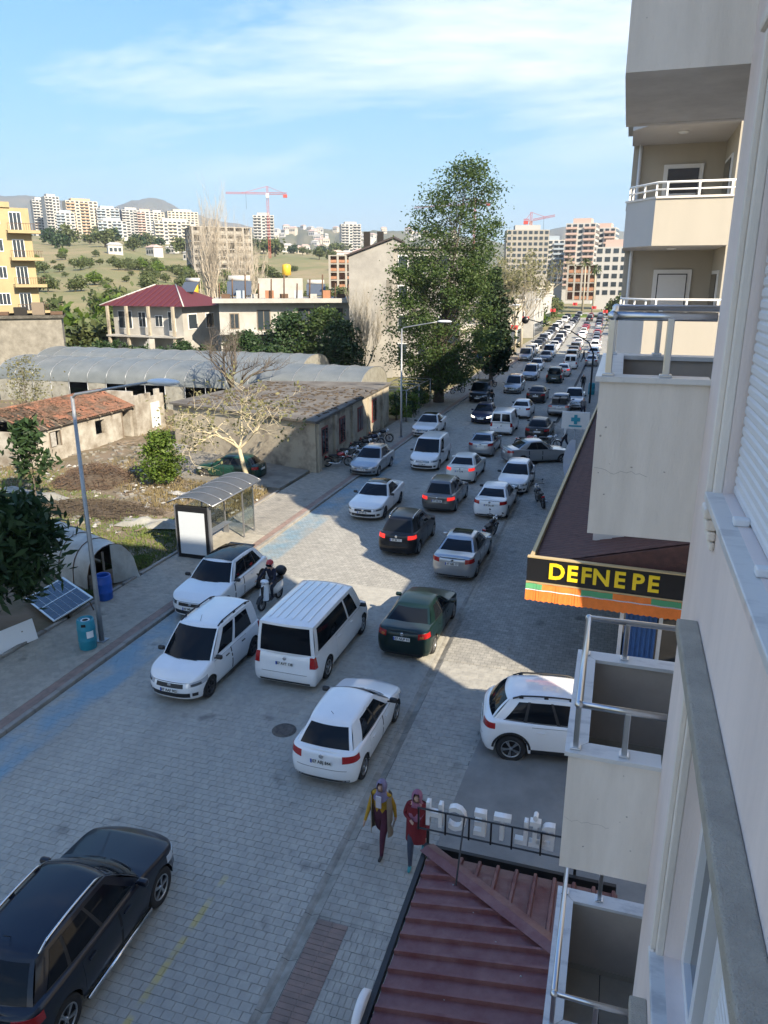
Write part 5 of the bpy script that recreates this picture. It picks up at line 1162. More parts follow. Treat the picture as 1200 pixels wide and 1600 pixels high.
# grass, litter and brush in the yard
m_grass = mat('grass_blades', (0.075, 0.135, 0.022), 0.8, var=0.8, vs=1.2, col2=(0.13, 0.13, 0.035))
m_dry = mat('dry_weeds', (0.19, 0.15, 0.07), 0.9, var=0.7, vs=1.5)
def blades(name, zones, m, label, n, hmin, hmax, w=.015):
    rr = random.Random(hash(name) % 1000 if False else len(name)); b = MB()
    for i in range(n):
        (cx, cy, rx, ry) = zones[i % len(zones)]
        a = rr.uniform(0, 6.283); q = math.sqrt(rr.random()); x = cx + rx * q * math.cos(a); y = cy + ry * q * math.sin(a)
        if x > -17.25: continue
        h = rr.uniform(hmin, hmax); d = rr.uniform(0, 6.283); ww = w * rr.uniform(.7, 1.6); z = max(0, min(.16, yz(x, y))) - .01; lx, ly = rr.uniform(-.5, .5) * h, rr.uniform(-.5, .5) * h
        c, s = math.cos(d) * ww, math.sin(d) * ww
        b.add([(x - c, y - s, z), (x + c, y + s, z), (x + c * .6 + lx * .4, y + s * .6 + ly * .4, z + h * .6), (x - c * .6 + lx * .4, y - s * .6 + ly * .4, z + h * .6), (x + lx, y + ly, z + h)], [(0, 1, 2, 3), (3, 2, 4)])
    return tag(b.build(name, m), label, 'grass', kind='stuff')
blades('grass', [(-18.6, 25.8, 1.5, 2.4), (-19.5, 28.5, 2.0, 1.6), (-24, 28, 3, 2.5), (-28, 31, 4, 2), (-17.8, 20.5, .5, 1.2), (-22, 25.8, 2.5, 1.5), (-18.2, 23.8, .9, 1.2), (-32, 34, 4, 2)], m_grass, 'short green grass growing between the yard rubbish and the pavement', 17000, .05, .17, .018)
blades('dry_weeds', [(-24, 36, 3, 3), (-21, 33, 3, 2), (-27, 38, 4, 3), (-18.3, 33, .9, 3.5), (-34, 34, 6, 3), (-45, 45, 10, 8), (-30, 50, 6, 4)], m_dry, 'dry straw coloured weeds across the sunlit yard', 12000, .06, .3, .02)
def brush(name, label, cx, cy, rx, ry, h, n, m, seed=1):
    rr = random.Random(seed); b = MB()
    for i in range(n):
        a = rr.uniform(0, 6.283); q = rr.random() ** .6; x = cx + rx * q * math.cos(a); y = cy + ry * q * math.sin(a); z = .05 + h * (1 - q * q) * rr.uniform(.3, 1)
        d = Vector((rr.gauss(0, 1), rr.gauss(0, 1), rr.gauss(0, .35))).normalized(); l = rr.uniform(.25, .8); r = rr.uniform(.006, .018)
        b.tube([Vector((x, y, z)) - d * l / 2, Vector((x, y, z + .05)), Vector((x, y, z)) + d * l / 2], r, 3, cap=False)
    m_ = MB(); m_.grid(lambda u, v: (cx + rx * 1.0 * (2 * u - 1), cy + ry * (2 * v - 1), -.02 + h * .75 * max(0, 1 - (2 * u - 1) ** 2 - (2 * v - 1) ** 2) * (1 + .3 * math.sin(u * 17) * math.cos(v * 13))), 14, 14)
    e = tag(empty(name, (0, 0, 0)), label, 'brush pile'); b.build('twig_heap', m, e); e['kind'] = 'stuff' if False else ''
    del e['kind']; m_.build('heap_core', m_dirtdark, e); return e
m_dirtdark = mat('dark_litter', (0.055, 0.042, 0.03), 0.95, var=0.7, vs=3, col2=(0.10, 0.075, 0.05), bump=1.0, bs=12)
brush('brush_pile', 'large brown heap of cut branches in the middle of the yard', -28.2, 34.8, 2.3, 2.2, 1.0, 1400, m_twig, 1)
brush('brush_pile', 'low spread of dark twigs nearer the hoop tunnel', -24.2, 30.0, 3.6, 1.6, .38, 1100, m_dirtdark, 2)
brush('brush_pile', 'small brown brushwood heap before the stone building wall', -29.2, 43.2, 1.2, 1.3, .8, 500, m_twig, 3)
brush('brush_pile', 'dark brushwood heap by the greenhouse front', -28.5, 55.0, 2.8, 1.8, .9, 700, m_dirtdark, 4)
m_litter = mat('litter', (0.40, 0.39, 0.37), 0.7, var=.8, vs=4, col2=(.2, .19, .17))
rr = random.Random(9); b = MB()
for i in range(110):
    x, y = rr.choice([(-22, 27.5), (-26, 33.5), (-19.5, 33), (-24, 36.5), (-33, 36), (-29, 28.5)]); x += rr.gauss(0, 1.7); y += rr.gauss(0, 1.4)
    if x > -17.4: continue
    s = rr.uniform(.05, .22); z = max(0, min(.16, yz(x, y))) + .02; a = rr.uniform(0, 6)
    b.add([(x + s * math.cos(a + k * 1.26) * rr.uniform(.5, 1), y + s * math.sin(a + k * 1.26) * rr.uniform(.5, 1), z + rr.uniform(0, .09)) for k in range(5)] + [(x, y, z + .12)], [(k, (k + 1) % 5, 5) for k in range(5)])
tag(b.build('litter', m_litter), 'scattered white rubbish and plastic scraps over the yard', 'litter', kind='stuff')
rr = random.Random(19)
for nm_, mt_, lab_, n_, zs in (('rubble', m_conc2, 'broken concrete and stone rubble strewn over the yard', 520, [(-29, 38, 4, 3), (-24, 33, 4, 2), (-31, 42, 3, 3), (-19, 34.5, 1.2, 3), (-26, 28, 5, 1.5), (-36, 35, 4, 2)]), ('scrap_wood', m_wood, 'scattered planks and sticks on the dirt of the yard', 260, [(-30, 37, 4, 3), (-25, 35, 4, 3), (-32, 44, 2.5, 3), (-22, 30, 4, 2)])):
    q = MB()
    for i in range(n_):
        cx, cy, rx, ry = zs[i % len(zs)]; x = cx + rr.gauss(0, rx * .6); y = cy + rr.gauss(0, ry * .6)
        if x > -17.6: continue
        z = max(0, min(.16, yz(x, y))) + .02; a = rr.uniform(0, 3.14); s = rr.uniform(.04, .16) if nm_ == 'rubble' else rr.uniform(.2, .7); w = s * rr.uniform(.5, .9) if nm_ == 'rubble' else rr.uniform(.02, .05); h = w * rr.uniform(.4, .8)
        q.obox((x, y, z), (s * math.cos(a), s * math.sin(a), rr.uniform(-.1, .1) * s), (-w * math.sin(a), w * math.cos(a), rr.uniform(-.2, .2) * w), (0, 0, h))
    tag(q.build(nm_, mt_), lab_, 'debris', kind='stuff')
def tarp(label, loc, sx, sy, h, rz, m=None, seed=0):
    rr = random.Random(seed); ph = [rr.uniform(0, 6) for _ in range(4)]
    q = MB(); q.grid(lambda u, v: ((u - .5) * sx * (1 + .12 * math.sin(v * 7 + ph[0])), (v - .5) * sy * (1 + .15 * math.sin(u * 6 + ph[1])), .02 + h * (.5 + .5 * math.sin(u * 9 + ph[2]) * math.cos(v * 8 + ph[3])) * max(0, min(1, 6 * min(u, 1 - u, v, 1 - v)))), 22, 14)
    return tag(q.build('crumpled_sheet', m or m_plasticold, None, loc, (0, 0, rz)), label, 'plastic sheet')
tarp('crumpled pale plastic sheeting lying left of the bus shelter', (-20.3, 28.6, .1), 3.0, 1.0, .35, R(8), seed=1)
tarp('long grey plastic sheet stretched on the ground past the leafy tree', (-29.5, 31.2, .1), 5.5, 1.0, .25, R(-8), seed=2)
tarp('crumpled white sheet on the far left of the yard', (-38.5, 38.0, .1), 2.2, 1.4, .3, R(20), m_plastic, seed=3)
tarp('small white plastic scrap by the green bush', (-21.7, 33.6, .1), 1.7, .5, .15, R(-20), m_litter, seed=4)
gbk = tag(empty('dark_bag', (-17.9, 28.4, .1)), 'dark green rubbish bag slumped behind the bus shelter', 'bag'); MB().ball((0, 0, .24), (.34, .26, .30), 12, 8).ball((-.45, .1, .2), (.26, .24, .24), 12, 8).build('sack', mat('bag_green', (0.03, 0.06, 0.055), .45, bump=.6, bs=14), gbk)

# hoop tunnel
m_tun = mat('tunnel_film', (0.44, 0.44, 0.41), 0.5, var=0.8, vs=1.6, col2=(0.27, 0.26, 0.235), bump=0.6, bs=9)
hp = tag(empty('hoop_tunnel', (-17.6, 22.1, .08), R(157)), 'small plastic covered hoop tunnel with open wooden end by the pavement', 'hoop tunnel')
HL, HW, HH = 4.3, 1.0, 1.55
def hoop(u, v, sag=1):
    a = math.pi * u; s = .03 * math.sin(v * 16) ** 2 * sag; return (HL * v, -HW * math.cos(a) * (1 - s), (HH) * math.sin(a) ** .75 * (1 - s))
q = MB(); q.grid(hoop, 20, 24); q.build('cover', m_tun, hp)
for k in range(5): MB().tube([hoop(i / 12, k / 4, 0) for i in range(13)], .018, 5).build('hoop', m_rust, hp)
q = MB(); q.grid(lambda u, v: (-.03 - .04 * math.sin(u * 9) - .25 * (1 - v) * (1 - u), -HW * math.cos(math.pi * (.5 * u)) * (1.0) * (1 if v > .99 else 1), HH * math.sin(math.pi * .5 * u) ** .75 * v), 8, 6); q.build('end_flap', m_tun, hp)
for i in range(3): MB().box(-.04, -.01, .0, .95, .02 + i * .2, .2 + i * .2).build('plank', m_wood, hp)
MB().box(-.05, 0, .28, .36, 0, 1.35).build('door_post', m_wood, hp)
q = MB(); q.grid(lambda u, v: (HL + .02, -HW * math.cos(math.pi * u) * v, HH * math.sin(math.pi * u) ** .75 * v), 14, 3); q.build('back_sheet', m_plasticold, hp)

# ruined cottage with clay tile roof
m_ruin = mat('ruin_whitewash', (0.40, 0.38, 0.335), 0.9, var=1.0, vs=0.9, col2=(0.19, 0.16, 0.125), bump=0.6, bs=12)
m_clay = mat('clay_tile', (0.25, 0.105, 0.06), 0.9, var=1.0, vs=0.9, col2=(0.10, 0.075, 0.055))
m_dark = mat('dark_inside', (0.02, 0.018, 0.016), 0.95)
rc = tag(empty('ruined_cottage', (-36.5, 41.5, 0)), 'derelict whitewashed cottage with broken orange clay tile roof', 'cottage')
def RB(mb): mb.v = [(v[0] + 36.5, v[1] - 41.5, v[2]) for v in mb.v]; return mb
WXR = -34.0
def ruin_seg(y0, y1, h, holes=()):
    ys = sorted([y0, y1] + [q for hh in holes for q in hh[:2]]); m_ = MB()
    for a, c in zip(ys, ys[1:]):
        hh = next((q for q in holes if q[0] <= a and q[1] >= c), None)
        if hh: m_.box(WXR - .3, WXR, a, c, 0, hh[2]); m_.box(WXR - .3, WXR, a, c, hh[3], h)
        else: m_.box(WXR - .3, WXR, a, c, 0, h)
    RB(m_).build('wall', m_ruin, rc)
ruin_seg(36.5, 41.0, 2.15, ((38.2, 39.3, .9, 1.9),)); ruin_seg(41.0, 46.9, 2.3, ((42.7, 43.7, .85, 1.85), (45.6, 46.6, .02, 2.0)))
RB(MB().box(-39.2, WXR - .302, 36.5, 36.8, 0, 2.1)).build('wall', m_ruin, rc); RB(MB().box(-39.2, -38.9, 36.802, 46.9, 0, 2.1)).build('wall', m_ruin, rc); RB(MB().box(-38.898, WXR - .302, 46.6, 46.9, 0, 2.5)).build('wall', m_ruin, rc)
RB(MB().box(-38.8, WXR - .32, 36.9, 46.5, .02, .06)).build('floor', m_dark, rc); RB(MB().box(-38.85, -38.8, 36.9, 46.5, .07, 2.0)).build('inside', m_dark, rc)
for y in (38.2, 39.22): RB(MB().box(WXR - .02, WXR + .02, y, y + .08, .9, 1.9)).build('window_frame', m_wood, rc)
RB(MB().box(WXR - .02, WXR + .015, 38.35, 38.8, .95, 1.85)).build('board', m_litter, rc); RB(MB().box(WXR - .02, WXR + .03, 45.62, 45.72, 0, 2.0)).build('door_frame', m_wood, rc)
# roof planes with tile rows (some missing)
rr = random.Random(4); tl = MB(); RIDX, RIDZ = -36.6, 3.35; EX, EZ = WXR + .3, 2.25; nrows = 11; ncol = 58; kept = 0
slp = math.hypot(RIDX - EX, RIDZ - EZ); ux, uz = (RIDX - EX) / slp, (RIDZ - EZ) / slp
tile = MB(); n_ = 4
tvs = []
for v in (0, 1):
    for k in range(n_ + 1): a = math.pi * k / n_; tvs.append((math.cos(a) * .085 * (1 - .12 * v), math.sin(a) * .06, v))
tfs = [(k, k + 1, n_ + 2 + k, n_ + 1 + k) for k in range(n_)]
def hole(r, c): return (c < 16 and rr.random() < .35 + .3 * (r > 5)) or ((c - 26) ** 2 / 9 + (r - 2) ** 2 / 3 < 1) or (c < 22 and r < 2 and rr.random() < .7) or rr.random() < .035
ro = RB(MB().add([(EX - .05, 36.4, EZ - .06), (EX - .05, 47.0, EZ - .06), (RIDX, 47.0, RIDZ - .06), (RIDX, 36.4, RIDZ - .06)], [(0, 1, 2, 3)])).build('roof_boards', mat('old_boards', (0.075, 0.06, 0.045), .9, var=.6, vs=4), rc)
parts = []
for r in range(nrows):
    for c in range(ncol):
        if hole(r, c): continue
        y = 36.5 + c * .182; s0 = r * slp / nrows; l = slp / nrows * 1.2; jy = rr.uniform(-.015, .015); jz = rr.uniform(0, .02)
        vs = [(EX + ux * (s0 + l * v[2]) - uz * v[1] * 0, y + v[0] + jy, EZ + uz * (s0 + l * v[2]) + v[1] + jz + .01 * (1 - v[2])) for v in tvs]
        tl.add(vs, tfs, True)
tag(RB(tl).build('tiles', m_clay, rc), kind='stuff')
bk = MB()
for r in range(nrows):
    for c in range(ncol):
        if rr.random() < .1: continue
        y = 36.5 + c * .182; s0 = r * slp / nrows; l = slp / nrows * 1.2
        bk.add([(RIDX - ux * (-s0 - l * v[2]) * 0 + (RIDX - (EX + ux * (s0 + l * v[2]))) + RIDX - RIDX, y + v[0], EZ + uz * (s0 + l * v[2]) + v[1]) if False else (2 * RIDX - (EX + ux * (s0 + l * v[2])), y + v[0], EZ + uz * (s0 + l * v[2]) + v[1]) for v in tvs], tfs, True)
tag(RB(bk).build('tiles', m_clay, rc), kind='stuff')
RB(MB().tube([(RIDX, 36.4, RIDZ + .03), (RIDX, 47, RIDZ + .03)], .09, 8)).build('ridge', m_clay, rc)
for k in range(9): RB(MB().tube([(EX, 36.6 + k * 1.28, EZ - .09), (RIDX, 36.6 + k * 1.28, RIDZ - .09)], .05, 5)).build('rafter', m_wood, rc)
rr = random.Random(14); q = MB()
for i in range(700):
    y = 36.6 + 9.6 * rr.random() ** 1.5; t = rr.random() ** .7; x = EX + (RIDX - EX) * t; z = EZ + (RIDZ - EZ) * t + .08; d = Vector((rr.gauss(0, 1), rr.gauss(0, 1), rr.gauss(0, .25))).normalized() * rr.uniform(.12, .4); p0 = Vector((x, y, z))
    q.tube([p0 - d, p0 + Vector((0, 0, .04)), p0 + d], rr.uniform(.006, .014), 3, cap=False)
tag(RB(q).build('dead_vines', m_twig, rc), kind='stuff')
# broken annex
an = tag(empty('broken_annex', (-34.5, 48.6, 0)), 'roofless white annex with jagged wall top at the end of the cottage', 'ruin')
jag = MB(); rr = random.Random(2); yy = -1.6
while yy < 1.75:
    w = rr.uniform(.25, .5); jag.box(.5, .75, yy, yy + w - .002, 0, 2.6 + rr.uniform(-.4, .9) * (1 - abs(yy) / 3)); yy += w
jag.build('wall', m_ruin, an)
MB().box(-1.6, .498, -1.6, -1.35, 0, 3.3).build('wall', m_ruin, an); MB().box(-1.0, .1, -1.66, -1.602, .1, 2.1).build('doorway', m_dark, an)
MB().box(.76, .80, .3, 1.4, .3, 2.2).build('shutter', mat('white_metal', (.6, .62, .62), .5), an); MB().box(-1.6, -1.35, -1.348, 1.75, 0, 2.4).build('wall', m_ruin, an); MB().box(-1.34, .498, 1.5, 1.75, 0, 2.5).build('wall', m_ruin, an)

# stone building
m_stone = mat('stained_render', (0.37, 0.325, 0.25), 0.92, var=1.0, vs=0.8, col2=(0.16, 0.135, 0.11), bump=0.9, bs=9, thr=(0.48, 0.66))
m_roofdirt = mat('flat_roof_dirt', (0.15, 0.14, 0.125), 0.95, var=1.0, vs=0.7, col2=(0.07, 0.06, 0.052), bump=0.7, bs=12)
sb = tag(empty('stone_building', (-16.7, 40.2, 0)), 'stained old single storey building with flat dirty roof at the pavement', 'building')
A_, B_, C_, D_ = (-28.6, 44.0), (-16.7, 40.2), (-17.6, 58.0), (-27.5, 56.0)
loc_ = lambda p: (p[0] + 16.7, p[1] - 40.2)
MB().prism([loc_(p) for p in (A_, B_, C_, D_)], 0, 3.1).build('wall', m_stone, sb)
def grow(p, k): cx, cy = -22.6, 49.5; return (cx + (p[0] - cx) * k, cy + (p[1] - cy) * k)
MB().prism([loc_(grow(p, 1.03)) for p in (A_, B_, C_, D_)], 3.102, 3.24).build('roof_slab', m_roofdirt, sb)
rr = random.Random(6); q = MB()
for i in range(420):
    u, v = rr.random(), rr.random(); x = -27.5 + 10.5 * u; y = 43.6 + 12 * v - (x + 27.5) * .2; s = rr.uniform(.04, .22); a = rr.uniform(0, 3)
    q.obox((x + 16.7, y - 40.2, 3.26), (s * math.cos(a), s * math.sin(a), 0), (-.06 * math.sin(a), .06 * math.cos(a), 0), (0, 0, .02 + .03 * rr.random()))
tag(q.build('roof_debris', m_dirtdark, sb), kind='stuff')
m_redw = mat('dark_red_frame', (0.16, 0.03, 0.025), .6)
dirv = Vector((C_[0] - B_[0], C_[1] - B_[1], 0)).normalized(); nv_ = Vector((dirv.y, -dirv.x, 0))
for i, d in enumerate((1.6, 5.2, 9.4, 13.2)):
    c = dirv * d + nv_ * .02 + Vector((0, 0, 1.75)); w = MB().obox(c, dirv * .62, nv_ * .03, (0, 0, .85)).build('window', m_redw, sb); MB().obox(c + nv_ * .035, dirv * .5, nv_ * .006, (0, 0, .74)).build('pane', m_glass, w)
    MB().obox(c + nv_ * .05, dirv * .03, nv_ * .012, (0, 0, .74)).build('mullion', m_redw, w)
for d in (0.4, 3.5, 7.4, 11.4, 15.4): MB().obox(dirv * d + nv_ * .08 + Vector((0, 0, 1.5)), dirv * .22, nv_ * .08, (0, 0, 1.5)).build('pilaster', m_stone, sb)
# things leaning on it
mtm = tag(empty('mattress', (-27.6, 42.2, .2), R(-14)), 'old grey mattress leaning on the stained wall', 'mattress'); mtm.rotation_euler = (R(38), 0, R(-14)); MB().bbox(-.9, .9, -.65, .65, 0, .2, b=.05).build('cushion', mat('grey_fabric', (.22, .21, .20), .9, var=.6, vs=3), mtm)
for i in range(5): MB().box(-.8 + i * .36, -.76 + i * .36, -.6, .6, .2, .212).build('seam', m_plasticold, mtm)
barrel('oil_drum', 'pale rusty drum at the corner of the stained building', (-29.2, 42.8, .1), .3, .9, mat('drum_cream', (.38, .34, .24), .7, var=.6, vs=4), cat='barrel')

# greenhouses: two parallel barrel vaults
def greenhouse(label, x0, x1, y0, y1, eave, top, seed):
    e = tag(empty('greenhouse', (x1, y0, 0)), label, 'greenhouse'); L = x1 - x0; Wd = y1 - y0; rr = random.Random(seed); n = int(L / 2.0)
    prof = lambda u: (Wd * (.5 - .5 * math.cos(math.pi * u)), eave + (top - eave) * math.sin(math.pi * u) ** .8)
    for k in range(n):
        xa, xb = -L + k * L / n, -L + (k + 1) * L / n; ph = rr.uniform(0, 6)
        def fn(u, v):
            y, z = prof(u); return (xa + .03 + (xb - xa - .06) * v, y, z - .05 * math.sin(math.pi * v) * math.sin(math.pi * u) + .012 * math.sin(u * 30 + ph))
        q = MB(); q.grid(fn, 14, 4); q.build('film_sheet', m_plastic, e)
        MB().tube([(xa, prof(i / 12)[0], prof(i / 12)[1] + .015) for i in range(13)], .03, 5).build('hoop', m_galv, e)
        MB().tube([(xa, .02, 0), (xa, .02, eave)], .035, 5).build('post', m_galv, e)
        if k % 4 == 1 or k < 4: q = MB(); q.grid(lambda u, v: (xa + (xb - xa) * u, .03 + .03 * math.sin(u * 9), eave * v), 5, 3); q.build('side_sheet', m_plasticold, e)
    MB().tube([(0, prof(i / 12)[0], prof(i / 12)[1]) for i in range(13)], .03, 5).build('hoop', m_galv, e)
    q = MB(); q.grid(lambda u, v: (.0, prof(u)[0], prof(u)[1] * v), 14, 3); q.build('end_sheet', m_plasticold, e)
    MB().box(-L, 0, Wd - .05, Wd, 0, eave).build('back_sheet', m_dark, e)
    MB().box(-L, -.1, .5, Wd - .1, .02, .35).build('crop_bed', m_leafdark, e)
m_leafdark = mat('crop_green', (0.03, 0.055, 0.018), .9, var=.6, vs=2)
greenhouse('long plastic greenhouse vault nearest the stone building', -57, -20.2, 58.3, 66.0, 2.1, 4.0, 1)
greenhouse('second plastic greenhouse vault behind the first', -60, -29.0, 66.5, 74.2, 2.1, 4.1, 2)
# ------------------------------------------------------------------ trees and plants
def leaf_mat(name, c1, c2, tr=0.35):
    m = bpy.data.materials.new(name); m.use_nodes = True; t = m.node_tree; t.nodes.clear(); L = t.links.new
    o = t.nodes.new('ShaderNodeOutputMaterial'); d = t.nodes.new('ShaderNodeBsdfPrincipled'); d.inputs['Roughness'].default_value = .55; d.inputs['Specular IOR Level'].default_value = .3
    tl = t.nodes.new('ShaderNodeBsdfTranslucent'); mx = t.nodes.new('ShaderNodeMixShader'); mx.inputs[0].default_value = tr
    g = t.nodes.new('ShaderNodeNewGeometry'); x = t.nodes.new('ShaderNodeMixRGB'); x.inputs[1].default_value = c1 + (1,); x.inputs[2].default_value = c2 + (1,)
    L(g.outputs['Random Per Island'], x.inputs[0]); L(x.outputs[0], d.inputs['Base Color']); L(x.outputs[0], tl.inputs[0]); L(d.outputs[0], mx.inputs[1]); L(tl.outputs[0], mx.inputs[2]); L(mx.outputs[0], o.inputs[0])
    MATS[name] = m; return m
m_lf_big = leaf_mat('leaf_plane', (0.034, 0.068, 0.02), (0.09, 0.132, 0.036), .38)
m_lf_dark = leaf_mat('leaf_dark', (0.018, 0.042, 0.016), (0.04, 0.075, 0.024), .25)
m_lf_conifer = leaf_mat('leaf_conifer', (0.014, 0.028, 0.012), (0.025, 0.045, 0.018), .15)
m_lf_bright = leaf_mat('leaf_bright', (0.07, 0.13, 0.02), (0.14, 0.20, 0.035), .4)
m_lf_olive = leaf_mat('leaf_olive', (0.06, 0.085, 0.03), (0.12, 0.14, 0.055), .3)
m_lf_pale = leaf_mat('leaf_pale', (0.13, 0.14, 0.06), (0.22, 0.20, 0.10), .3)

m_barkyel = mat('bark_yellow', (0.46, 0.40, 0.27), 0.85, var=0.5, vs=6)
m_poplar = mat('bark_poplar', (0.48, 0.42, 0.34), 0.85, var=0.4, vs=3)
def leaf(b, p, s, rr, long=1.6, droop=0.0):
    d = Vector((rr.gauss(0, 1), rr.gauss(0, 1), rr.gauss(0, .7) - droop)).normalized(); n = d.cross(Vector((rr.gauss(0, 1), rr.gauss(0, 1), rr.gauss(0, 1)))).normalized(); u = d * s * long * .5; w = n * s * .5
    b.add([p - u, p + w * .9 - u * .1, p + u, p - w * .9 - u * .1], [(0, 1, 2, 3)])
def branch(b, p, d, l, r, depth, rr, tips, split=3, spread=.6, up=.15, shrink=.7):
    n = 3; pts = [p]; q = p.copy(); dd = d.copy()
    for i in range(n):
        dd = (dd + Vector((rr.gauss(0, .16), rr.gauss(0, .16), rr.gauss(0, .1) + up * .3))).normalized(); q = q + dd * l / n; pts.append(q.copy())
    b.tube(pts, [r * (1 - .45 * i / n) for i in range(n + 1)], 5 if r > .03 else 3, cap=False)
    if depth == 0: tips.append((q, dd)); return
    for k in range(split):
        a = Vector((rr.gauss(0, 1), rr.gauss(0, 1), rr.gauss(0, .6))).normalized(); nd = (dd + a * spread + Vector((0, 0, up))).normalized()
        branch(b, pts[rr.randint(1, n)] if k else q, nd, l * shrink * rr.uniform(.75, 1.2), r * .55, depth - 1, rr, tips, split, spread, up, shrink)

def crown_tree(name, label, loc, h, env, n_leaf, size, m_leaf, trunk_r=.25, seed=1, clump=None, trunk_h=None, cat='tree', bark=None, clumps=70, long=1.6, droop=0, cl_sd=.55, group=None, thin=None, lean=(0, 0)):
    """leafy tree: env(t) gives crown radius at relative height t (0 bottom of crown, 1 top)"""
    rr = random.Random(seed); e = tag(empty(name, loc), label, cat, group); th = trunk_h if trunk_h is not None else h * .18
    tb_ = MB(); top = Vector((lean[0] * .8, lean[1] * .8, h * .9)); pts = [Vector((0, 0, -.1))] + [Vector((rr.gauss(0, h * .006) + lean[0] * t * t, rr.gauss(0, h * .006) + lean[1] * t, h * t)) for t in (.1, .3, .5, .7)] + [top]
    tb_.tube(pts, [trunk_r * 1.3, trunk_r, trunk_r * .75, trunk_r * .42, trunk_r * .16, .012], 9)
    cs = []
    for i in range(clumps):
        t = rr.random() ** .85; z = th + (h - th) * t; a = rr.uniform(0, 6.283); R_ = env(t) * (1.0 if thin is None else .90 + .13 * math.sin(2.3 * a + t * 7) + .10 * math.sin(5 * a - t * 11)); q = math.sqrt(rr.uniform(.12, 1.0)) * R_
        c = Vector((q * math.cos(a) + lean[0] * t * t, q * math.sin(a) + lean[1] * t, z)); cs.append((c, R_, 1.0 if thin is None or t < thin - .1 else max(.30, 1 - (t - thin + .1) * 1.9)))
        s = Vector((lean[0] * t * t * .8, lean[1] * t * .8, max(th * .6, z - q * .9 - .2))); 
        if q > .3: m_ = s.lerp(c, .5) + Vector((0, 0, .1 * q)); tb_.tube([s, m_, c], [max(.012, trunk_r * .16 * (1 - t)), max(.010, trunk_r * .08 * (1 - t)), .006], 4, cap=False)
    tb_.build('trunk', bark or m_bark, e)
    b = MB(); per = n_leaf // clumps
    for c, R_, dn in cs:
        sd = max(.18, R_ * cl_sd * rr.uniform(.35, .75)) if clump is None else clump * rr.uniform(.6, 1.3)
        for k in range(int(per * dn * rr.uniform(.5, 1.4))):
            p = c + Vector((rr.gauss(0, sd), rr.gauss(0, sd), rr.gauss(0, sd * .65)))
            if p.z < .3: continue
            leaf(b, p, size * rr.uniform(.6, 1.3), rr, long, droop)
    b.build('crown', m_leaf, e); return e
def bare_tree(name, label, loc, h, seed, m, r=.14, depth=4, split=3, spread=.75, up=.1, trunk=.3, leaves=0, m_leaf=None, lsize=.1, shrink=.72, lean=(0, 0), l0=None):
    rr = random.Random(seed); e = tag(empty(name, loc), label, 'tree'); b = MB(); tips = []
    t = Vector((lean[0], lean[1], h * trunk)); b.tube([(0, 0, -.1), t * .5 + Vector((rr.gauss(0, .03), 0, 0)), t], [r * 1.25, r, r * .85], 8)
    b.build('trunk', m, e); b = MB()
    for k in range(4):
        a = 6.283 * k / 4 + rr.uniform(-.5, .5); branch(b, t.copy(), Vector((math.cos(a) * spread, math.sin(a) * spread, .9)).normalized(), (l0 or h * .27), r * .6, depth, rr, tips, split, spread, up, shrink)
    b.build('branches', m, e)
    if leaves:
        lb = MB()
        for i in range(leaves):
            p, d = rr.choice(tips); leaf(lb, p + Vector((rr.gauss(0, .12), rr.gauss(0, .12), rr.gauss(0, .12))), lsize * rr.uniform(.6, 1.3), rr)
        lb.build('crown', m_leaf, e)
    return e
# the big street tree
crown_tree('plane_tree', 'very tall leafy tree rising above the rooftops on the left kerb', (-16.1, 69.2, 0), 20.8, lambda t: interp([(0, 3.0), (.12, 4.5), (.35, 5.8), (.5, 5.9), (.62, 5.2), (.75, 4.0), (.9, 2.6), (1, 1.3)], t), 64000, .155, m_lf_big, .42, 3, trunk_h=1.6, clumps=380, clump=.60, thin=.62, lean=(2.4, .3))
crown_tree('cypress_tree', 'dark narrow conifer behind the tall leafy tree', (-13.6, 84, 0), 12.2, lambda t: interp([(0, 1.3), (.3, 1.7), (.7, 1.3), (1, .3)], t), 8000, .28, m_lf_conifer, .22, 4, trunk_h=1.5, clumps=120, long=2.2)
# leafy evergreen on the left edge
crown_tree('loquat_tree', 'dark evergreen with long drooping leaves on the left frame edge', (-18.4, 17.0, .08), 5.0, lambda t: interp([(0, 1.5), (.3, 2.15), (.65, 2.0), (1, .9)], t), 8500, .15, m_lf_dark, .17, 5, trunk_h=1.5, clumps=110, long=3.0, droop=.5, cl_sd=.32)
crown_tree('loquat_tree', 'slim dark sapling in front of the ruined cottage', (-27.8, 29.8, .05), 4.3, lambda t: interp([(0, .5), (.5, .9), (1, .4)], t), 900, .2, m_lf_dark, .05, 6, trunk_h=1.0, clumps=26, long=2.4, droop=.4)
crown_tree('green_bush', 'bright green leafy bush in the middle of the sunlit yard', (-24.0, 35.3, .05), 2.9, lambda t: interp([(0, .7), (.4, 1.05), (1, .45)], t), 4200, .12, m_lf_bright, .05, 7, trunk_h=.3, clumps=60, cat='bush')
bare_tree('fig_tree', 'pale pruned tree with few leaves beside the parked green car', (-19.5, 37.0, .1), 5.4, 12, m_barkyel, .13, 4, 3, .95, .02, .36, 900, m_lf_pale, .15, shrink=.78, lean=(-.45, -.1), l0=1.75)
bare_tree('bare_tree', 'dark bare tree with dense twigs by the greenhouse', (-30.6, 56.3, 0), 7.8, 13, m_bark, .26, 5, 3, .65, .12, .28, shrink=.74, l0=2.0)
bare_tree('bare_tree', 'grey bare shrub tree against the grey building wall', (-28.0, 82.5, 0), 8.5, 14, m_barkpale, .16, 4, 4, .35, .4, .12, shrink=.8, l0=2.6)
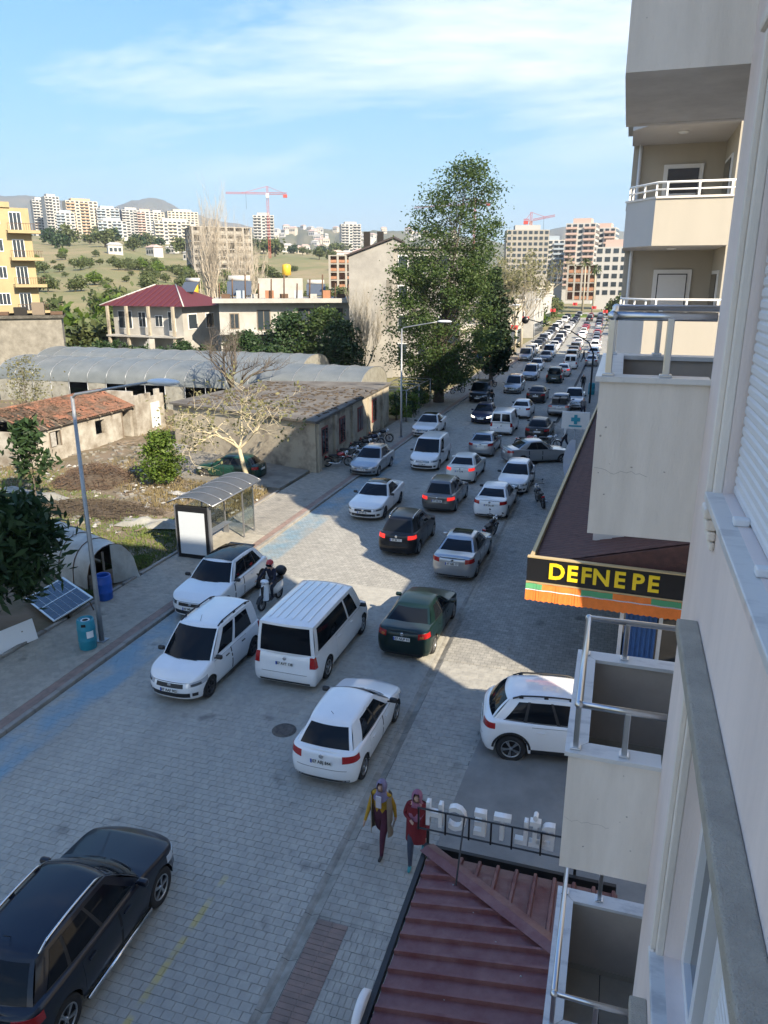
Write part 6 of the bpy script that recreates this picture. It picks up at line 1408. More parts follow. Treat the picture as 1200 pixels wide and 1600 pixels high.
for i, (x, y, h) in enumerate(((-57.0, 101, 24), (-53.5, 103, 20), (-60, 107, 21))):
    e = bare_tree('poplar', ['tallest pale leafless poplar behind the red roof', 'right hand pale leafless poplar near the white house', 'left hand pale leafless poplar behind the red roof'][i], (x, y, 0), h, 20 + i, m_poplar, .24, 4, 4, .26, .6, .15, shrink=.74, l0=h * .27)
for i, (x, y, h) in enumerate(((-15.4, 108, 12.5), (-15.7, 119, 14), (-16.4, 132, 13.5))):
    bare_tree('plane_tree', ['pale budding plane tree nearest the orange wall', 'tallest pale budding plane tree on the far left pavement', 'farthest pale budding plane tree on the left pavement'][i], (x, y, 0), h, 30 + i, m_barkpale, .2, 5, 3, .6, .25, .28, 2600, m_lf_pale, .22, shrink=.74)
crown_tree('young_tree', 'pale yellow green young tree at the left edge before the greenhouse', (-41.5, 44.8, 0), 5.6, lambda t: interp([(0, .9), (.5, 1.7), (1, .7)], t), 1500, .12, m_lf_pale, .08, 8, trunk_h=1.2, clumps=45)
# dark trees before the white flat-roofed house
for i, (x, y, h, r) in enumerate(((-36.5, 80.5, 7.6, 2.8), (-32.5, 82.0, 7.8, 3.0), (-29.6, 79.8, 6.6, 2.2), (-40.3, 77.5, 5.5, 2.0))):
    crown_tree('citrus_tree', ['dark green tree at the left of the group before the flat roofed house', 'widest dark green tree before the flat roofed house', 'dark green tree nearest the grey building', 'small dark tree by the red roofed house'][i], (x, y, 0), h, lambda t, r=r: interp([(0, r * .8), (.4, r), (.8, r * .75), (1, r * .35)], t), 5200, .26, m_lf_dark if i != 1 else m_lf_big, .16, 40 + i, trunk_h=.8, clumps=80, group='dark trees behind the greenhouses')
for i in range(13):
    x = -71 + i * 2.9; y = 76.8 + .5 * math.sin(i * 2); h = 3.9 + .5 * math.sin(i * 1.7)
    crown_tree('orchard_tree', 'dark green orchard tree in the row behind the greenhouses', (x, y, 0), h, lambda t: interp([(0, 1.3), (.5, 1.7), (1, .7)], t), 1500, .24, m_lf_dark, .1, 60 + i, trunk_h=.5, clumps=36, group='row of orchard trees')
# hillside trees and bushes
rr = random.Random(77); protos = []
for i in range(4):
    rr2 = random.Random(90 + i); b = MB(); tb_ = MB().tube([(0, 0, -.5), (0, 0, 2.2)], [.22, .12], 5)
    for k in range(26):
        a = rr2.uniform(0, 6.28); q = math.sqrt(rr2.random()) * 1.9; c = Vector((q * math.cos(a), q * math.sin(a), 1.2 + 2.6 * rr2.random() * (1 - q / 3.5)))
        for j in range(26): leaf(b, c + Vector((rr2.gauss(0, .5), rr2.gauss(0, .5), rr2.gauss(0, .4))), .55 * rr2.uniform(.6, 1.3), rr2, 1.3)
    protos.append((b.mesh('crown', [m_lf_olive, m_lf_dark, m_lf_olive, m_lf_bright][i]), tb_.mesh('trunk', m_bark)))
def scrub(x, y, s, k, label, group, name='hill_tree'):
    e = tag(empty(name, (x, y, terrain(x, y)), rr.uniform(0, 6)), label, 'tree', group); e.scale = (s, s, s * rr.uniform(.85, 1.2))
    obj('crown', protos[k][0], e); obj('trunk', protos[k][1], e)
for i in range(115):
    a = rr.uniform(27.5, 41.5); r = rr.uniform(205, 430)
    if rr.random() < .5: a = rr.gauss(33, 3.0); r = rr.gauss(300, 35)
    scrub(-r * math.sin(R(a)), r * math.cos(R(a)), rr.uniform(.4, 1.0), rr.choice([0, 3, 0, 2]), 'olive green tree scattered over the field hillside', 'trees on the field hillside')
for i in range(26):
    a = rr.uniform(29, 42); r = rr.uniform(112, 150)
    scrub(-r * math.sin(R(a)), r * math.cos(R(a)), rr.uniform(1.0, 1.9), rr.choice([0, 2, 3]), 'pale green willow like tree behind the red roofed house', 'pale trees behind the red roofed house')
for i in range(60):
    a = rr.uniform(12, 42); r = rr.uniform(480, 830)
    scrub(-r * math.sin(R(a)), r * math.cos(R(a)), rr.uniform(1.4, 3), rr.choice([0, 1, 2]), 'distant tree below the hilltop towers', 'distant trees below the towers')
for i in range(40):
    a = rr.uniform(13, 27); r = rr.uniform(150, 420)
    scrub(-r * math.sin(R(a)), r * math.cos(R(a)), rr.uniform(.7, 1.5), rr.choice([0, 1, 2]), 'scattered tree on the fields behind the flat roofed house', 'trees on the middle fields')
for i in range(34):
    y = rr.uniform(170, 285); sd_ = rr.choice((-1, 1)); x = -9 - (y - 112) * .024 + (sd_ * rr.uniform(9.5, 15))
    if abs(x + 18) < 6 and y > 250: continue
    scrub(x, y, rr.uniform(.8, 1.7), rr.choice([0, 1, 2, 3]), 'roadside tree crowding the far end of the street', 'roadside trees at the far end of the street')
# plant nursery by the second lamp
for i in range(16):
    x = -16.2 - rr.uniform(0, 2.4); y = 58.5 + i * .62 + rr.uniform(-.3, .3)
    crown_tree('potted_plant', ['potted green shrub in the nursery row by the fence', 'potted dark shrub in the nursery row by the fence'][i % 2], (x, y, .1), rr.uniform(.8, 2.4), lambda t: interp([(0, .3), (.5, .45), (1, .2)], t), 420, .13, [m_lf_bright, m_lf_dark][i % 2], .03, 200 + i, trunk_h=.1, clumps=16, cat='plant', group='nursery plants ' + ['green', 'dark'][i % 2])
nf = tag(empty('nursery_frame', (-16.2, 58.3, .1)), 'grey metal pergola frame over the nursery plants', 'frame')
for (x, y) in ((0, 0), (0, 4), (0, 8), (-2.8, 0), (-2.8, 4), (-2.8, 8)): MB().tube([(x, y, 0), (x, y, 2.5)], .04, 6).build('post', m_galv, nf)
for x in (0, -2.8): MB().tube([(x, -.2, 2.5), (x, 8.2, 2.5)], .035, 6).build('beam', m_galv, nf)
for y in (0, 2, 4, 6, 8): MB().tube([(0.1, y, 2.53), (-2.9, y, 2.53)], .025, 6).build('crossbar', m_galv, nf)
# palms by the roundabout
for i, (x, y, h) in enumerate(((-13.5, 265, 17), (-10.5, 272, 15))):
    e = tag(empty('palm_tree', (x, y, terrain(x, y) + .1)), ['taller palm at the far end of the street', 'shorter palm at the far end of the street'][i], 'palm'); MB().tube([(0, 0, 0), (.2, 0, h * .5), (.1, 0, h)], [.4, .3, .28], 7).build('trunk', m_barkpale, e); b = MB()
    for k in range(34):
        a = rr.uniform(0, 6.28); el = rr.uniform(-.7, 1.2); d = Vector((math.cos(a) * math.cos(el), math.sin(a) * math.cos(el), math.sin(el))); s = Vector((-math.sin(a), math.cos(a), 0)); p0 = Vector((.1, 0, h)); p1 = p0 + d * 1.5; p2 = p1 + d * 1.2 + Vector((0, 0, -.9))
        b.add([p0 - s * .05, p0 + s * .05, p1 + s * .35, p1 - s * .35, p2], [(0, 1, 2, 3), (3, 2, 4)])
    b.build('crown', m_lf_olive, e)
# ------------------------------------------------------------------ buildings on the left and in the distance
m_yel = mat('yellow_render', (0.36, 0.285, 0.16), 0.88, var=.3, vs=.8)
m_wht = mat('white_wall', (0.40, 0.39, 0.365), 0.88, var=.55, vs=.8, col2=(.25, .235, .21))
m_grw = mat('old_grey_wall', (0.36, 0.345, 0.315), 0.9, var=.9, vs=.35, col2=(.22, .21, .195), bump=.3, bs=8)
m_red = mat('red_metal_roof', (0.095, 0.017, 0.02), 0.55, var=.4, vs=2)
m_cfr = mat('raw_concrete', (0.30, 0.28, 0.25), .9, var=.4, vs=.5)
m_brk = mat('hollow_brick', (0.33, 0.16, 0.09), .9, var=.5, vs=1)
m_tank = mat('yellow_tank', (0.62, 0.38, 0.03), .5)
m_win = mat('far_window', (0.03, 0.04, 0.05), .15)
m_hzwhite = mat('tower_white', (0.41, 0.40, 0.385), .85); m_hzcream = mat('tower_cream', (0.48, 0.43, 0.35), .85); m_hzorange = mat('tower_orange', (0.40, 0.29, 0.20), .85); m_hzblue = mat('tower_blue', (0.29, 0.34, 0.39), .7); m_hzgrey = mat('tower_grey', (0.33, 0.33, 0.33), .85); m_hzpink = mat('tower_pink', (0.44, 0.32, 0.28), .85)

# yellow apartment block at the left edge
yb = tag(empty('apartment_building', (-68.6, 78.6, 0), R(48)), 'yellow apartment block with balconies at the left frame edge', 'building')
MB().box(-12, 0, 0, 10, 0, 19.3).build('wall', m_yel, yb); MB().box(-12.2, -2, -.2, 10, 19.303, 19.9).build('parapet', m_yel, yb)
for f in range(6):
    z = 1.2 + f * 3.05
    for (x0, x1) in ((-2.6, .9), (-9.8, -5.0)):
        bl = MB().box(x0, x1, -1.2, -.002, z, z + .22).build('balcony', m_yel, yb)
        MB().box(x0, x1, -1.2, -1.1, z + .222, z + .35).build('kerb', m_yel, bl)
        for k in range(14): MB().box(x0 + k * (x1 - x0) / 14, x0 + k * (x1 - x0) / 14 + .04, -1.18, -1.14, z + .351, z + 1.05).build('baluster', m_rust, bl)
        MB().box(x0, x1, -1.2, -1.12, z + 1.051, z + 1.1).build('handrail', m_rust, bl)
    for (x0, x1, h0, h1) in ((-2.2, -.9, .25, 2.4), (-8.6, -6.6, .25, 2.4), (-4.5, -3.2, 1.0, 2.4)):
        w = MB().box(x0, x1, -.05, -.003, z + h0, z + h1).build('window', m_pvc, yb)
        for k in range(3): a = x0 + .06 + k * (x1 - x0 - .06) / 3; MB().box(a, a + (x1 - x0 - .06) / 3 - .06, -.065, -.051, z + h0 + .08, z + h1 - .08).build('pane', m_win, w)
    for y0 in (2, 6): w = MB().box(.003, .05, y0, y0 + 1.3, z + .9, z + 2.3).build('window', m_pvc, yb); MB().box(.051, .065, y0 + .08, y0 + 1.22, z + .98, z + 2.22).build('pane', m_win, w)
# low white building before it
lw = tag(empty('low_building', (-56.3, 66.8, 0), R(38)), 'low white flat roofed building below the yellow apartments', 'building')
MB().box(-14, 0, 9, 16, 0, 7.0).build('wall', m_conc2, lw)
for k in range(7): MB().box(-12.5 + k * 1.9, -11.2 + k * 1.9, 9.6, 11, 7.353, 7.7 + .5 * (k % 3)).build('roof_clutter', [m_rust, m_dark, m_wood][k % 3], lw); MB().box(-14.3, .3, 8.7, 16.3, 7.003, 7.35).build('roof_slab', m_conc2, lw)
# red roofed house
rh = tag(empty('red_roof_house', (-56.9, 83.5, .9), R(-6)), 'two storey white house with hipped dark red roof and stair', 'house')
MB().box(-5.4, 5.4, 0, 8, -.95, 7.2).build('wall', m_wht, rh)
ro = MB(); ov = 1.1; ro.add([(-5.4 - ov, -ov, 7.2), (5.4 + ov, -ov, 7.2), (5.4 + ov, 8 + ov, 7.2), (-5.4 - ov, 8 + ov, 7.2), (-1.6, 4, 9.7), (1.6, 4, 9.7)], [(0, 1, 5, 4), (1, 2, 5), (2, 3, 4, 5), (3, 0, 4), (3, 2, 1, 0)]); ro = ro.build('roof', m_red, rh)
for k in range(14): 
    x = -6 + k * .92; t = max(0, min(1, (6.5 - abs(x)) / 4.9)); MB().tube([(x, -ov, 7.24), (x * .98, -ov + 5.1 * t, 7.24 + 2.5 * t)], .045, 4).build('seam', m_red, ro)
for (a, c) in (((-5.4 - ov, -ov, 7.25), (-1.6, 4, 9.75)), ((5.4 + ov, -ov, 7.25), (1.6, 4, 9.75))): MB().tube([a, c], .09, 5).build('hip_cap', m_hzwhite, ro)
for (x, z, w_, h_) in ((-4.6, 4.4, 2.2, 2.2), (-1.4, 4.6, 1.2, 1.9), (3.2, 4.2, 1.1, 2.4), (-4.2, 1.0, 1.6, 1.4), (1.2, 4.7, 1.2, 1.4)):
    w = MB().box(x, x + w_, -.05, -.003, z, z + h_).build('window', m_pvc, rh)
    for k in range(2): MB().box(x + .08 + k * (w_ - .08) / 2, x + (k + 1) * (w_ - .08) / 2, -.065, -.051, z + .08, z + h_ - .08).build('pane', m_win, w)
MB().box(-5.4, 5.4, -1.6, -.002, 3.5, 3.7).build('balcony', m_wht, rh)
for y0 in (1.0, 4.6): w = MB().box(5.403, 5.45, y0, y0 + 1.8, 4.4, 6.3).build('window', m_pvc, rh); MB().box(5.451, 5.465, y0 + .1, y0 + 1.7, 4.5, 6.2).build('pane', m_win, w)
for x in (-5.2, -2.2, 1.2, 4.9): MB().box(x, x + .3, -1.5, -1.2, 0, 3.498).box(x, x + .3, -1.5, -1.2, 3.702, 7.2).build('column', m_stone, rh)
for k in range(12): MB().box(-1.2 + k * .28, -.9 + k * .28, -2.6, -1.62, 0, .3 + k * .28).build('step', m_wht, rh)
m_coll = mat('collector', (.10, .12, .15), .25, .3)
def water_heater(par, x, y, z, s=1.0):
    hh = MB().obox((x, y, z + .7 * s), (.9 * s, 0, 0), (0, .5 * s, .5 * s), (0, -.03, .03)).build('solar_collector', m_coll, par)
    MB().tube([(x - .8 * s, y + .75 * s, z + 1.4 * s), (x + .8 * s, y + .75 * s, z + 1.4 * s)], .24 * s, 10).build('tank', m_hzwhite, hh)
    MB().tube([(x, y + .75 * s, z), (x, y + .75 * s, z + 1.3 * s)], .04, 4).build('stand', m_galv, hh)
water_heater(rh, 3.2, 4.6, 8.6, 1.2)
def tank(label, loc, r, h, post):
    e = tag(empty('water_tank', loc), label, 'water tank'); MB().tube([(0, 0, 0), (0, 0, post)], .15, 6).build('stand', m_galv, e); MB().lathe([(0, post), (r, post + .05), (r, post + h), (r * .8, post + h + .25 * r), (0, post + h + .4 * r)], 14).build('tank', m_tank, e)
# white flat house with cluttered roof terrace
fh = tag(empty('flat_roof_house', (-38.6, 85.2, 0), R(24)), 'white three storey house with cluttered flat roof and rebar stubs', 'house')
MB().box(-8.0, 7.6, 0, 9, 0, 8.6).build('wall', m_wht, fh); MB().box(-8.6, 8.2, -1.4, 9.4, 8.603, 9.1).build('roof_slab', m_wht, fh)
for (x, z, w_, h_) in ((-6.8, 5.6, 1.1, 1.8), (-3.6, 5.4, 1.6, 2.4), (1.2, 5.5, 2.8, 2.5), (4.9, 5.4, 1.8, 2.6), (-6.5, 2.2, 1.2, 1.6), (1.0, 2.2, 2.2, 2.0)):
    w = MB().box(x, x + w_, -.06, -.003, z, z + h_).build('window', m_wood, fh)
    for k in range(2): MB().box(x + .1 + k * (w_ - .1) / 2, x + (k + 1) * (w_ - .1) / 2, -.08, -.061, z + .1, z + h_ - .1).build('pane', m_win, w)
MB().box(-8.0, -.2, -1.3, -.01, 5.0, 5.2).build('balcony', m_wht, fh)
for x in (-5.4, .6, 4.3): MB().box(x, x + .3, -1.25, -.9, 0, 4.998).build('column', m_wht, fh)
MB().box(-3.4, 2.0, 3, 7, 9.103, 11.4).build('stair_tower', m_wht, fh)
for k in range(11): MB().tube([(-7.8 + k * 1.5, -.9 + (k % 2) * .2, 9.1), (-7.7 + k * 1.5, -.9, 10.8 + .5 * (k % 3))], .09, 5).build('rebar_stub', m_rust, fh)
for k in range(9): MB().box(-7.6 + k * 1.7, -6.6 + k * 1.7, -.5 + (k % 3) * .5, .2 + (k % 3) * .5, 9.103, 9.6 + .4 * (k % 2)).build('roof_clutter', [m_rust, m_hzblue, m_litter, m_brk][k % 4], fh)
water_heater(fh, -5.6, 1.5, 9.1, 1.6); water_heater(fh, 3.6, 2.5, 9.1, 1.3)
tank('yellow water tank on a stand above the flat roofed house', (-41.2, 91.2, 9.12), .55, 1.2, 2.6)
tank('yellow water tank behind the red roof', (-57.0, 95.0, 0), .7, 1.5, 9.0)
# tall grey gable building
gb = tag(empty('gable_building', (-27.0, 86.3, 0), R(10)), 'tall grey weathered building with blank sloping gable wall', 'building')
g_ = MB(); g_.add([(-3.9, 0, 0), (1.2, 0, 0), (1.2, 0, 15.6), (-3.9, 0, 13.8), (-3.9, 12, 0), (1.2, 12, 0), (1.2, 12, 15.6), (-3.9, 12, 13.8)], [(0, 1, 2, 3), (7, 6, 5, 4), (0, 3, 7, 4), (1, 5, 6, 2), (3, 2, 6, 7)]); g_.build('wall', m_grw, gb)
MB().obox((-1.35, 6, 14.85), (2.75, 0, .97), (0, 6.3, 0), (0, 0, .1)).build('roof', mat('dark_roof', (.05, .04, .04), .8), gb)
MB().box(1.202, 9, 1.0, 12, 0, 14.6).build('side_wing', m_grw, gb); MB().box(1.0, 9.3, .7, 12.3, 14.603, 14.8).build('wing_roof', m_conc2, gb)
for f in range(4):
    for k in range(3): w = MB().box(1.7 + k * 2.4, 2.9 + k * 2.4, .94, .997, 2 + f * 3.3, 4 + f * 3.3).build('window', m_pvc, gb); MB().box(1.8 + k * 2.4, 2.8 + k * 2.4, .92, .939, 2.1 + f * 3.3, 3.9 + f * 3.3).build('pane', m_win, w)
for x in (-2.6, -1.0): MB().box(x, x + .7, 3, 3.7, 14.2, 16.6).build('chimney', m_dark, gb)
MB().box(.45, 1.19, -.03, -.002, 6.0, 11.2).build('stain', m_conc2, gb)

def tower(label, loc, w, d, h, floors, m, m2, rz=0, cols=4, cat='tower block', balc=True, name='tower_block', frame=False, deepz=0.0, group=None):
    """distant block: walls, a slab or balcony band per floor and a window per bay"""
    e = tag(empty(name, loc, rz), label, cat, group); fh_ = h / floors
    if frame:
        for f in range(floors + 1): MB().box(-w / 2, w / 2, 0, d, f * fh_ - .35, f * fh_).build('slab', m, e)
        col = MB().box(-.35, .35, -.001, .7, 0, h).mesh('column', m)
        for k in range(cols + 1): obj('column', col, e, (-w / 2 + .35 + k * (w - .7) / cols, 0, 0))
        for k in range(3): obj('column', col, e, (w / 2 - .35, d * (k + 1) / 3 - .8, 0)); obj('column', col, e, (-w / 2 + .35, d * (k + 1) / 3 - .8, 0))
        MB().box(-w / 2 + .5, w / 2 - .5, d * .35, d - .8, 0, h - .4).build('core', m2, e)
        fill = MB().box(-w / cols * .42, w / cols * .42, .15, .4, .2, fh_ * .42).mesh('infill', m2)
        for f in range(floors):
            for k in range(cols): 
                if (f * 7 + k * 3) % 5: obj('infill', fill, e, (-w / 2 + (k + .5) * w / cols, 0, f * fh_))
        return e
    MB().box(-w / 2, w / 2, 0, d, -16, h).build('wall', m, e); MB().box(-w * .3, w * .3, d * .2, d * .8, h + .003, h + fh_ * .9).build('roof_house', m2, e)
    bw = w / cols; win = MB().box(-bw * .32, bw * .32, -.12, -.005, fh_ * .25, fh_ * .8).mesh('window', m_win); sw = MB().box(.005, .12, -d * .12, d * .12, fh_ * .25, fh_ * .8).mesh('window', m_win); bl = MB().box(-bw * .95, bw * .95, -1.5, -.125, -.1, fh_ * .33).mesh('balcony', m2)
    for f in range(floors):
        for k in range(cols): obj('window', win, e, (-w / 2 + (k + .5) * bw, 0, f * fh_))
        for k in range(3): obj('window', sw, e, (w / 2, d * (k + .5) / 3, f * fh_))
        if balc:
            for k in range(0, cols - 1, 3): obj('balcony', bl, e, (-w / 2 + (k + 1) * bw, 0, f * fh_))
    return e
def pol(a, r): return (-r * math.sin(R(a)), r * math.cos(R(a)))
def tw(label, a, r, z, w, d, h, floors, m, m2, **k):
    x, y = pol(a, r); return tower(label, (x, y, z), w, d, h, floors, m, m2, rz=R(a + k.pop('turn', 0)), **k)
tw('grey concrete tower under construction at the far left skyline', 40.3, 920, 60, 17, 14, 33, 12, m_hzgrey, m_hzwhite, cols=5, turn=8)
tw('tall white tower on the far left hilltop', 39.6, 880, 57, 14, 14, 36, 13, m_hzwhite, m_hzgrey, cols=4, turn=15)
tw('white mid-rise with blue glass at the left hilltop', 38.9, 840, 53, 17, 12, 22, 8, m_hzwhite, m_hzblue, cols=4)
tw('orange and cream tower on the left hilltop', 37.8, 850, 53, 30, 18, 34, 12, m_hzcream, m_hzorange, cols=7, turn=12)
tw('white tower just right of the orange and cream one', 36.2, 850, 54, 22, 16, 27, 10, m_hzwhite, m_hzblue, cols=5, turn=10)
tw('pale blue low block before the hilltop towers', 36.0, 800, 51, 26, 12, 15, 5, m_hzwhite, m_hzblue, cols=6)
tw('grey and white slab block in the hilltop row', 34.7, 860, 55, 19, 14, 26, 10, m_hzgrey, m_hzwhite, cols=5, turn=10)
tw('terracotta striped block in the hilltop row', 33.8, 860, 55, 17, 14, 25, 10, m_hzwhite, m_hzpink, cols=4, turn=10)
tw('cream block at the right end of the hilltop row', 33.0, 870, 55, 14, 14, 25, 10, m_hzcream, m_hzwhite, cols=4, turn=10)
tw('long white block with red roof edge on the hill', 31.9, 760, 46, 36, 14, 18, 6, m_hzwhite, m_hzcream, cols=9, turn=6)
tw('cream block standing behind the long white one', 31.3, 930, 62, 34, 14, 24, 9, m_hzcream, m_hzcream, cols=8, balc=False, turn=14)
tw('small cream block beside the hilltop cream block', 32.1, 950, 62, 14, 14, 22, 8, m_hzcream, m_hzcream, cols=4, balc=False)
tw('raw concrete building frame behind the bare poplars', 28.7, 350, 12.5, 26, 18, 21, 7, m_cfr, m_cfr, cols=7, frame=True, turn=12, name='building_frame', cat='building frame')
tw('white tower standing behind the red crane', 25.8, 780, 42, 20, 14, 30, 11, m_hzwhite, m_hzgrey, cols=5)
tw('lone white tower with dark centre in the middle distance', 19.6, 800, 40, 20, 15, 26, 10, m_hzwhite, m_hzgrey, cols=5, turn=8)
tw('small brick and concrete frame left of the grey gable', 20.3, 265, 9.0, 9, 9, 10.5, 4, m_cfr, m_brk, cols=3, frame=True, name='building_frame', cat='building frame')
tw('wide concrete frame building right of the tall tree', 7.0, 385, 14, 20, 14, 20.5, 8, m_cfr, m_hzgrey, cols=8, turn=6, balc=False, name='building_frame', cat='building frame')
tw('white and blue block below the right hand crane', 5.4, 470, 10, 16, 14, 24, 9, m_hzwhite, m_hzblue, cols=5)
tw('round cornered pink and white tower on the right', 3.4, 420, 9, 15, 15, 30.5, 11, m_hzwhite, m_hzpink, cols=5, turn=-8)
tw('pink and white tower behind its twin on the right', 2.0, 450, 9, 15, 15, 30, 11, m_hzwhite, m_hzpink, cols=5, turn=-8)
tw('brick infill building shell at the end of the street', 0.9, 335, 5, 16, 14, 19.5, 6, m_hzwhite, m_hzpink, cols=5, balc=False, turn=-5)
tw('dark brick building frame beyond the palms', 3.1, 300, 4.5, 11, 10, 12.5, 4, m_cfr, m_brk, cols=4, frame=True, name='building_frame', cat='building frame')
tw('slim white block half hidden between the towers', 6.2, 520, 8, 12, 12, 27, 10, m_hzwhite, m_hzgrey, cols=3)
# street-side buildings past the tall tree, left
def shop_block(label, x0, x1, y0, y1, h, m, floors, tanks=0):
    e = tag(empty('street_building', (x1, y0, 0)), label, 'building'); MB().box(x0 - x1, 0, 0, y1 - y0, 0, h).build('wall', m, e); MB().box(x0 - x1 - .3, .3, -.3, y1 - y0 + .3, h + .003, h + .35).build('roof_slab', m_hzcream, e)
    for f in range(floors):
        for k in range(3):
            z = 3.6 + f * 3; y = 1 + k * (y1 - y0 - 1) / 3
            w = MB().box(.003, .06, y, y + 1.6, z, z + 1.5).build('window', m_pvc, e); MB().box(.061, .075, y + .1, y + 1.5, z + .1, z + 1.4).build('pane', m_win, w)
        w = MB().box(-3.4, -1.8, -.06, -.003, 3.8 + f * 3, 5.3 + f * 3).build('window', m_pvc, e); MB().box(-3.3, -1.9, -.075, -.061, 3.9 + f * 3, 5.2 + f * 3).build('pane', m_win, w)
    MB().box(.003, .05, .6, y1 - y0 - .6, .2, 2.7).build('shop_window', m_win, e)
    for k in range(tanks): MB().lathe([(0, 0), (.7, .05), (.7, 1.3), (.3, 1.6), (0, 1.6)], 12, c=(-2 - k * 1.8, 2, h + .36)).build('roof_tank', m_tank, e)
    return e
shop_block('white street building with yellow roof tanks past the tall tree', -32, -17.4, 158, 178, 9.5, m_wht, 2, 3)
shop_block('beige building behind the bare plane trees', -34, -18.2, 124, 146, 7.5, m_hzcream, 1)
shop_block('small orange walled shop on the left pavement', -21.0, -16.3, 112, 116.5, 4.2, mat('orange_wall', (.55, .26, .05), .8), 0)
shop_block('long white building far along the left side', -40, -20, 186, 225, 8, m_hzwhite, 1)
shop_block('low shop under the dark trees past the tall tree', -28, -18.5, 94, 108, 5.0, m_wht, 0)
shop_block('far cream building at the end of the left side', -44, -23, 232, 262, 10, m_hzcream, 2)
# hillside houses
rr = random.Random(31); hm = []
for i, (m1, m2) in enumerate(((m_hzwhite, m_hzpink), (m_hzwhite, m_hzgrey), (m_hzcream, m_hzpink), (m_hzwhite, m_hzwhite))):
    hm.append((MB().box(-5, 5, -4, 4, -6, 6).mesh('wall', m1), MB().add([(-5.6, -4.6, 6), (5.6, -4.6, 6), (5.6, 4.6, 6), (-5.6, 4.6, 6), (-3, 0, 8), (3, 0, 8)], [(0, 1, 5, 4), (1, 2, 5), (2, 3, 4, 5), (3, 0, 4), (3, 2, 1, 0)]).mesh('roof', m2), MB().box(-1, 1, -4.1, -4.005, 1.5, 4).mesh('window', m_win)))
def far_house(x, y, z, s, k, label, group):
    e = tag(empty('hillside_house', (x, y, z), rr.uniform(-.6, .9)), label, 'house', group); e.scale = (s, s, s); obj('wall', hm[k][0], e); obj('roof', hm[k][1], e)
    for dx in (-3, 0, 3): obj('window', hm[k][2], e, (dx, 0, 0))
for i in range(120):
    a = rr.uniform(10, 27); t = rr.random(); r = 2400 * (.76 + .22 * t); hz = interp([(4, 60), (9, 124), (12.7, 149), (14.9, 154), (16.8, 158), (19.1, 154), (21.4, 161), (22.7, 166), (24.1, 162), (25.5, 153), (27.3, 149), (29.1, 111)], a)
    fr = .76 + .22 * t; fh2 = interp([(.72, 0), (.76, .12), (.8, .26), (.84, .45), (.88, .62), (.92, .78), (.96, .9), (1, 1)], fr); x, y = pol(a, r)
    far_house(x, y, 20 + (hz - 20) * fh2 + 2, rr.uniform(1.0, 2.0), rr.randrange(4), 'small pale house on the distant hillside', 'houses on the distant hillside')
for i in range(34):
    a = rr.uniform(14, 27); r = rr.uniform(560, 1000); x, y = pol(a, r); far_house(x, y, terrain(x, y), rr.uniform(.6, 1.1), rr.randrange(4), 'low pale house in the valley before the hills', 'houses in the valley')
for i, (a, r) in enumerate(((33.4, 470), (31.0, 455), (30.4, 470), (32.2, 560), (31.2, 620), (36.0, 430))):
    x, y = pol(a, r); far_house(x, y, terrain(x, y), rr.uniform(.6, .8), i % 4, ['yellow roofed hut on the field hillside', 'white house right of the hillside olive grove', 'second white house right of the olive grove', 'low house below the long white block', 'red roofed house below the long white block', 'small house at the left of the field hillside'][i], None)
# sheds behind the red house
for i, (a, r, w) in enumerate(((38.5, 128, 22), (34.0, 140, 18), (26.5, 150, 26))):
    x, y = pol(a, r); e = tag(empty('shed', (x, y, terrain(x, y)), R(a)), ['long tin shed behind the yellow apartments', 'brick shed with tin roof left of the red roof', 'wide tin shed behind the poplars'][i], 'shed'); MB().box(-w / 2, w / 2, 0, 7, -1, 3).build('wall', m_brk if i != 2 else m_wht, e); MB().obox((0, 3.5, 3.5), (w / 2 + .5, 0, 0), (0, 4.2, .5), (0, 0, .06)).build('roof', m_galv, e)
# cranes
m_crred = mat('crane_red', (0.42, 0.05, 0.04), .6); m_crpale = mat('crane_pale', (.5, .47, .45), .6)
def crane(label, loc, h, jib, counter, rz, tilt=0.0, mast=True):
    e = tag(empty('tower_crane', loc, rz), label, 'crane'); 
    def lattice(p0, p1, s, n, name, m):
        p0, p1 = Vector(p0), Vector(p1); d = (p1 - p0); u = d.cross(Vector((0, 1, 0))).normalized() if abs(d.normalized().y) < .9 else Vector((1, 0, 0)); w = d.cross(u).normalized(); q = MB(); c = [(u * a + w * b) * s for a, b in ((1, 1), (1, -1), (-1, -1), (-1, 1))]
        for k in c: q.tube([p0 + k, p1 + k], s * .16, 4)
        for i in range(n):
            for k in range(4): q.tube([p0 + d * (i / n) + c[k], p0 + d * ((i + 1) / n) + c[(k + 1) % 4]], s * .1, 3)
        q.build(name, m, e)
    if mast: lattice((0, 0, -20), (0, 0, h), .6, 26, 'mast', m_crred)
    jx = Vector((math.cos(tilt), 0, math.sin(tilt))); lattice((1, 0, h), tuple(Vector((1, 0, h)) + jx * jib), .42, 22, 'jib', m_crpale if False else m_crred); lattice((-1, 0, h), (-counter, 0, h), .5, 6, 'counter_jib', m_crred)
    MB().box(-counter, -counter + 2.5, -1, 1, h - 2.2, h - .7).build('counterweight', m_crred, e); MB().box(-.9, .9, 1, 2.6, h - 2.6, h - .2).build('cab', m_crpale, e)
    lattice((0, 0, h), (0, 0, h + 4), .5, 4, 'tower_head', m_crred); q = MB(); q.tube([(0, 0, h + 4), tuple(Vector((1, 0, h)) + jx * jib * .6)], .1, 3); q.tube([(0, 0, h + 4), (-counter + 1, 0, h)], .1, 3); q.build('tie_rod', m_crred, e)
    p = Vector((1, 0, h)) + jx * jib * .5; MB().tube([tuple(p), (p.x, p.y, p.z - 9)], .08, 3).build('hoist_rope', m_trim, e)
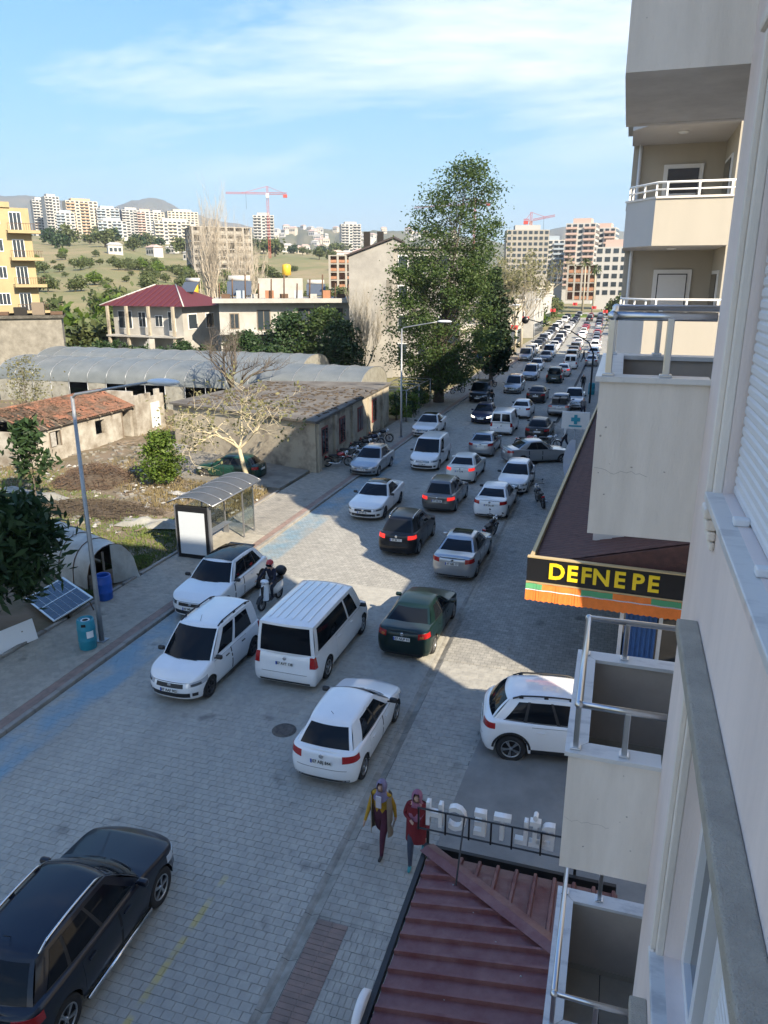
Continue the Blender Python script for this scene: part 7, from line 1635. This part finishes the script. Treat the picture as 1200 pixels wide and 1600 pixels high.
x, y = pol(25.45, 500); crane('red tower crane with long jib left of the centre', (x, y, 24), 38.5, 24, 12, R(205))
x, y = pol(10.8, 600); crane('pale crane jib reaching out from behind the tall tree', (x, y, 20), 46, 52, 12, R(163))
x, y = pol(6.85, 450); crane('small red crane with raised jib right of the tall tree', (x, y, 15), 28.5, 12, 4, R(8), tilt=.18)
# flags and signs across the street
m_flag = mat('flag_red', (0.40, 0.03, 0.03), .8)
for i, (x, y, z) in enumerate(((-15.0, 108, 4.6), (-14.6, 117, 5.4), (-11.0, 175, 6.0), (-7.0, 178, 5.2), (-4.4, 172, 4.6), (-13.5, 150, 5.5))):
    e = tag(empty('red_flag', (x, y, z)), ['red flag over the shop by the orange wall', 'red flag hanging from the plane trees', 'red banner high over the far traffic', 'red banner in the middle of the far traffic', 'red banner right of the far traffic', 'small red flag beyond the plane trees'][i], 'flag'); MB().grid(lambda u, v: (1.0 * u, .1 * math.sin(u * 7), .6 * v), 8, 3).build('cloth', m_flag, e); MB().tube([(0, 0, -z + .1) if i < 2 else (0, 0, -.4), (0, 0, 1.0)], .03, 5).build('pole', m_galv, e)
rs = tag(empty('road_sign', (-15.3, 86, .1)), 'round blue road sign on a pole beneath the tall tree', 'road sign'); MB().tube([(0, 0, 0), (0, 0, 3.1)], .035, 6).build('pole', m_galv, rs); MB().lathe([(0, -.05), (.45, -.05), (.45, -.03), (0, -.03)], 20, 'y', c=(0, 0, 2.7)).build('disc', mat('sign_blue', (.02, .12, .42), .4), rs)
# roundabout greenery
isl = tag(MB().lathe([(0, .5), (7, .35), (8, .12), (8.2, 0), (8.2, -.3)], 28).build('traffic_island', m_lf_bright, None, (-16, 262, .25)), kind='structure')
# ------------------------------------------------------------------ red metal roof kiosk and the letter sign seen from behind
m_redroof = mat('maroon_sheet', (0.125, 0.034, 0.034), 0.5, 0.0, var=0.8, vs=3.5, col2=(0.20, 0.095, 0.088), bump=0.15, bs=20, coat=0.15)
m_blackst = mat('black_steel', (0.014, 0.014, 0.015), 0.45)
ks = tag(empty('kiosk_roof', (-2.1, 9.05, 2.78)), 'maroon ribbed metal hip roof at the bottom of the picture', 'roof')
PT = 0.17; KX, KY = -2.1, 9.05
def kz1(x): return (x - KX) * PT           # street plane rises with x
def kz2(y): return (KY - y) * PT           # far plane rises away from the far eave
HD = 2.0                                    # hip runs 45 degrees for this far
# street plane sheets, each a rib-to-rib strip
pitch = 0.27; n = 19
for i in range(n):
    y1 = KY - i * pitch; y0 = y1 - pitch
    xe = lambda y: min(.55, KX + (KY - y) * 1.3)
    q = MB(); a, c = xe(y0), xe(y1)
    prof = [(0, 0), (.66, 0), (.72, .055), (.86, .055), (.92, 0), (1.0, 0)]
    vs = []
    for (t, h) in prof:
        y = y1 - t * pitch; xx = xe(y); vs += [(0, y - KY, h), (xx - KX, y - KY, kz1(xx) + h)]
    q.add(vs, [(2 * k, 2 * k + 1, 2 * k + 3, 2 * k + 2) for k in range(len(prof) - 1)]); q.build('roof_sheet', m_redroof, ks)
m = 10
for i in range(m):
    x0 = KX + .02 + i * pitch; q = MB(); vs = []
    for (t, h) in prof:
        x = x0 + t * pitch; yy = KY - max(0, (x - KX)) / 1.3; vs += [(x - KX, 0, h), (x - KX, yy - KY, kz2(yy) * 1.3 + h)]
    q.add(vs, [(2 * k, 2 * k + 1, 2 * k + 3, 2 * k + 2) for k in range(len(prof) - 1)]); q.build('roof_sheet', m_redroof, ks)
d1 = Vector((1.3, -1, 1.3 * PT)); q = MB(); sdv = Vector((.5, .65, 0)).normalized() * .13
q.add([Vector((-.05, .05, .05)) - sdv, Vector((-.05, .05, .085)), Vector((-.05, .05, .05)) + sdv, d1 * 2.0 + Vector((0, 0, .05)) - sdv, d1 * 2.0 + Vector((0, 0, .085)), d1 * 2.0 + Vector((0, 0, .05)) + sdv], [(0, 1, 4, 3), (1, 2, 5, 4)]); q.build('hip_flashing', m_redroof, ks)
MB().box(-.10, -.03, -5.2, .1, -.10, .03).build('gutter', m_blackst, ks); MB().box(-.10, 2.7, .101, .16, -.10, .03).build('gutter', m_blackst, ks)
MB().box(0, 2.65, -5.2, 0, -.12, -.06).build('ceiling', m_trim, ks)
for (x, y) in ((.02, -.1), (.02, -2.5), (.02, -5.0), (2.5, -.1)): MB().box(x, x + .08, y, y + .08, -2.74, -.121).build('post', m_blackst, ks)
MB().box(.1, 2.6, -5.1, -.2, -2.74, -2.7).build('plinth', m_conc2, ks)
for i in range(9): MB().lathe([(0, .012), (.012, .01), (.014, 0)], 6).build('screw', m_galv, ks, (.5 + (i * .37) % 1.2, -.6 - i * .45, kz1(KX + .5 + (i * .37) % 1.2) + .002))
bt = tag(empty('letter_sign', (-0.9, 9.32, 2.95)), 'white BILTECH letters on a black frame seen reversed from behind', 'sign')
m_let = mat('letter_white', (0.72, 0.71, 0.70), 0.45); m_letin = mat('letter_inside', (0.62, 0.42, 0.38), 0.6)
word = 'BİLTECH'; xs = [.50, .31, .13, -.17, -.49, -.84, -1.20]
for ch, x in zip(word, xs):
    o = obj('letter', text_mesh(ch, .56, .055, m_let, 'letter', bold=.014, sx=.72), bt, (x, .06, .27), (R(90), 0, R(180)))
for z in (.04, .40): MB().tube([(-1.45, -.03, z), (2.0, -.03, z)], .018, 4).build('rail', m_blackst, bt)
for x in (-1.44, -1.02, -.66, -.33, -.02, .40, 1.0): MB().box(x, x + .025, -.055, -.03, .02, .42).build('upright', m_blackst, bt)
for x in (-1.3, .9): MB().box(x, x + .04, -.04, 0, -.25, .02).build('stand', m_blackst, bt)
MB().tube([(-.72, -.05, .40), (-.62, -1.1, .15)], .014, 5).build('stay', m_blackst, bt)
rsn = tag(empty('round_sign', (-2.25, 6.35, 2.62)), 'white round projecting sign edge below the maroon roof corner', 'sign'); MB().lathe([(0, -.05), (.30, -.05), (.32, -.04), (.32, .04), (.30, .05), (0, .05)], 32, 'x').build('disc', m_let, rsn); MB().tube([(.04, 0, .1), (.3, 0, .1)], .02, 5).build('bracket', m_blackst, rsn)

# ------------------------------------------------------------------ people
m_skin = mat('skin', (0.42, 0.25, 0.17), .55); m_shoe = mat('shoe_dark', (.03, .025, .025), .6)
def cloth(name, c): return mat('cloth_' + name, c, .9, var=.35, vs=14, local=True, bump=.25, bs=30)
def person(label, loc, heading, top, legs, pose='walk', shoes=None, h=1.64, name='person', phase=1, arm='swing', extra=None):
    """one continuous skinned body, faces forward (+x local)"""
    V = []; E = []; RAD = []; LAB = []
    def v(p, r, lab, par=None):
        V.append(p); RAD.append(r); LAB.append(lab); i = len(V) - 1
        if par is not None: E.append((par, i))
        return i
    seat = pose == 'ride'; hz = .90 if not seat else .80
    pel = v((0, 0, hz), .135, 'legs'); sp = v((.0 + (.06 if seat else 0), 0, hz + .17), .125, 'top', pel); ch = v((.02 + (.13 if seat else 0), 0, hz + .36), .135, 'top', sp); bx = .02 + (.13 if seat else 0)
    nk = v((bx, 0, hz + .50), .055, 'skin', ch); hd = v((bx + .015, 0, hz + .60), .085, 'skin', nk); ht = v((bx + .01, 0, hz + .69), .082, 'skin', hd); nose = v((bx + .115, 0, hz + .615), .018, 'skin', hd)
    for s in (1, -1):
        ph = phase * s
        sh = v((bx - .01, s * .17, hz + .43), .062, 'top', ch)
        if seat: el = (bx + .2, s * .27, hz + .20); wr_ = (bx + .42, s * .30, hz + .14)
        elif arm == 'hold' and s < 0: el = (bx - .03, s * .24, hz + .18); wr_ = (bx + .18, s * .10, hz + .22)
        else: el = (bx - .02 + .07 * ph, s * .23, hz + .17); wr_ = (bx + .05 + .16 * ph, s * .25, hz - .05)
        e1 = v(el, .048, 'top', sh); w1 = v(wr_, .032, 'top', e1); dv = (Vector(wr_) - Vector(el)).normalized(); pm_ = Vector(wr_) + dv * .07; p1 = v(tuple(pm_), .032, 'skin', w1)
        for k in range(4): f0 = pm_ + dv * .035 + Vector((.02 * (k - 1.5), 0, 0)); f1 = v(tuple(f0), .010, 'skin', p1); v(tuple(f0 + dv * (.035 + .006 * (k in (1, 2))) + Vector((.008, -s * .012, 0))), .008, 'skin', f1)
        th_ = pm_ - dv * .01 + Vector((.04, -s * .01, 0)); t1 = v(tuple(th_), .010, 'skin', p1); v(tuple(th_ + dv * .03 + Vector((.01, 0, 0))), .008, 'skin', t1)
        hip = v((0, s * .09, hz - .08), .105, 'legs', pel)
        if seat: kn = (.40, s * .16, hz - .14); an_ = (.34, s * .15, hz - .52)
        else: kn = (.05 - .13 * ph, s * .09, hz - .43); an_ = (-.02 - .24 * ph - (.08 if ph > 0 else 0), s * .085, .10 + (.05 if ph > 0 else 0))
        k1 = v(kn, .068, 'legs', hip); a1 = v(an_, .042, 'legs', k1); v((an_[0] + .02, an_[1], an_[2] - .055), .04, 'shoe', a1); v((an_[0] + .15, an_[1], an_[2] - .065), .034, 'shoe', len(V) - 1)
    me = bpy.data.meshes.new('body'); me.from_pydata(V, E, []); o = bpy.data.objects.new('tmp', me)
    md = o.modifiers.new('s', 'SKIN'); md.use_smooth_shade = True
    for i, sv in enumerate(me.skin_vertices[0].data): sv.radius = (RAD[i], RAD[i]); sv.use_root = (i == 0)
    sb_ = o.modifiers.new('d', 'SUBSURF'); sb_.levels = 1; sb_.render_levels = 1
    nm = bake(o); bpy.data.meshes.remove(me)
    keys = ['top', 'legs', 'skin', 'shoe']; nm.materials.clear()
    for m_ in (top, legs, m_skin, shoes or m_shoe): nm.materials.append(m_)
    vv = [Vector(p) for p in V]
    for f in nm.polygons:
        c = f.center; j = min(range(len(vv)), key=lambda i: (vv[i] - c).length - RAD[i] * .6); f.material_index = keys.index(LAB[j]); f.use_smooth = True
    nm.name = 'body'
    e = tag(empty(name, loc, R(90 - heading)), label, 'person'); e.scale = (h / 1.64,) * 3; obj('body', nm, e)
    ey = MB()
    for s in (1, -1): ey.ball((bx + .088, s * .033, hz + .635), (.008, .014, .008), 6, 4)
    ey.ball((bx + .095, 0, hz + .565), (.006, .024, .007), 6, 4); ey.build('face', m_shoe, e)
    return e, bx, hz
def headscarf(e, bx, hz, m, drape=.30, cape=None):
    q = MB()   # hood with the face left open, then folds over the shoulders
    def hood(u, v):
        a = -math.pi + 2 * math.pi * u; t = .02 + 2.2 * v; x = bx - .005 - .125 * math.cos(a) * math.sin(t); return (x - .0, .108 * math.sin(a) * math.sin(t), hz + .625 + .15 * math.cos(t))
    vs = []; nu, nv = 20, 9
    for j in range(nv + 1):
        for i in range(nu + 1):
            vs.append(hood(i / nu, j / nv))
    fs = []
    for j in range(nv):
        for i in range(nu):
            u = (i + .5) / nu
            if 3 <= j <= 7 and (u < .11 or u > .89): continue
            fs.append((j * (nu + 1) + i, j * (nu + 1) + i + 1, (j + 1) * (nu + 1) + i + 1, (j + 1) * (nu + 1) + i))
    q.add(vs, fs, True); q.build('headscarf', m, e)
    q = MB(); q.grid(lambda u, v: (bx + (.07 + .075 * v) * math.cos(6.283 * u) * (1 + .05 * math.sin(u * 44)), (.08 + .09 * v) * math.sin(6.283 * u) * (1 + .05 * math.sin(u * 38)), hz + .53 - (.10 + drape * max(0, math.cos(6.283 * u)) * .9) * v), 40, 6); q.build('scarf_drape', cape or m, e)
e, bx, hz = person('woman in mustard top, maroon trousers and lilac headscarf walking by the gutter', (-3.72, 11.85, .06), 186, cloth('mustard', (.42, .24, .02)), cloth('maroon', (.075, .018, .035)), phase=-1)
headscarf(e, bx, hz, cloth('lilac_print', (.20, .17, .26)), .10)
MB().obox((bx + .150, 0, hz + .36), (.012, 0, -.004), (0, .055, 0), (.004, 0, .13)).build('scarf_tail', cloth('white_scarf', (.50, .48, .54)), e)
vm = MB()
for s in (1, -1): vm.grid(lambda u, v: (bx + .165 * math.cos(.75 + 2.1 * u) - .0 - .02 * v, s * (.215 + .02 * v) * math.sin(.75 + 2.1 * u) ** .8, hz + .46 - .92 * v), 12, 8)
vm.build('long_vest', cloth('beige', (.30, .25, .19)), e)
MB().obox((-.0 + bx + .05, .27, hz - .13), (.05, 0, -.03), (0, .012, 0), (.03, 0, .06)).build('paper', m_litter, e)
e, bx, hz = person('woman in dark red coat and pink headscarf behind the letter sign', (-2.98, 11.75, .06), 176, cloth('darkred', (.16, .012, .018)), cloth('navy_print', (.05, .06, .09)), phase=1, arm='hold', shoes=mat('turquoise_shoe', (.03, .22, .24), .6))
headscarf(e, bx, hz, cloth('pink_print', (.27, .11, .17)), .30)
ct = MB(); ct.grid(lambda u, v: (bx - .03 + (.14 + .05 * v) * math.cos(6.283 * u), (.20 + .02 * v) * math.sin(6.283 * u), hz + .44 - .80 * v), 24, 8); ct.build('coat', cloth('darkred', (.16, .012, .018)), e)

# ------------------------------------------------------------------ two-wheelers
m_eng = mat('engine_metal', (.16, .16, .16), .4, .8); m_seat = mat('seat_vinyl', (.015, .015, .016), .5)
def bike_wheel(par, x, r, w=.10):
    t = MB().lathe([(r * .80, -w * .4), (r * .93, -w / 2), (r, -w * .2), (r, w * .2), (r * .93, w / 2), (r * .80, w * .4)], 22, 'y').build('wheel', m_tyre, par, (x, 0, r))
    q = MB().lathe([(r * .80, -.02), (r * .74, -.02), (r * .74, .02), (r * .80, .02)], 22, 'y')
    for i in range(8): a = i * math.pi / 4; q.tube([(0, .0, 0), (r * .76 * math.cos(a), 0, r * .76 * math.sin(a))], .010, 4)
    q.tube([(0, -.07, 0), (0, .07, 0)], .035, 8); q.build('rim', m_eng, t)
def motorcycle(label, loc, heading, col, lean=9, group=None):
    e = tag(empty('motorcycle', loc, R(90 - heading)), label, 'motorcycle', group); e.rotation_euler = (R(lean), 0, R(90 - heading))
    bike_wheel(e, .66, .30); bike_wheel(e, -.62, .30, .12)
    fr = MB(); fr.tube([(.50, 0, .82), (.1, 0, .60), (-.2, 0, .55), (-.55, 0, .68)], .028, 6); fr.tube([(.47, 0, .74), (.2, 0, .28), (-.25, 0, .26), (-.3, 0, .55)], .022, 6)
    for s in (1, -1): fr.tube([(-.2, s * .09, .36), (-.62, s * .10, .30)], .022, 5)
    fr.build('frame', m_blackst, e)
    fk = MB()
    for s in (1, -1): fk.tube([(.44, s * .08, .92), (.66, s * .085, .30)], .022, 6)
    fk.build('fork', m_chrome, e)
    hb = MB(); hb.tube([(.28, .36, 1.00), (.38, .22, 1.04), (.43, 0, .98), (.38, -.22, 1.04), (.28, -.36, 1.00)], .014, 6)
    for s in (1, -1): hb.tube([(.36, s * .26, 1.03), (.40, s * .30, 1.20)], .008, 4); hb.ball((.40, s * .31, 1.23), (.015, .055, .035), 8, 5)
    hb.build('handlebar', m_blackst, e)
    MB().ball((.56, 0, .90), (.10, .09, .10), 12, 8).build('headlight', m_head, e)
    MB().ball((.20, 0, .78), (.26, .13, .13), 14, 8).build('fuel_tank', col, e)
    MB().bbox(-.58, .02, -.11, .11, .70, .78, b=.035).build('seat', m_seat, e)
    MB().bbox(-.05, .26, -.13, .13, .28, .55, b=.03).tube([(.12, 0, .5), (.16, 0, .66)], .09, 8).build('engine', m_eng, e)
    MB().tube([(.2, -.13, .42), (.05, -.15, .24), (-.3, -.16, .27), (-.75, -.17, .36)], [.02, .025, .04, .045], 8).build('exhaust', m_chrome, e)
    fd = MB(); fd.grid(lambda u, v: (.66 + .34 * math.cos(.4 + 1.9 * u), -.07 + .14 * v, .30 + .34 * math.sin(.4 + 1.9 * u)), 8, 2); fd.grid(lambda u, v: (-.62 + .34 * math.cos(.6 + 1.9 * u), -.08 + .16 * v, .30 + .36 * math.sin(.6 + 1.9 * u)), 8, 2); fd.build('mudguard', col, e)
    MB().bbox(-.80, -.70, -.08, .08, .62, .70, b=.015).build('tail_light', m_tail, e)
    return e
motorcycle('black motorcycle parked at the gutter beyond the silver sedan', (-4.95, 31.6, .01), 12, PAINT['black'])
motorcycle('dark motorcycle standing alone on the right pavement', (-3.25, 37.5, .06), -20, PAINT['black'], -8)
motorcycle('red motorcycle parked across the lane by the turning silver sedan', (-5.6, 51.4, .01), 95, PAINT['red'])
motorcycle('silver motorcycle parked beside the red one', (-4.3, 51.9, .01), 85, PAINT['silver'])
for i, (x, y, c, hd_) in enumerate(((-16.1, 42.2, 'red', 60), (-16.0, 44.0, 'greyblue', 75), (-15.9, 46.3, 'black', 70), (-15.9, 48.2, 'navy', 60), (-15.8, 50.0, 'black', 80))):
    motorcycle(['red motorcycle nearest the corner of the stained building', 'grey motorcycle second from the corner of the stained building', 'black motorcycle third along the stained building wall', 'navy motorcycle fourth along the stained building wall', 'black motorcycle last in the row by the lamp'][i], (x, y, SWZ), hd_, PAINT[c])
for i, (x, y) in enumerate(((-13.6, 79.0), (-13.2, 81.0), (-15.6, 75.5))): motorcycle(['black motorcycle under the tall tree nearest the black van', 'black motorcycle under the tall tree behind the first', 'black motorcycle on the pavement beside the tall trunk'][i], (x, y, .05), 40, PAINT['black'])
def scooter(label, loc, heading, col, box_=True):
    e = tag(empty('scooter', loc, R(90 - heading)), label, 'scooter'); bike_wheel(e, .62, .25, .10); bike_wheel(e, -.58, .25, .11)
    q = MB(); q.grid(lambda u, v: (.50 - .16 * v + .10 * (1 - (2 * u - 1) ** 2), (2 * u - 1) * .20 * (1 - .35 * v), .36 + .55 * v), 10, 6); q.grid(lambda u, v: (.46 - .16 * v + .02 * (1 - (2 * u - 1) ** 2), (1 - 2 * u) * .20 * (1 - .35 * v), .36 + .55 * v), 10, 6); q.build('front_shield', col, e)
    MB().bbox(.52, .60, -.035, .035, .42, .86, b=.02).build('dark_stripe', m_trim, e)
    MB().bbox(-.12, .42, -.16, .16, .27, .34, b=.02).build('footboard', m_trim, e)
    MB().ball((-.45, 0, .50), (.42, .17, .24), 14, 9).build('rear_body', col, e)
    MB().bbox(-.78, -.05, -.14, .14, .70, .80, b=.04).build('seat', m_seat, e)
    MB().ball((.36, 0, .98), (.11, .17, .09), 12, 8).build('headset', col, e); MB().ball((.46, 0, .97), (.04, .08, .05), 10, 6).build('headlight', m_head, e)
    hb = MB(); hb.tube([(.24, .33, 1.02), (.34, 0, 1.02), (.24, -.33, 1.02)], .016, 6)
    for s in (1, -1): hb.tube([(.28, s * .24, 1.02), (.32, s * .28, 1.18)], .008, 4); hb.ball((.32, s * .29, 1.21), (.015, .05, .04), 8, 5)
    hb.build('handlebar', m_trim, e)
    q = MB(); q.tube([(.62, 0, .25), (.42, 0, .85)], .04, 8); q.grid(lambda u, v: (.62 + .29 * math.cos(.3 + 2.2 * u), -.07 + .14 * v, .25 + .29 * math.sin(.3 + 2.2 * u)), 8, 2); q.build('front_mudguard', m_trim, e)
    if box_: MB().ball((-.82, 0, 1.0), (.20, .22, .18), 12, 8).build('top_box', m_trim, e); MB().box(-.95, -.6, -.1, .1, .80, .84).build('rack', m_trim, e)
    return e
def rider(label, loc, heading, top, legs, helmet, seat_z):
    e, bx, hz = person(label, (loc[0], loc[1], loc[2] + seat_z - .74), heading, top, legs, pose='ride', h=1.66)
    q = MB(); q.ball((bx + .01, 0, hz + .66), (.145, .13, .14), 16, 10); q.build('helmet', helmet, e); q = MB(); q.grid(lambda u, v: (bx + .02 + .142 * math.cos(-.9 + 1.8 * u), .142 * math.sin(-.9 + 1.8 * u), hz + .57 + .09 * v), 10, 3); q.build('visor', m_carglass, e); return e
scooter('white scooter ridden towards the camera past the white crossover', (-11.15, 22.3, .0), 184, PAINT['white'])
rider('rider in navy jacket and red white helmet on the white scooter', (-11.15, 22.55, 0), 184, cloth('navyjk', (.014, .016, .035)), cloth('jeans', (.03, .035, .05)), mat('helmet_red', (.45, .05, .05), .3, var=.9, vs=6, col2=(.7, .7, .7), local=True, thr=(.5, .55)), .78)
motorcycle('motorcycle with rider between the black van and the navy hatchback', (-10.9, 68.2, .0), 180, PAINT['black'], 0)
rider('motorcyclist in black beside the black van', (-10.9, 68.4, 0), 180, cloth('blackjk', (.015, .015, .017)), cloth('blackjk', (.015, .015, .017)), mat('helmet_black', (.015, .015, .018), .25), .78)
person('man in white shirt and dark trousers standing by the turning sedan', (-3.1, 51.6, .05), 250, cloth('whiteshirt', (.55, .55, .55)), cloth('darktr', (.02, .022, .04)), h=1.76)
person('pedestrian in black near the teal bins', (-3.5, 82, .0), 0, cloth('blackjk', (.015, .015, .017)), cloth('blackjk', (.015, .015, .017)), h=1.76)
person('pedestrian in black crossing beside the distant van', (-5.0, 112, .0), 60, cloth('blackjk', (.015, .015, .017)), cloth('darktr', (.02, .022, .04)), h=1.76)
person('pedestrian in grey at the right kerb by the white pickup', (-2.6, 64.5, .06), 20, cloth('greyjk', (.14, .14, .15)), cloth('darktr', (.02, .022, .04)), h=1.74)
for i, (x, y) in enumerate(((-2.5, 79.0), (-15.2, 100.5))): barrel('litter_bin', ['teal litter bin on the far right pavement', 'teal litter bin on the left pavement past the tall tree'][i], (x, y, .06), .33, 1.15, m_teal)
# traffic light mast and shop board
tl_ = tag(empty('traffic_light_mast', (-2.4, 73, .05)), 'curved traffic light mast reaching over the street from the right', 'traffic light'); MB().tube([(0, 0, 0), (0, 0, 4.6), (-.5, 0, 5.6), (-2.2, 0, 6.6), (-6.2, 0, 7.6)], [.09, .08, .06, .05, .04], 8).build('pole', m_blackst, tl_); MB().lathe([(0, -.16), (.3, -.14), (.34, 0), (.3, .14), (0, .16)], 16, 'y', c=(-6.4, 0, 7.5)).build('lamp_head', m_black, tl_)
hs = tag(empty('shop_board', (-2.35, 48.5, .05)), 'white shop board with teal emblem beside the canopy', 'sign'); MB().tube([(0, 0, 0), (0, 0, 2.0)], .04, 6).build('post', m_galv, hs); MB().bbox(-.85, .85, -.06, .06, 2.0, 3.1, b=.02).build('panel', m_let, hs)
MB().obox((0, -.075, 2.62), (.28, 0, 0), (0, .008, 0), (0, 0, .12)).obox((0, -.085, 2.62), (.10, 0, 0), (0, .008, 0), (0, 0, .30)).obox((0, -.07, 2.2), (.4, 0, 0), (0, .006, 0), (0, 0, .05)).build('emblem', mat('emblem_teal', (.02, .28, .38), .5), hs)
fb = tag(empty('feather_banner', (-1.9, 41.5, .05)), 'pale feather banner standing by the canopy edge', 'banner'); MB().tube([(0, 0, 0), (0, 0, 2.6)], .02, 6).build('pole', m_galv, fb); MB().grid(lambda u, v: (-.02 - .6 * u * math.sin(math.pi * (.1 + .85 * v)) ** .5, .04 * math.sin(v * 5), .4 + 2.3 * v), 5, 12).build('cloth', mat('banner_cloth', (.55, .57, .62), .8, var=.4, vs=1.5, col2=(.25, .35, .6)), fb)
# painted zebra crossing far down
zc_ = MB()
for i in range(9): zc_.box(-13.2 + i * .95, -12.7 + i * .95, 103.5, 106.5, .003, .006)
tag(zc_.build('zebra_crossing', m_litter), kind='structure')

# ------------------------------------------------------------------ air
hz_m = bpy.data.materials.new('air'); hz_m.use_nodes = True; t = hz_m.node_tree; t.nodes.clear(); o_ = t.nodes.new('ShaderNodeOutputMaterial'); pv = t.nodes.new('ShaderNodeVolumePrincipled')
pv.inputs['Density'].default_value = 0.00014; pv.inputs['Color'].default_value = (.80, .88, 1.0, 1); pv.inputs['Anisotropy'].default_value = 0.2; t.links.new(pv.outputs[0], o_.inputs['Volume'])
hz_ = MB().box(-6500, 6500, -8500, 8500, -8, 640).build('haze', hz_m); tag(hz_, 'thin blue air haze over the whole valley', 'haze', kind='stuff')

bpy.data.scenes.remove(BENCH)
